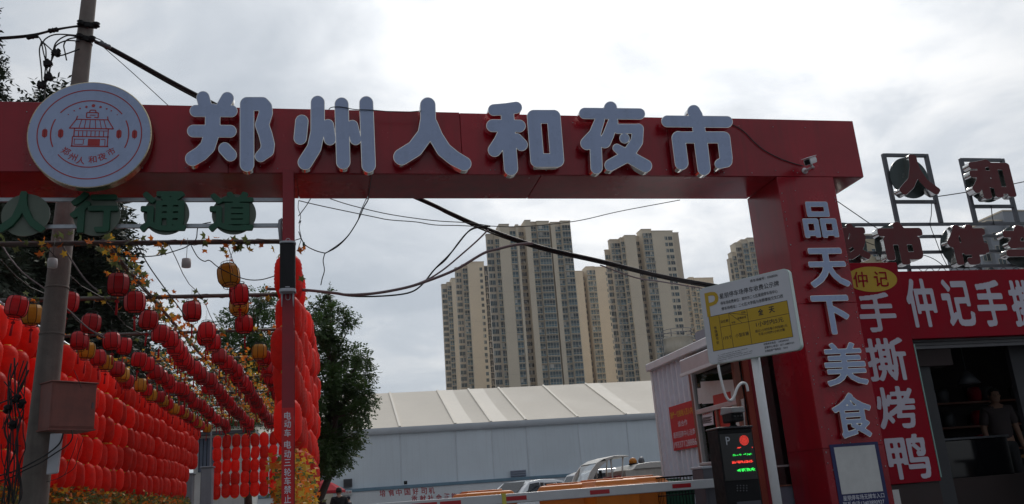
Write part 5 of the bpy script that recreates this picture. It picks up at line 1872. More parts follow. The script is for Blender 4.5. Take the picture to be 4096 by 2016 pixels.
def bpart(name, lo, hi, m_, bev=.004):
    mb = MB(sub=bo.location)
    mb.box(lo, hi)
    o = mb.build(name, m_, bo)
    if bev: bevel(o, bev, 1)
    return o


YW = 10.66                               # window part runs from BY0 to YW, corrugated part from YW to BY1
mb = MB(sub=bo.location)                 # corrugated sheet
n = int((BY1 - YW) / .042)
prof = [(BX + (0 if (k // 2) % 2 else .06), YW + (BY1 - YW) * (k + (.35 if k % 2 else -.35) * 0) / n) for k in range(n + 1)]
vs = [(x, y, z) for x, y in prof for z in (0.05, BZ)]
mb.add(vs, [(2 * k, 2 * k + 1, 2 * k + 3, 2 * k + 2) for k in range(len(prof) - 1)])
mb.build('corrugated_panel', M['corr'], bo)
bpart('corner_post', (BX - .02, BY1, 0), (BX + .06, BY1 + .06, BZ), M['white'])
bpart('roof', (BX - .07, BY0 - .1, BZ + .001), (BX + 2.3, BY1 + .1, BZ + .11), M['white'], .01)
bpart('rear_wall', (BX + .05, BY1 + .005, 0), (BX + 2.2, BY1 + .05, BZ), M['corr'], 0)
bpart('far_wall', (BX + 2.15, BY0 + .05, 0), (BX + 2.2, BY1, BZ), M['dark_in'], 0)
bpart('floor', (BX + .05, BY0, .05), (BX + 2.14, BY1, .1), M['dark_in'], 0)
bpart('lower_wall', (BX, BY0, 0.02), (BX + .04, YW - .001, 1.18), M['corr'])
# window frame bars
zt_, zm, zb2 = 2.46, 1.93, 1.25
for nm, lo, hi, m_ in (('frame_bar', (BX - .03, YW - .06, 0.3), (BX + .05, YW - .001, 2.62), M['frame_br']), ('frame_bar', (BX - .03, BY0, 0.02), (BX + .05, BY0 + .06, 2.62), M['frame_br']),
                       ('frame_bar', (BX - .025, BY0 + .061, 1.181), (BX + .05, YW - .061, 1.25), M['frame_br']), ('sill', (BX - .06, BY0 + .061, 1.251), (BX + .05, YW - .061, 1.285), M['alu']),
                       ('frame_bar', (BX - .025, BY0 + .061, zm - .03), (BX + .05, YW - .061, zm + .03), M['alu']), ('frame_bar', (BX - .025, BY0 + .061, 2.53), (BX + .05, YW - .061, 2.62), M['frame_br']),
                       ('frame_bar', (BX - .022, 9.95, 1.286), (BX + .048, 10.0, zm - .031), M['frame_br']), ('frame_bar', (BX - .026, YW - .095, 1.286), (BX + .045, YW - .0605, 2.529), M['alu'])):
    bpart(nm, lo, hi, m_)
for lo, hi in (((BX + .01, BY0 + .061, 1.286), (BX + .015, 9.949, zm - .031)), ((BX + .02, 10.001, 1.286), (BX + .025, YW - .096, zm - .031)), ((BX + .01, BY0 + .061, zm + .031), (BX + .015, YW - .096, 2.529))):
    bpart('pane', lo, hi, M['pane'], 0)
# papers and a curtain inside the window
M['poster'] = mat('poster_red', (.5, .04, .03), .6, var=.1)


def pane_quad(name, pts, X_, m_):
    P = [atX(*r1(*q), X_) for q in pts]
    mb = MB(sub=bo.location)
    mb.prism([(0, 0), (1, 0), (1, 1), (0, 1)], lambda a, b, t: P[3].lerp(P[2], a).lerp(P[0].lerp(P[1], a), b) + Vector((t, 0, 0)), .003)
    return fix_normals(mb.build(name, m_, bo))


pane_quad('paper_sheet', [(428, 402), (690, 385), (700, 540), (440, 560)], BX + .004, M['paper'])
pane_quad('paper_sheet', [(405, 450), (462, 440), (475, 545), (415, 560)], BX + .005, M['paper'])
pane_quad('paper_sheet', [(436, 605), (512, 590), (522, 705), (450, 718)], BX + .006, M['whiteclean'])
pane_quad('poster', [(515, 500), (640, 470), (660, 720), (540, 735)], BX + .001, M['poster'])
pane_quad('paper_sheet', [(600, 560), (735, 520), (745, 720), (610, 730)], BX + .003, M['paper'])
pane_quad('curtain', [(430, 745), (600, 700), (610, 900), (460, 930)], BX + .03, M['paper'])
P_ = [atX(*r1(*q), BX + .004) for q in ((446, 640), (502, 628), (446, 618))]
ln = (P_[1] - P_[0])
lettering('lettering', '紧急通知', bo, P_[0], (0, -1, 0), (0, 0, 1), ln.length * .95, .06, M['poster'], .012, 'L', t=.002)
for k in range(5):
    a, b = atX(*r1(446, 660 + 9 * k), BX + .004), atX(*r1(508 - 10 * (k % 2), 650 + 9 * k), BX + .004)
    mb = MB(sub=bo.location); mb.bar(a, b, .002, .012); mb.build('print_line', M['darksteel'], bo)
for s, q0, q1, hh in (('7折', (540, 615), (570, 606), .12),):
    pass
# awning box over the window
aw = atX(*r1(292, 248), BX - .25)
bpart('awning_box', (BX - .27, 9.0, 2.40), (BX - .03, 10.33, 2.585), M['alu'], .008)
bpart('awning_lip', (BX - .285, 8.99, 2.37), (BX - .262, 10.34, 2.41), M['white'], .003)
# front of the booth next to the pillar: red-brown posts and dark glass door
bpart('front_post', (BX + .08, BY0 - .03, 0), (BX + .155, BY0 + .03, 2.62), mat('post_redbrown', (.30, .05, .03), .5, var=.15), .004)
bpart('front_post', (BX + .16, BY0 - .02, 0), (BX + .24, BY0 + .03, 2.62), M['redcol'], .004)
bpart('front_glass', (BX + .241, BY0, .95), (BX + .75, BY0 + .008, 2.6), M['pane'], 0)
bpart('front_panel', (BX + .27, BY0 - .012, 0.1), (BX + .75, BY0 + .01, .93), mat('door_panel', (.20, .20, .26), .5, var=.1), .003)
bpart('door_bar', (BX + .241, BY0 - .03, 1.15), (BX + .70, BY0 - .001, 1.17), M['alu'], .002)
bpart('door_bar', (BX + .241, BY0 - .025, .931), (BX + .72, BY0 + .012, .949), M['frame_br'], .002)
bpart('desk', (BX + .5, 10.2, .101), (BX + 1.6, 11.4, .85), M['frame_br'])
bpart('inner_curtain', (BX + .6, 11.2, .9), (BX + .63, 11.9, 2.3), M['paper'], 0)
# red notice on the corrugated wall
nq = [atX(*r1(*q), BX - .006) for q in ((245, 890), (420, 865), (385, 535), (205, 580))]
ny0, ny1 = nq[0].y, (nq[1].y + nq[2].y) / 2
nz0, nz1 = (nq[0].z + nq[1].z) / 2, (nq[2].z + nq[3].z) / 2
no = empty('red_notice_board', (BX - .006, (ny0 + ny1) / 2, nz0))
tag(no, 'red notice board with yellow and white lettering on the corrugated booth wall', 'notice board')
mb = MB(sub=no.location); mb.box((BX - .018, ny1, nz0), (BX - .002, ny0, nz1)); bevel(mb.build('board', M['redboard'], no), .002, 1)
M['yellow'] = mat('yellow_print', (.72, .42, .02), .5, var=.06)
W_, H_ = ny0 - ny1, nz1 - nz0
for s, v, w, h, m_ in (('谢绝一切推销人员入内!', .80, .92, .15, M['yellow']), ('谈合作', .57, .38, .13, M['whiteclean']), ('请到招商中心洽商', .34, .88, .14, M['whiteclean']), ('19337128886', .12, .90, .14, M['whiteclean'])):
    lettering('lettering', s, no, (BX - .0195, (ny0 + ny1) / 2, nz0 + H_ * v), (0, -1, 0), (0, 0, 1), W_ * w, H_ * h, m_, .016, 'C')

# ------------------------------------------------------------------ barrier: cabinet, boom and display post
MY = 8.0
mx0, mx1 = atY(*r1(570, 900), MY).x, atY(*r1(818, 900), MY).x
mz = atY(*r1(690, 733), MY).z
mc_ = empty('parking_display_post', ((mx0 + mx1) / 2, MY, 0))
tag(mc_, 'black parking display post with a red light and glowing red and green text lines', 'display post')
w2 = (mx1 - mx0) / 2
mb = MB(); mb.box((-w2, 0, 0), (w2, .26, mz)); bevel(mb.build('case', M['black'], mc_), .012, 2)
M['smoke'] = mat('smoked_acrylic', (.006, .006, .008), .12, var=.1, scale=5, spec=.6)
mb = MB(); mb.box((-w2 + .012, -.006, mz - .50), (w2 - .012, -.0005, mz - .045)); bevel(mb.build('display_window', M['smoke'], mc_), .003, 1)
mb = MB(); mb.box((-w2 - .006, -.02, mz + .001), (w2 + .006, .27, mz + .022)); bevel(mb.build('top_cover', mat('grey_cover', (.03, .03, .04), .4), mc_), .008, 2)
lp = atY(*r1(612, 850), MY - .008) - mc_.location
lettering('lettering', 'P', mc_, mc_.location + lp, (1, 0, 0), (0, 0, 1), .045, .078, M['greyplastic'], .03, 'L')
M['ledr'] = mat('led_red', (.3, .01, .01), .5, var=0, emit=(1.0, .06, .04), estr=1.5)
M['ledg'] = mat('led_green', (.01, .3, .02), .5, var=0, emit=(.04, 1.0, .12), estr=1.5)
rl = atY(*r1(738, 817), MY - .009) - mc_.location
mb = MB()
for rr in range(1, 6):
    for k in range(rr * 5 + 2):
        an = 2 * pi * k / (rr * 5 + 2)
        x, z = rl.x + rr * .0092 * cos(an), rl.z + rr * .0092 * sin(an)
        mb.box((x - .0022, -.010, z - .0022), (x + .0022, -.007, z + .0022))
mb.build('red_signal', M['ledr'], mc_)


def led_row(nm, x0, x1, y, rows, m_, dens, seed):
    R_ = random.Random(seed)
    a, b = atY(*r1(x0, y), MY - .009) - mc_.location, atY(*r1(x1, y), MY - .009) - mc_.location
    mb = MB()
    nx = int((b.x - a.x) / .0062)
    for i in range(nx):
        for j in range(rows):
            mid = abs(j - rows / 2 + .5) / rows
            if R_.random() < dens * (1.35 - 1.6 * mid) and i % 8 != 7:
                x, z = a.x + i * .0062, a.z + (j - rows / 2) * .0062
                mb.box((x - .0024, -.010, z - .0024), (x + .0024, -.007, z + .0024))
    mb.build(nm, m_, mc_)


led_row('red_text', 690, 722, 868, 2, M['ledr'], .7, 1)
led_row('red_text', 792, 802, 865, 2, M['ledr'], .7, 2)
led_row('green_text', 660, 805, 920, 3, M['ledg'], .42, 3)
led_row('red_text', 655, 805, 972, 4, M['ledr'], .6, 4)
led_row('green_text', 690, 820, 1028, 5, M['ledg'], .62, 5)
mb = MB()
for i in range(4):
    for j in range(3):
        p = atY(*r1(690 + 22 * i, 1138 + 18 * j), MY - .001) - mc_.location
        mb.lathe([(.007, 0), (.007, .004)], 8, (p.x, 0, p.z), axis=rx)
mb.build('speaker_holes', M['darksteel'], mc_)
mb = MB(); mb.box((-.09, -.005, mz - 1.0), (w2 - .02, -.001, mz - .70)); bevel(mb.build('service_door', mat('door_grey', (.06, .06, .08), .45), mc_), .003, 1)
# plate reading camera on top of the post
lc = atY(*r1(662, 650), MY + .05)
lpc = empty('plate_camera', (lc.x, MY + .08, mz + .022))
tag(lpc, 'black and grey plate-reading camera on a short neck above the display post', 'camera')
hz = lc.z - (mz + .022)
mb = MB(); mb.tube([(0, 0, 0), (0, 0, .02), (0, 0, hz - .04)], [.05, .03, .028], 10); mb.build('neck', M['black'], lpc)
mb = MB(); mb.box((-.066, -.13, hz - .055), (.066, .1, hz + .045)); bevel(mb.build('housing', M['black'], lpc), .015, 2)
mb = MB()
mb.add([(-.074, -.16, hz + .03), (.074, -.16, hz + .03), (.066, -.15, hz + .085), (-.066, -.15, hz + .085), (-.074, .12, hz + .03), (.074, .12, hz + .03), (.055, .12, hz + .11), (-.055, .12, hz + .11)], [(0, 1, 2, 3), (1, 5, 6, 2), (5, 4, 7, 6), (4, 0, 3, 7), (3, 2, 6, 7), (0, 4, 5, 1)])
bevel(mb.build('hood', mat('hood_grey', (.20, .20, .21), .5, var=.1), lpc), .008, 2)
for x in (-.035, 0, .035):
    mb = MB(); mb.lathe([(.013, 0), (.013, .006), (.008, .007)], 10, (x, -.129, hz - .005), axis=rx); mb.build('lens', M['smoke'], lpc)
# cabinet of the boom
KY = 8.86
kx0, kx1 = atY(*r1(462, 1040), KY).x, atY(*r1(640, 1040), KY).x
kz = atY(*r1(500, 995), KY).z
kb = empty('barrier_cabinet', ((kx0 + kx1) / 2, KY, 0))
tag(kb, 'dark grey barrier cabinet half hidden behind the display post', 'barrier cabinet')
M['cab'] = mat('cabinet_grey', (.09, .09, .11), .45, var=.1)
hw = (kx1 - kx0) / 2
mb = MB(); mb.box((-hw, .06, 0), (hw, .36, kz - .03)); bevel(mb.build('case', M['cab'], kb), .01, 2)
mb = MB(); mb.box((-hw - .01, .05, kz - .029), (hw + .01, .37, kz)); bevel(mb.build('lid', M['greyplastic'], kb), .008, 2)
mb = MB(); mb.box((-hw + .03, .054, .1), (hw - .03, .0595, kz - .12)); mb.build('door', M['cab'], kb)
# boom
bmz = (atY(*r1(600, 1080), KY).z + atY(*r1(600, 1150), KY).z) / 2
bx1 = atY(*r1(606, 1110), KY).x
bm_ = empty('barrier_boom', (bx1, KY - .04, bmz))
tag(bm_, 'white barrier boom with red reflective bars across the entrance', 'boom')
M['boom'] = mat('boom_white', (.55, .56, .59), .4, var=.06, scale=5, streak=.1, dirt=(.4, .4, .4))
M['refl'] = mat('red_reflector', (.42, .02, .03), .35, var=.1)
xl = atY(1750, 2040, KY).x - 2.2
mb = MB(); mb.box((xl - bx1, -.025, -.048), (.12, .025, .048)); bevel(mb.build('arm', M['boom'], bm_), .008, 2)
for x0, x1 in ((2490, 2620), (1590, 1805), (665, 890), (-60, 170)):
    a, b = atY(*c55(x0, 740), KY - .066).x - bx1, atY(*c55(x1, 740), KY - .066).x - bx1
    if x0 == 2490: a, b = atY(*r1(228, 1130), KY - .066).x - bx1, atY(*r1(360, 1130), KY - .066).x - bx1
    mb = MB(); mb.box((a, -.028, -.022), (b, -.0255, .02)); mb.build('reflector', M['refl'], bm_)
for x in (-3.4,):
    mb = MB(); mb.box((x, -.028, -.022), (x + .25, -.0255, .02)); mb.build('reflector', M['refl'], bm_)
a = atY(*c55(638, 800), KY - .07).x - bx1
mb = MB(); mb.box((a - .012, -.030, -.054), (a + .03, .030, .054)); mb.build('yellow_tape', mat('tape_yellow', (.55, .5, .08), .5), bm_)
# white hose hanging by the booth window
cable('white corrugated hose sagging in front of the booth window', [r1(552, 255), r1(560, 320), r1(585, 430), r1(612, 510), r1(640, 535), r1(665, 510), r1(690, 445), r1(722, 412), r1(752, 420), r1(765, 470)], .015, M['white'], Y=8.35, n=8, cat='hose', group='hose', name='hose')

# ------------------------------------------------------------------ parking tariff board on its pole
BP = atY(3085, 1850, 7.35)
tbd = empty('tariff_board', (BP.x, BP.y, 0))
tag(tbd, 'white and yellow parking tariff board turned sideways on a white pole', 'sign board')
an_ = radians(-36.5)
rdir = Vector((-sin(an_), -cos(an_), 0))            # along the board towards its near edge
nrm_ = Vector((-cos(an_), sin(an_), 0))             # its face
if nrm_.y > 0: nrm_ = -nrm_
pp = Vector((BP.x, BP.y, 0)) + nrm_ * .075


def atB(x, y, off=0.0):
    d = ray(x, y)
    o_ = Vector((0, 0, CAMH))
    return o_ + d * ((pp + nrm_ * off - o_).dot(nrm_) / d.dot(nrm_))


cb = lambda x, y: (2760 + .3311 * x, 1060 + .3311 * y)
TLc, TRc, BRc, BLc = atB(*cb(105, 315)), atB(*cb(1165, 10)), atB(*cb(1360, 1000)), atB(*cb(245, 1225))
u0 = min(TLc.dot(rdir), BLc.dot(rdir)) * .5 + max(TLc.dot(rdir), BLc.dot(rdir)) * .5
u1 = (TRc.dot(rdir) + BRc.dot(rdir)) / 2
bz1_, bz0_ = (TLc.z + TRc.z) / 2, (BLc.z + BRc.z) / 2
ctr = pp + rdir * ((u0 + u1) / 2 - pp.dot(rdir))
bwid, bhei = u1 - u0, bz1_ - bz0_


def rrect(w, h, r, n=6):
    out_ = []
    for cx_, cy_, a0 in ((w / 2 - r, h / 2 - r, 0), (-w / 2 + r, h / 2 - r, 90), (-w / 2 + r, -h / 2 + r, 180), (w / 2 - r, -h / 2 + r, 270)):
        for k in range(n + 1):
            a = radians(a0 + 90 * k / n)
            out_.append((cx_ + r * cos(a), cy_ + r * sin(a)))
    return out_


M['boardedge'] = mat('board_edge', (.62, .72, .68), .4, var=.06)
zc_ = (bz0_ + bz1_) / 2
mb = MB(sub=tbd.location)
mb.prism(rrect(bwid, bhei, .05), lambda a, b, t: ctr + rdir * a + Vector((0, 0, zc_ + b)) - nrm_ * t, .06)
fix_normals(mb.build('case', M['boardedge'], tbd))
mb = MB(sub=tbd.location)
mb.prism(rrect(bwid - .012, bhei - .012, .046), lambda a, b, t: ctr + rdir * a + Vector((0, 0, zc_ + b)) + nrm_ * (.001 + t), .0015)
fix_normals(mb.build('face', mat('board_face', (.62, .63, .68), .4, var=.04), tbd))
mb = MB(sub=tbd.location)
mb.tube([(BP.x, BP.y, 0), (BP.x, BP.y, bz1_ - .1)], .042, 16)
mb.build('pole', M['white'], tbd)
mb = MB(sub=tbd.location)
for z in (zc_ - .15, zc_ + .15): mb.bar(Vector((BP.x, BP.y, z)) - rdir * .1 + nrm_ * .008, Vector((BP.x, BP.y, z)) + rdir * .1 + nrm_ * .008, .012, .03)
mb.build('clamp', M['steel'], tbd)
M['ink'] = mat('black_ink', (.02, .02, .025), .6, var=0)
M['tblyel'] = mat('table_yellow', (.55, .35, .012), .45, var=.05)
O1, O2, O3 = .0030, .0036, .0042


def bquad(name, pts, off, m_):
    P = [atB(*cb(*q), off) for q in pts]
    mb = MB(sub=tbd.location)
    mb.add(P, [(0, 1, 2, 3)])
    return fix_normals(mb.build(name, m_, tbd))


# the table as a true rectangle on the board
qa, qb = atB(*cb(220, 655), O1), atB(*cb(1250, 845), O1)
qc, qd = atB(*cb(1160, 405), O1), atB(*cb(295, 1060), O1)
tu0, tu1 = (qa.dot(rdir) + qd.dot(rdir)) / 2, (qb.dot(rdir) + qc.dot(rdir)) / 2
tz1, tz0 = (qa.z + qc.z) / 2, (qb.z + qd.z) / 2
cu = ctr.dot(rdir)
BPt = lambda u, z, off: ctr + rdir * (u - cu) + nrm_ * off + Vector((0, 0, z))
mb = MB(sub=tbd.location)
mb.add([BPt(tu0, tz0, O1), BPt(tu1, tz0, O1), BPt(tu1, tz1, O1), BPt(tu0, tz1, O1)], [(0, 1, 2, 3)])
mb.build('yellow_table', M['tblyel'], tbd)
TU = lambda f: tu0 + (tu1 - tu0) * f
TZ = lambda f: tz1 + (tz0 - tz1) * f
mb = MB(sub=tbd.location)


def tline(f0, g0, f1, g1, w=.004):
    a, b = BPt(TU(f0), TZ(g0), O2), BPt(TU(f1), TZ(g1), O2)
    d_ = (b - a).normalized()
    s_ = d_.cross(nrm_) * w / 2
    mb.add([a - s_, b - s_, b + s_, a + s_], [(0, 1, 2, 3)])


for q in ((0, 0, 1, 0), (0, 1, 1, 1), (0, 0, 0, 1), (1, 0, 1, 1), (.135, 0, .135, 1), (.265, 0, .265, 1), (.5, 0, .5, 1), (.135, .36, 1, .36), (.265, .0, .5, .17), (.265, 0, .42, .36)):
    tline(*q)
mb.build('table_lines', M['ink'], tbd)


def btext(s, x0, y0, x1, y1, xt, yt, m_=None, bold=.014):
    a, b, t = atB(*cb(x0, y0), O3), atB(*cb(x1, y1), O3), atB(*cb(xt, yt), O3)
    w = (b - a).dot(rdir)
    a = BPt(a.dot(rdir), a.z * .5 + b.z * .5, O3)
    lettering('lettering', s, tbd, a, rdir, (0, 0, 1), w, max(.012, t.z - a.z + (atB(*cb(x0, y0), O3).z * .5 - b.z * .5) * -1 * 0), m_ or M['ink'], bold, 'L', t=0.0)


def btext2(s, x0, y0, x1, y1, hpx, m_=None, bold=.014):
    """baseline from (x0,y0) to (x1,y1) in board-zoom pixels, ink height hpx"""
    a, b, t = atB(*cb(x0, y0), O3), atB(*cb(x1, y1), O3), atB(*cb(x0 - 4, y0 - hpx), O3)
    lettering('lettering', s, tbd, BPt(a.dot(rdir), (a.z + b.z) / 2, O3), rdir, (0, 0, 1), (b - a).dot(rdir), t.z - a.z, m_ or M['ink'], bold, 'L', t=0.0)


btext2('停车场编号：036B056', 730, 222, 1058, 130, 36)
btext2('星朋停车场停车收费公示牌', 362, 428, 1076, 236, 66, bold=.03)
btext2('停车场收费单位：郑州市二七区星朋停车场中心', 374, 504, 1058, 318, 42)
btext2('停车场地址：二七区大学路与张魏寨街交叉口西', 386, 572, 1122, 374, 42)
btext2('P', 212, 636, 372, 592, 296, M['tblyel'], .04)
btext2('全', 828, 612, 890, 598, 78, bold=.03)
btext2('天', 958, 584, 1026, 566, 76, bold=.03)
btext2('1小时内5元', 802, 752, 1132, 684, 60, bold=.03)
btext2('超过1小时后每小时加收1元', 792, 826, 1178, 738, 34, bold=.02)
btext2('不足1小时按1小时计算', 830, 862, 1146, 790, 34, bold=.02)
btext2('小型车辆', 554, 880, 712, 846, 48)
btext2('175个', 406, 908, 514, 886, 44)
btext2('泊位数', 370, 708, 468, 684, 36)
btext2('时段', 622, 592, 674, 580, 26)
btext2('收费标准', 574, 658, 680, 640, 26)
btext2('车型', 502, 712, 550, 700, 24)
for ch, x, y in (('市', 290, 782), ('场', 298, 826), ('调', 306, 870), ('节', 314, 914), ('价', 322, 960)):
    btext2(ch, x, y, x + 34, y - 8, 38)
btext2('经营单位电话：13403890927', 894, 982, 1196, 908, 28, bold=.01)
btext2('运营中心电话：0371-68855101', 902, 1022, 1258, 940, 28, bold=.01)
btext2('价格监督举报电话：12315', 910, 1062, 1182, 1000, 28, bold=.01)
mb = MB(sub=tbd.location)
R_ = random.Random(2)
for row in range(5):                     # fine print too small to read: short strokes in rows
    for k in range(int((44, 34, 52, 50, 8)[row])):
        x = 340 + k * 8.2 + (0, 8, -6, 0, 0)[row]
        y = 1092 + row * 22 + (0, 0, 0, 0, 0)[row] - k * 1.95
        if R_.random() < .12: continue
        a = atB(*cb(x, y), O3)
        u, z = a.dot(rdir), a.z
        s = .0022
        for q in range(3):
            du, dz = R_.uniform(-s, s), R_.uniform(-s, s)
            if R_.random() < .5: mb.add([BPt(u + du - .003, z + dz - .0007, O3), BPt(u + du + .003, z + dz - .0007, O3), BPt(u + du + .003, z + dz + .0007, O3), BPt(u + du - .003, z + dz + .0007, O3)], [(0, 1, 2, 3)])
            else: mb.add([BPt(u + du - .0007, z + dz - .003, O3), BPt(u + du + .0007, z + dz - .003, O3), BPt(u + du + .0007, z + dz + .003, O3), BPt(u + du - .0007, z + dz + .003, O3)], [(0, 1, 2, 3)])
mb.build('fine_print', M['ink'], tbd)

# ------------------------------------------------------------------ wheelie bins
M['bin'] = mat('bin_orange', (.62, .17, .012), .5, var=.12, scale=4, streak=.22, dirt=(.3, .1, .02))
M['bing'] = mat('bin_green', (.01, .09, .045), .5, var=.12, scale=4, streak=.2)


def wheelie(label, x, y, rz, m_, sc_=1.0, H=1.0):
    t = empty('wheelie_bin', (x, y, 0), rz)
    tag(t, label, 'bin', 'wheeled bins behind the barrier')
    w, d = .57, .68
    mb = MB()
    def ring(f, z): return [(-w / 2 * f, -d / 2 * f, z), (w / 2 * f, -d / 2 * f, z), (w / 2 * f, d / 2 * f, z), (-w / 2 * f, d / 2 * f, z)]
    lv = [ring(.74, .06), ring(.78, .12), ring(.97, H - .09), ring(.97, H - .07), ring(1.06, H - .065), ring(1.06, H - .02), ring(.96, H - .015)]
    vs = [p for l in lv for p in l]
    mb.add(vs, [tuple(range(4))[::-1]] + [(4 * i + k, 4 * i + (k + 1) % 4, 4 * i + 4 + (k + 1) % 4, 4 * i + 4 + k) for i in range(len(lv) - 1) for k in range(4)])
    bevel(mb.build('body', m_, t), .018, 2)
    mb = MB()
    lv = [ring(1.10, H - .012), ring(1.11, H + .012), ring(1.03, H + .03), ring(.92, H + .075), ring(.80, H + .085)]
    vs = [p for l in lv for p in l]
    mb.add(vs, [tuple(range(4))[::-1]] + [(4 * i + k, 4 * i + (k + 1) % 4, 4 * i + 4 + (k + 1) % 4, 4 * i + 4 + k) for i in range(len(lv) - 1) for k in range(4)] + [tuple(4 * (len(lv) - 1) + k for k in range(4))])
    mb.box((-.17, -d / 2 * 1.16, H - .004), (.17, -d / 2 * 1.09, H + .018))
    mb.box((-.2, -.12, H + .0855), (.2, .2, H + .105))
    bevel(mb.build('lid', m_, t), .012, 2)
    mb = MB(); mb.tube([(-.24, d / 2 * 1.02, H - .03), (-.24, d / 2 * 1.2, H - .02), (.24, d / 2 * 1.2, H - .02), (.24, d / 2 * 1.02, H - .03)], .016, 8); mb.build('handle', m_, t)
    for s in (-1, 1):
        mb = MB(); mb.lathe([(.04, -.025), (.1, -.025), (.1, .025), (.04, .025)], 16, (s * .24, d / 2 * .78, .1), axis=Matrix.Rotation(radians(90), 3, 'Y')); mb.build('wheel', M['black'], t)
    t.scale = (sc_,) * 3
    return t


wheelie('dusty orange wheelie bin standing alone in front of the parked car', 1.62, 9.68, radians(4), M['bin'], 1.0, 1.03)
wheelie('orange wheelie bin, first of the three standing close together', 2.66, 10.05, radians(-18), M['bin'], 1.0, 1.05)
wheelie('orange wheelie bin in the middle of the three standing close together', 3.05, 9.72, radians(10), M['bin'], 1.0, 1.06)
wheelie('orange wheelie bin, last of the three, beside the wire basket', 3.55, 10.05, radians(-6), M['bin'], 1.0, 1.07)
wheelie('dark green wheelie bin behind the wire basket next to the booth', 4.12, 10.6, radians(5), M['bing'], .95, 1.07)
# wire baskets by the booth
for lab, xx, yy, z0, z1 in (('black wire basket resting in front of the green bin', 3.95, 9.75, .72, 1.13), ('low black wire basket below the boom beside the booth', 4.25, 9.55, .35, .8)):
    wb = empty('wire_basket', (xx, yy, z0))
    tag(wb, lab, 'wire basket', 'wire baskets')
    h_ = z1 - z0
    mb = MB()
    w, d = .52, .4
    for z in (0, h_ * .5, h_):
        mb.tube([(-w / 2, -d / 2, z), (w / 2, -d / 2, z), (w / 2, d / 2, z), (-w / 2, d / 2, z), (-w / 2, -d / 2, z)], .006 if z < h_ else .009, 5)
    mb.build('hoop', M['black'], wb)
    mb = MB()
    for k in range(14):
        x = -w / 2 + w * k / 13
        for y in (-d / 2, d / 2): mb.tube([(x, y, 0), (x, y, h_)], .0032, 4)
    for k in range(9):
        y = -d / 2 + d * k / 8
        for x in (-w / 2, w / 2): mb.tube([(x, y, 0), (x, y, h_)], .0032, 4)
        mb.tube([(-w / 2, y, 0), (w / 2, y, 0)], .0032, 4)
    mb.build('mesh_bars', M['black'], wb)
    for x in (-w / 2, w / 2):
        for y in (-d / 2, d / 2):
            mb = MB(); mb.tube([(x, y, -z0), (x, y, 0)], .009, 5); mb.build('leg', M['black'], wb)

# ------------------------------------------------------------------ roast-duck shop beside the gate
FY = 9.4
fx0, fz1, fz0 = 7.08, 3.49, 2.60
shop = empty('roast_shop', (9, FY, 0))
tag(shop, 'roast-duck shop front with red lettered fascia and a dark open interior', 'shop')


def spart(name, lo, hi, m_, bev=.004):
    mb = MB(sub=shop.location)
    mb.box(lo, hi)
    o = mb.build(name, m_, shop)
    if bev: bevel(o, bev, 1)
    return o


spart('fascia', (fx0 - .02, FY, fz0), (12.5, FY + .12, fz1), M['redsign'])
spart('side_panel', (5.95, 9.2, .86), (7.062, 9.28, 3.56), M['redsign'])
spart('side_panel_base', (5.95, 9.22, 0), (7.05, 9.28, .855), M['dark_in'])
spart('panel_edge', (7.063, 9.195, .9), (7.078, 9.285, 2.5), mat('green_glass_edge', (.25, .42, .38), .25), 0)
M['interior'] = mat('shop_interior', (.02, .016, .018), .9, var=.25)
M['shutter'] = mat('roller_shutter', (.28, .28, .30), .5, var=.1, scale=6)
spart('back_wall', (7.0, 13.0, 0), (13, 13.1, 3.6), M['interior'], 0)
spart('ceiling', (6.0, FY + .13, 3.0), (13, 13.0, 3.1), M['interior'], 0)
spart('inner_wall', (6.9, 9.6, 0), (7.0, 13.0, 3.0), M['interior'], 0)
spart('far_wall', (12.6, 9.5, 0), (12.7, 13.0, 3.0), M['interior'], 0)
spart('door_jamb', (7.10, 9.7, 0), (7.62, 9.78, 2.55), mat('grey_jamb', (.04, .04, .046), .6, var=.15))
spart('door_jamb', (9.05, 9.9, 0), (9.6, 9.98, 2.55), mat('grey_jamb', (.04, .04, .046), .6, var=.15))
for k in range(7):
    spart('shutter_slat', (7.05, 9.62 + .004 * (k % 2), 2.50 + .045 * k), (12.5, 9.65 + .004 * (k % 2), 2.54 + .045 * k), M['shutter'], .004)
spart('shutter_box', (7.35, 9.66, 2.28), (7.95, 9.9, 2.53), M['dark_in'])
spart('counter', (7.6, 10.4, 0), (10.5, 11.0, .85), M['dark_in'])
spart('wooden_post', (9.0, 9.75, 0), (9.12, 9.87, 1.05), mat('raw_wood', (.30, .17, .08), .7, var=.2))
spart('wooden_post', (8.84, 9.74, 1.051), (9.6, 9.88, 1.09), mat('raw_wood', (.30, .17, .08), .7, var=.2))
spart('paper_sheet', (6.17, 9.195, .30), (6.47, 9.215, .80), M['paper'], 0)
# shelves, pots and a display case in the dark room
for z in (1.2, 1.6, 2.0):
    spart('shelf', (7.8, 12.6, z), (12.0, 12.95, z + .03), M['frame_br'], 0)
    for k in range(9):
        xk = 8.0 + .45 * k + .1 * sin(k * 3 + z)
        mbk = MB(sub=shop.location); mbk.lathe([(.07, 0), (.11, .04), (.12, .18), (.09, .24), (.05, .25)], 12, (xk, 12.78, z + .031)); mbk.build('pot', M['darksteel'] if k % 3 else M['redsign'], shop)
spart('display_case', (7.9, 10.45, .851), (9.2, 10.95, 1.35), M['smoke'], .01)
spart('case_top', (7.88, 10.43, 1.351), (9.22, 10.97, 1.38), M['darksteel'])
mbk = MB(sub=shop.location); mbk.tube([(8.9, 10.6, 3.0), (8.9, 10.6, 2.3)], .006, 5); mbk.lathe([(.16, 2.12), (.08, 2.24), (.03, 2.3)], 16, (8.9, 10.6, 0)); mbk.build('pendant_lamp', M['darksteel'], shop)
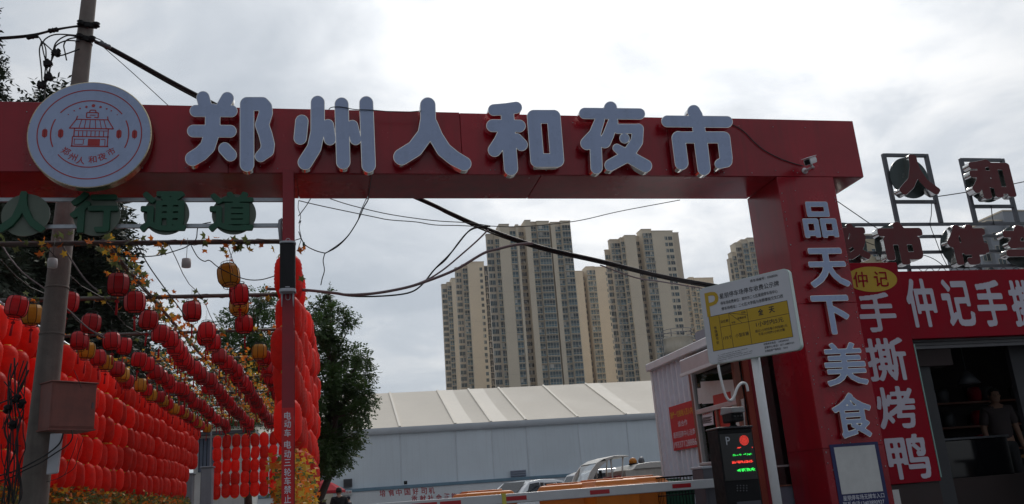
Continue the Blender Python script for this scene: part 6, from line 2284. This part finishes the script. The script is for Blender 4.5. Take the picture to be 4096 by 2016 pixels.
spart('floor', (7.0, 9.7, 0), (12.6, 12.99, .38), M['dark_in'], 0)
cf = lambda x, y: (3350 + .7699 * x, 1040 + .7699 * y)
M['signwhite'] = mat('sign_white', (.55, .53, .62), .55, var=.05)


def sgn(ch, x0, y0, x1, y1, Y, bold=.02, m_=None):
    ym, xm = (y0 + y1) / 2, (x0 + x1) / 2
    a, b = atY(*cf(x0 + (xm - x0) * .12, ym), Y).x, atY(*cf(x1 - (x1 - xm) * .12, ym), Y).x
    t, u = atY(*cf(xm, y0), Y).z, atY(*cf(xm, y1), Y).z
    lettering('lettering', ch, shop, (a, Y, u), (1, 0, 0), (0, 0, 1), b - a, t - u, m_ or M['signwhite'], bold, 'L')


for q in (('仲', 352, 97, 520, 350), ('记', 535, 100, 712, 345), ('手', 712, 105, 885, 346), ('撕', 890, 104, 1070, 345), ('烤', 1080, 104, 1250, 345), ('鸭', 1260, 104, 1440, 345)):
    sgn(*q, FY - .003, .03)
for q in (('手', 98, 170, 315, 375), ('撕', 138, 405, 375, 628), ('烤', 192, 655, 422, 878), ('鸭', 243, 905, 488, 1142)):
    sgn(*q, 9.197, .022)
p = atY(*cf(178, 100), 9.198)
mb = MB(sub=shop.location)
mb.add([(p.x + .36 * cos(2 * pi * k / 32), 9.1965, p.z + .165 * sin(2 * pi * k / 32)) for k in range(32)], [tuple(range(32))])
mb.build('yellow_oval', M['tblyel'], shop)
for ch, dx in (('仲', -.16), ('记', .13)):
    lettering('lettering', ch, shop, (p.x + dx, 9.194, p.z), (1, 0, 0), (.05, 0, 1), .2, .2, M['redsign'], .012, 'C')

# ------------------------------------------------------------------ rooftop letters over the shop
c3x = lambda x, y: (3350 + .41 * x, 580 + .41 * y)
SYY = 9.62
rf = empty('rooftop_sign_frame', (8, SYY, 3.5))
tag(rf, 'grey steel frame on the shop roof carrying the red rooftop letters', 'sign frame')


def rbar(name, p0, p1, w=.045):
    mb = MB(sub=rf.location)
    mb.bar(p0, p1, w)
    bevel(mb.build(name, M['darksteel'], rf), .003, 1)


for y in (775, 895, 1048, 1195):
    z = atY(*c3x(700, y), SYY).z
    rbar('rail', (6.3, SYY, z), (12.5, SYY, z), .04)
zr0 = atY(*c3x(700, 775), SYY).z
for xa, ya, xb in ((470, 100, 885), (1228, 145, 1630), (1980, 185, 2400)):
    xl_, xr_ = atY(*c3x(xa, ya + 100), SYY).x, atY(*c3x(xb, ya + 100), SYY).x
    zt_ = atY(*c3x(xa, ya), SYY).z
    zm_ = atY(*c3x((xa + xb) / 2 + 60, ya + 455), SYY).z
    for x in (xl_, xr_): rbar('upright', (x, SYY, zr0 + .02), (x, SYY, zt_ + .02), .05)
    for z in (zt_, zm_): rbar('crossbar', (xl_ + .026, SYY, z), (xr_ - .026, SYY, z), .045)
for x in (6.5, 7.6, 8.7, 9.8, 10.9): rbar('upright', (x, SYY + .06, fz1 + .002), (x, SYY + .06, zr0), .04)
M['rlet'] = mat('rooftop_letter_red', (.12, .004, .008), .5, var=.15, scale=5)
M['rdisc'] = mat('tinted_disc', (.05, .075, .075), .25, var=.15, trans=.15)
RL = [('人', 548, 65, 982, 522, 'single in the upper row next to the gate'), ('和', 1268, 112, 1722, 562, 'second of the upper row'), ('夜', -60, 735, 268, 1150, 'half hidden by the gate pillar'),
      ('市', 385, 718, 866, 1205, 'first full one of the lower row'), ('停', 1050, 745, 1480, 1205, 'second full one of the lower row'), ('车', 1600, 752, 2080, 1190, 'in the lower row at the picture edge')]
for ch, x0, y0, x1, y1, wh in RL:
    D, gx = glyph_sdf(ch)
    Yl = SYY - .04
    dep = .12
    xm, ym = (x0 + x1) / 2, (y0 + y1) / 2
    a, b = atY(*c3x(x0, ym), Yl - dep), atY(*c3x(x1, ym), Yl - dep)
    tp, bt = atY(*c3x(xm, y0 + 10), Yl - dep), atY(*c3x(xm, y1 - 10), Yl - dep)
    wd, hd = (b.x - a.x), tp.z - bt.z
    xc = (a.x + b.x) / 2
    wd *= .80
    bt.z += hd * .06; hd *= .88
    if ch == '夜': xc += .06
    fm = lambda u, v, xc=xc, wd=wd, bt=bt, hd=hd: (xc - wd / 2 + wd * u, bt.z + hd * .05 + hd * .9 * v)
    t = letter_thing('rooftop_letter', 'dark red roof letter, ' + wh, D, gx, gx, fm, Yl - .012, dep, .006, M['rlet'], M['chrome'], 'red letters on the shop roof', bold=.070)
    mb = MB(sub=t.location)
    mb.lathe([(.30, 0), (.30, .012)], 40, (xc - .02, Yl, (tp.z + bt.z) / 2 - .02), axis=rx, smooth=False)
    mb.build('disc', M['rdisc'], t)
cable('thin wire from the gate pillar to the rooftop sign rail', [c3x(0, 550), c3x(160, 660), c3x(320, 770), c3x(390, 815)], .006, Y=9.45)
cable('thin wire between the two upper rooftop letters', [c3x(960, 505), c3x(1130, 480), c3x(1290, 455)], .007, Y=SYY)
cable('thin wire leaving the upper rooftop letter for the picture edge', [c3x(1705, 382), c3x(1820, 358), c3x(1960, 330)], .007, Y=SYY)
cable('thin flex hanging under the upper rooftop letter', [c3x(918, 570), c3x(915, 680), c3x(905, 780), c3x(960, 930), c3x(1010, 1060), c3x(1070, 1180)], .005, Y=SYY - .03)
cable('thin twin flex hanging under the second upper rooftop letter', [c3x(1500, 595), c3x(1510, 700), c3x(1530, 780)], .006, Y=SYY - .03)
cable('barbed-looking loose wire along the lowest rooftop rail', [c3x(780 + 60 * k, 1215 + (22 if k % 2 else -20)) for k in range(18)], .004, Y=SYY - .02)
cable('thin slanting wire behind the first full rooftop letter', [c3x(200, 905), c3x(390, 985), c3x(860, 1080), c3x(1030, 1175)], .005, Y=SYY + .05)
spart('roof_slab', (6.0, FY + .125, fz1 - .2), (12.6, 13.2, fz1 - .02), M['greywall'], 0)


# ------------------------------------------------------------------ vehicles
M['carwhite'] = mat('car_white', (.72, .73, .75), .22, var=.03, coat=.6)
M['carglass'] = mat('car_glass', (.012, .015, .02), .12, var=.1, spec=.3)
M['tyre'] = mat('tyre', (.015, .015, .016), .85)
M['rim'] = mat('wheel_rim', (.45, .45, .47), .3, metal=.8)
M['tail'] = mat('tail_lamp', (.35, .01, .015), .25)
M['amber'] = mat('amber_lamp', (.55, .2, .01), .25, trans=.2)


def wheels(t, xs, y, r, z=None):
    for x in xs:
        for s in (-1, 1):
            o_ = MB(); o_.lathe([(r * .62, -.1), (r * .95, -.1), (r, -.06), (r, .06), (r * .95, .1), (r * .62, .1)], 22, axis=Matrix.Rotation(radians(90), 3, 'X'))
            w = o_.build('wheel', M['tyre'], t, (x, s * y, r))
            o_ = MB(); o_.lathe([(.05, -s * .085), (r * .6, -s * .07), (r * .62, -s * .1)], 18, axis=Matrix.Rotation(radians(90), 3, 'X'))
            for k in range(5):
                a = 2 * pi * k / 5
                o_.bar((.04 * cos(a), -s * -.085, .04 * sin(a)), (r * .58 * cos(a), -s * -.085, r * .58 * sin(a)), .03, .02)
            o_.build('rim', M['rim'], w)


def car(label, loc, rz, prof, glass_prof, W=1.78, door=False, doors=True):
    """prof: list of (x, z) of the body side with roof, front to the +x end; glass_prof: window areas as quads"""
    t = empty('parked_car', loc, rz)
    tag(t, label, 'car', 'parked cars')
    mb = MB()
    n = len(prof)
    ztop = max(z for x, z in prof)
    belt = .92

    def half(z):                      # tumblehome
        return W / 2 - max(0, z - belt) / (ztop - belt) * .20 - max(0, .45 - z) * .12
    secs = []
    for s in (-1, -.72, .72, 1):
        secs.append([(x, half(z) * s, z + (.035 * (1 - abs(s)) if z > 1.0 else 0)) for x, z in prof])
    vs = [p for s in secs for p in s]
    fs = []
    for k in range(3):
        for i in range(n):
            j = (i + 1) % n
            fs.append((k * n + i, k * n + j, (k + 1) * n + j, (k + 1) * n + i))
    fs.append(tuple(range(n)))
    fs.append(tuple(range(3 * n, 4 * n))[::-1])
    mb.add(vs, fs)
    bevel(fix_normals(mb.build('body', M['carwhite'], t)), .03, 2)
    for q in glass_prof:
        for s in (-1, 1):
            if door and s == door[0] and q is glass_prof[door[1]]: continue
            mb = MB()
            mb.add([(x, s * (half(z) + .006), z) for x, z in q], [tuple(range(len(q)))])
            fix_normals(mb.build('side_window', M['carglass'], t))
    return t, half


P_mpv = [(-2.2, .35), (-2.28, .62), (-2.2, .98), (-1.95, 1.32), (-1.75, 1.52), (-1.2, 1.61), (-.2, 1.63), (.55, 1.57), (1.0, 1.33), (1.4, 1.05), (2.0, .92), (2.22, .72), (2.24, .35), (1.8, .22), (-1.8, .22)]
G_mpv = [[(-1.95, 1.05), (-1.1, 1.03), (-1.1, 1.5), (-1.62, 1.46)], [(-1.02, 1.03), (-.1, 1.02), (-.1, 1.52), (-1.02, 1.5)], [(-.02, 1.02), (1.05, 1.02), (.62, 1.47), (-.02, 1.52)]]
t, half = car('white hatchback with its side door open, beyond the lone orange bin', (7.75, 35.6, 0), radians(180 + 40), P_mpv, G_mpv, door=(1, 1))
mb = MB(); mb.add([(-1.02, half(1.0) + .012, .4), (-.1, half(1.0) + .012, .4), (-.1, half(1.5) + .012, 1.5), (-1.02, half(1.5) + .012, 1.48)], [(0, 1, 2, 3)]); fix_normals(mb.build('door_opening', M['dark_in'], t))
dr = MB(); dr.box((0, 0, .36), (.06, .95, 1.0)); dr.bar((.03, 0.02, 1.0), (.03, .02, 1.48), .05); dr.bar((.03, .02, 1.48), (.03, .75, 1.46), .05); dr.bar((.03, .93, 1.0), (.03, .75, 1.46), .05)
o = dr.build('open_door', M['carwhite'], t, (-.12, half(.9) + .03, 0), (0, 0, radians(-12))); bevel(o, .015, 1)
for s in (-1, 1):
    mb = MB(); mb.box((-2.26, s * .62 - .16, .86), (-2.08, s * .62 + .16, 1.02)); bevel(mb.build('tail_lamp', M['tail'], t), .02, 1)
    mb = MB(); mb.box((2.0, s * .6 - .15, .70), (2.2, s * .6 + .15, .84)); bevel(mb.build('headlight', M['alu'], t), .02, 1)
mb = MB(); mb.add([(-2.17, -.6, 1.05), (-2.17, .6, 1.05), (-1.80, .52, 1.48), (-1.80, -.52, 1.48)], [(0, 1, 2, 3)]); fix_normals(mb.build('rear_window', M['carglass'], t))
for v in t.children[-1].data.vertices: v.co.x -= .03
mb = MB(); mb.add([(1.40, -.62, 1.08), (1.40, .62, 1.08), (.62, .55, 1.56), (.62, -.55, 1.56)], [(0, 1, 2, 3)]); fix_normals(mb.build('windscreen', M['carglass'], t))
for v in t.children[-1].data.vertices: v.co.x += .035; v.co.z += .02
wheels(t, (-1.38, 1.38), .80, .33)
P_suv = [(-2.2, .4), (-2.26, .7), (-2.18, 1.05), (-1.95, 1.5), (-1.7, 1.58), (-.5, 1.60), (.4, 1.55), (.9, 1.3), (1.25, 1.08), (2.0, 1.0), (2.22, .8), (2.24, .4), (1.8, .25), (-1.8, .25)]
G_suv = [[(-1.9, 1.1), (-1.2, 1.08), (-1.2, 1.48), (-1.72, 1.48)], [(-1.12, 1.08), (-.15, 1.07), (-.15, 1.5), (-1.12, 1.49)], [(-.05, 1.07), (.95, 1.07), (.45, 1.46), (-.05, 1.5)]]
t, half = car('white estate car parked behind the small utility truck', (8.6, 24, 0), radians(6), P_suv, G_suv)
mb = MB(); mb.add([(-2.22, -.62, 1.1), (-2.22, .62, 1.1), (-2.0, .56, 1.47), (-2.0, -.56, 1.47)], [(0, 1, 2, 3)]); fix_normals(mb.build('rear_window', M['carglass'], t))
for s in (-1, 1):
    mb = MB(); mb.box((-2.25, s * .68 - .1, .9), (-2.1, s * .68 + .1, 1.2)); bevel(mb.build('tail_lamp', M['tail'], t), .02, 1)
wheels(t, (-1.36, 1.36), .82, .34)

# small open-sided utility truck
M['truckwhite'] = mat('truck_cream', (.66, .66, .62), .4, var=.06, scale=4, streak=.15)
tk = empty('utility_truck', (6.3, 18, 0))
tag(tk, 'small cream utility truck with open cab and amber beacon behind the orange bins', 'truck')
W_ = .62


def kpart(name, fn, m_, bev=.012):
    mb = MB(); fn(mb)
    o = fix_normals(mb.build(name, m_, tk))
    if bev: bevel(o, bev, 2)
    return o


# roof and front pillar: one curved shell (leading edge at -x)
shell = [(-1.42, .78), (-1.30, 1.05), (-1.10, 1.42), (-.95, 1.585), (-.78, 1.665), (-.55, 1.71), (-.30, 1.70), (-.24, 1.685)]
inner = [(-.24, 1.665), (-.32, 1.67), (-.55, 1.665), (-.72, 1.61), (-.86, 1.52), (-.99, 1.38), (-1.2, 1.03), (-1.32, .78)]
kpart('cab_roof', lambda mb: (mb.prism([(x, z) for x, z in shell[3:]] + [(x, z) for x, z in inner[:4]], lambda a, b, t: (a, t - W_, b), 2 * W_)), M['truckwhite'])
for s in (-1, 1):
    kpart('front_pillar', lambda mb, s=s: mb.prism(shell[:5] + inner[3:], lambda a, b, t: (a, s * (W_ - .03) - .03 + t, b), .06), M['truckwhite'], .006)
kpart('windscreen', lambda mb: mb.add([(-1.37, -W_ + .07, .82), (-1.37, W_ - .07, .82), (-.97, W_ - .07, 1.56), (-.97, -W_ + .07, 1.56)], [(0, 1, 2, 3)]), glass('truck_glass', (.75, .8, .8), .5), 0)
kpart('nose', lambda mb: mb.prism([(-1.55, .35), (-1.52, .75), (-1.36, .82), (-.9, .82), (-.9, .35)], lambda a, b, t: (a, t - W_, b), 2 * W_), M['truckwhite'])
for s in (-1, 1):
    kpart('headlight', lambda mb, s=s: mb.lathe([(.09, 0), (.09, .03), (.05, .05)], 14, (-1.53, s * .4, .62), axis=Matrix.Rotation(radians(-90), 3, 'Y')), M['alu'], 0)
    kpart('rear_stay', lambda mb, s=s: mb.tube([(-.35, s * .55, 1.67), (-.42, s * .55, 1.2)], .018, 6), M['truckwhite'], 0)
    kpart('rear_stay', lambda mb, s=s: mb.tube([(-.62, s * .55, 1.66), (-.62, s * .55, 1.1)], .018, 6), M['truckwhite'], 0)
kpart('seat', lambda mb: mb.box((-.85, -.5, .7), (-.45, .5, .85)), M['black'])
kpart('backrest', lambda mb: mb.box((-.5, -.5, .86), (-.4, .5, 1.3)), mat('seat_red', (.4, .02, .02), .6))
kpart('floor', lambda mb: mb.box((-1.3, -.58, .33), (1.9, .58, .42)), M['darksteel'])
kpart('mirror', lambda mb: (mb.box((-.95, -.80, 1.28), (-.92, -.68, 1.42)), mb.tube([(-.94, -.7, 1.3), (-1.0, -.6, 1.25)], .01, 5)), M['black'], .004)
bed = kpart('cargo_box', lambda mb: mb.box((-.36, -.66, .5), (2.2, .66, 1.40)), mat('cargo_cream', (.56, .55, .50), .5, var=.1, streak=.3, scale=3))
kpart('cargo_lid', lambda mb: mb.prism([(-.2, 1.402), (2.25, 1.402), (2.25, 1.46), (.2, 1.53), (-.1, 1.5)], lambda a, b, t: (a, t - .69, b), 1.38), M['truckwhite'])
kpart('beacon', lambda mb: (mb.lathe([(.1, 0), (.1, .03)], 14, (-.05, -.3, 1.501)),), M['black'], 0)
kpart('beacon_lamp', lambda mb: (mb.lathe([(.085, 0), (.085, .05), (.06, .1), (.02, .12)], 14, (-.05, -.3, 1.532)),), M['amber'], 0)
kpart('work_lamp', lambda mb: (mb.lathe([(.03, -.06), (.08, -.02), (.085, .04)], 12, (.12, -.35, 1.57), axis=Matrix.Rotation(radians(80), 3, 'Y')),), M['darksteel'], 0)
wheels(tk, (-1.1, 1.5), .58, .27)


# ------------------------------------------------------------------ people
M['skin'] = mat('skin', (.36, .20, .14), .6, var=.05)
M['hair'] = mat('hair_black', (.010, .009, .009), .6)
M['shirt'] = mat('black_shirt', (.012, .012, .015), .85, var=.2, scale=8)
M['navyshirt'] = mat('dark_blue_shirt', (.02, .025, .045), .85, var=.2, scale=8)
M['trouser'] = mat('dark_trousers', (.03, .03, .035), .85, var=.2, scale=8)
M['shoe'] = mat('dark_shoe', (.02, .02, .02), .6)


def skin_mesh(verts, edges, radii, name, m_, parent, levels=1):
    me = bpy.data.meshes.new(name)
    me.from_pydata(verts, edges, [])
    o = bpy.data.objects.new(name, me)
    link(o, parent)
    sk = o.modifiers.new('skin', 'SKIN')
    sk.use_smooth_shade = True
    for i, r in enumerate(radii):
        rr = r if isinstance(r, tuple) else (r, r)
        me.skin_vertices[0].data[i].radius = rr
    me.skin_vertices[0].data[0].use_root = True
    sb = o.modifiers.new('sub', 'SUBSURF')
    sb.levels = sb.render_levels = levels
    me.materials.append(m_)
    return o


def person(label, loc, rz, h, shirt, trousers, cap=False, sit=False, step=.12, armbend=.05):
    t = empty('person', loc, rz)
    tag(t, label, 'person', 'people')
    s = h / 1.72
    S = lambda *p: tuple(q * s for q in p)
    # one continuous body: pelvis, spine, neck, arms, legs (facing +y)
    V = [S(0, 0, .93), S(0, -.01, 1.12), S(0, -.015, 1.30), S(0, -.01, 1.42), S(0, .0, 1.50), S(0, .01, 1.56)]
    R = [(.155, .11), (.145, .10), (.165, .105), (.13, .085), (.052, .052), (.05, .05)]
    E_ = [(0, 1), (1, 2), (2, 3), (3, 4), (4, 5)]
    for sd in (-1, 1):
        b = len(V)
        V += [S(sd * .17, -.01, 1.40), S(sd * .235, -.03, 1.13), S(sd * .245, armbend + sd * step * .6, .90), S(sd * .245, armbend + .03 + sd * step * .7, .81)]
        R += [.06, .047, .036, .03]
        E_ += [(3, b), (b, b + 1), (b + 1, b + 2), (b + 2, b + 3)]
        b = len(V)
        f = -sd * step
        V += [S(sd * .095, .0, .86), S(sd * .10, f * .8 + .03, .50), S(sd * .10, f * 1.6, .09), S(sd * .105, f * 1.6 + .13, .045)]
        R += [.088, .062, .045, .038]
        E_ += [(0, b), (b, b + 1), (b + 1, b + 2), (b + 2, b + 3)]
    V = [(x, y, z) for x, y, z in V]
    R = [tuple(q * s for q in r) if isinstance(r, tuple) else r * s for r in R]
    body = skin_mesh(V, E_, R, 'body', M['skin'], t, 2)
    # clothes follow the body a little outside it
    ti = [0, 1, 2, 3, 6, 7, 14, 15]
    sh = [(0, 0, .90), (0, -.01, 1.12), (0, -.015, 1.30), (0, -.01, 1.42), (0, -.005, 1.465), (-.17, -.01, 1.405), (-.232, -.025, 1.16), (.17, -.01, 1.405), (.232, -.025, 1.16)]
    skin_mesh([S(*p) for p in sh], [(0, 1), (1, 2), (2, 3), (3, 4), (3, 5), (5, 6), (3, 7), (7, 8)], [tuple(q * s for q in r) for r in ((.182, .135), (.17, .125), (.188, .128), (.15, .105), (.075, .07), (.082, .082), (.074, .074), (.082, .082), (.074, .074))], 'shirt', shirt, t, 2)
    tv = [S(0, 0, .96), S(0, 0, .88)]
    tr_ = [(.172, .13), (.165, .125)]
    te = [(0, 1)]
    for sd in (-1, 1):
        b = len(tv)
        f = -sd * step
        tv += [S(sd * .098, .0, .80), S(sd * .10, f * .8 + .03, .50), S(sd * .10, f * 1.55, .12)]
        tr_ += [(.105, .105), (.083, .083), (.072, .072)]
        te += [(1, b), (b, b + 1), (b + 1, b + 2)]
    skin_mesh(tv, te, [tuple(q * s for q in r) for r in tr_], 'trousers', trousers, t, 2)
    for sd in (-1, 1):
        f = -sd * step
        mb = MB(); mb.lathe([(.02, -.13), (.045, -.09), (.05, .0), (.046, .09), (.02, .13)], 10, (0, 0, 0), axis=Matrix.Rotation(radians(90), 3, 'X'))
        o = mb.build('shoe', M['shoe'], t, S(sd * .105, f * 1.6 + .05, .05)); o.scale = (s, s, s * .9)
        # hand: palm, four fingers and a thumb
        hx, hy, hz_ = S(sd * .245, armbend + .035 + sd * step * .7, .80)
        hv = [(hx, hy, hz_), (hx, hy + .01 * s, hz_ - .06 * s)]
        he = [(0, 1)]
        hr = [.024 * s, .028 * s]
        for k in range(4):
            b = len(hv)
            oy = (-.028 + .019 * k) * s
            L_ = (.055, .07, .066, .05)[k] * s
            hv += [(hx, hy + oy + .01 * s, hz_ - .095 * s), (hx - sd * .006 * s, hy + oy + .014 * s, hz_ - .095 * s - L_ * .55), (hx - sd * .02 * s, hy + oy + .02 * s, hz_ - .095 * s - L_)]
            hr += [.009 * s, .0085 * s, .007 * s]
            he += [(1, b), (b, b + 1), (b + 1, b + 2)]
        b = len(hv)
        hv += [(hx - sd * .012 * s, hy + .045 * s, hz_ - .05 * s), (hx - sd * .02 * s, hy + .06 * s, hz_ - .085 * s)]
        hr += [.011 * s, .009 * s]
        he += [(0, b), (b, b + 1)]
        skin_mesh(hv, he, hr, 'hand', M['skin'], t, 1)
    # head with nose and ears, hair as a cap over it
    hd = MB()
    hc = (0, .02 * s, 1.615 * s)
    prof = [(.02, -.115), (.05, -.105), (.072, -.06), (.08, 0), (.078, .045), (.06, .085), (.03, .105), (.005, .11)]
    hd.lathe([(r * s, z * s) for r, z in prof], 16, hc)
    hd.lathe([(.014 * s, -.02 * s), (.009 * s, .02 * s)], 8, (0, hc[1] + .085 * s, hc[2] - .01 * s))
    for sd in (-1, 1): hd.lathe([(.008 * s, -.028 * s), (.018 * s, 0), (.008 * s, .03 * s)], 8, (sd * .079 * s, hc[1], hc[2] - .005 * s))
    o = hd.build('head', M['skin'], t)
    for sd in (-1, 1):
        mb = MB(); mb.lathe([(.002 * s, -.006 * s), (.008 * s, 0), (.002 * s, .006 * s)], 8, (sd * .032 * s, hc[1] + .074 * s, hc[2] + .008 * s)); mb.build('eye', M['hair'], o)
    mb = MB(); mb.box((-.025 * s, hc[1] + .066 * s, hc[2] - .065 * s), (.025 * s, hc[1] + .078 * s, hc[2] - .058 * s)); mb.build('mouth', mat('lips', (.25, .09, .08), .5, var=0), o)
    hr_ = MB()
    hr_.lathe([(.074 * s, -.045 * s), (.086 * s, -.01 * s), (.088 * s, .03 * s), (.078 * s, .075 * s), (.045 * s, .108 * s), (.004 * s, .118 * s)], 16, (0, hc[1] - .012 * s, hc[2] + .004 * s))
    hr_.build('hair', M['hair'], t)
    if cap:
        cp_ = MB()
        cp_.lathe([(.093 * s, .02 * s), (.092 * s, .06 * s), (.07 * s, .105 * s), (.02 * s, .125 * s)], 16, (0, hc[1] - .008 * s, hc[2]))
        cp_.prism([(-.07 * s, .0), (.07 * s, .0), (.06 * s, .09 * s), (-.06 * s, .09 * s)], lambda a, b, tt: (a, hc[1] + .07 * s + b, hc[2] + .025 * s + tt), .008 * s)
        cp_.build('cap', M['navyshirt'], t)
    return t


p1 = atY(1200 + 572 * .2718, 1760 + 700 * .2718, 25)
person('person in a black T-shirt walking away between lanterns and tent', (p1.x, 25, 0), radians(8), p1.z, M['shirt'], M['trouser'])
p2 = atY(1200 + 714 * .2718, 1760 + 820 * .2718, 37)
person('person in a dark cap and navy top below the toilet sign', (p2.x, 37, 0), radians(70), p2.z - .02, M['navyshirt'], M['trouser'], cap=True)
p3 = atY(1292, 2003, 17)
person('person with black hair, only the head showing at the picture bottom', (p3.x, 17, 0), radians(0), p3.z, M['shirt'], M['trouser'], step=.05)

p4 = atY(3965, 1545, 11.6)
person('dim person in a pale grey-pink top standing inside the dark shop', (p4.x, 11.6, .381), radians(160), min(1.74, p4.z - .38), mat('dusty_pink_top', (.08, .062, .065), .85, var=.15, scale=8), M['trouser'], step=.03)

# ------------------------------------------------------------------ light summer haze
hz_ = MB(); hz_.box((-430, -70, -1), (650, 770, 128))
hz_o = tag(hz_.build('haze', []), kind='stuff')
hm = bpy.data.materials.new('haze')
hm.use_nodes = True
hm.node_tree.nodes.clear()
ho = nd(hm.node_tree, 'ShaderNodeOutputMaterial')
hv = nd(hm.node_tree, 'ShaderNodeVolumePrincipled')
hv.inputs['Color'].default_value = (.95, .96, 1.0, 1)
hv.inputs['Density'].default_value = .00018
hm.node_tree.links.new(hv.outputs[0], ho.inputs['Volume'])
hz_o.data.materials.append(hm)
bpy.data.scenes.remove(TS)
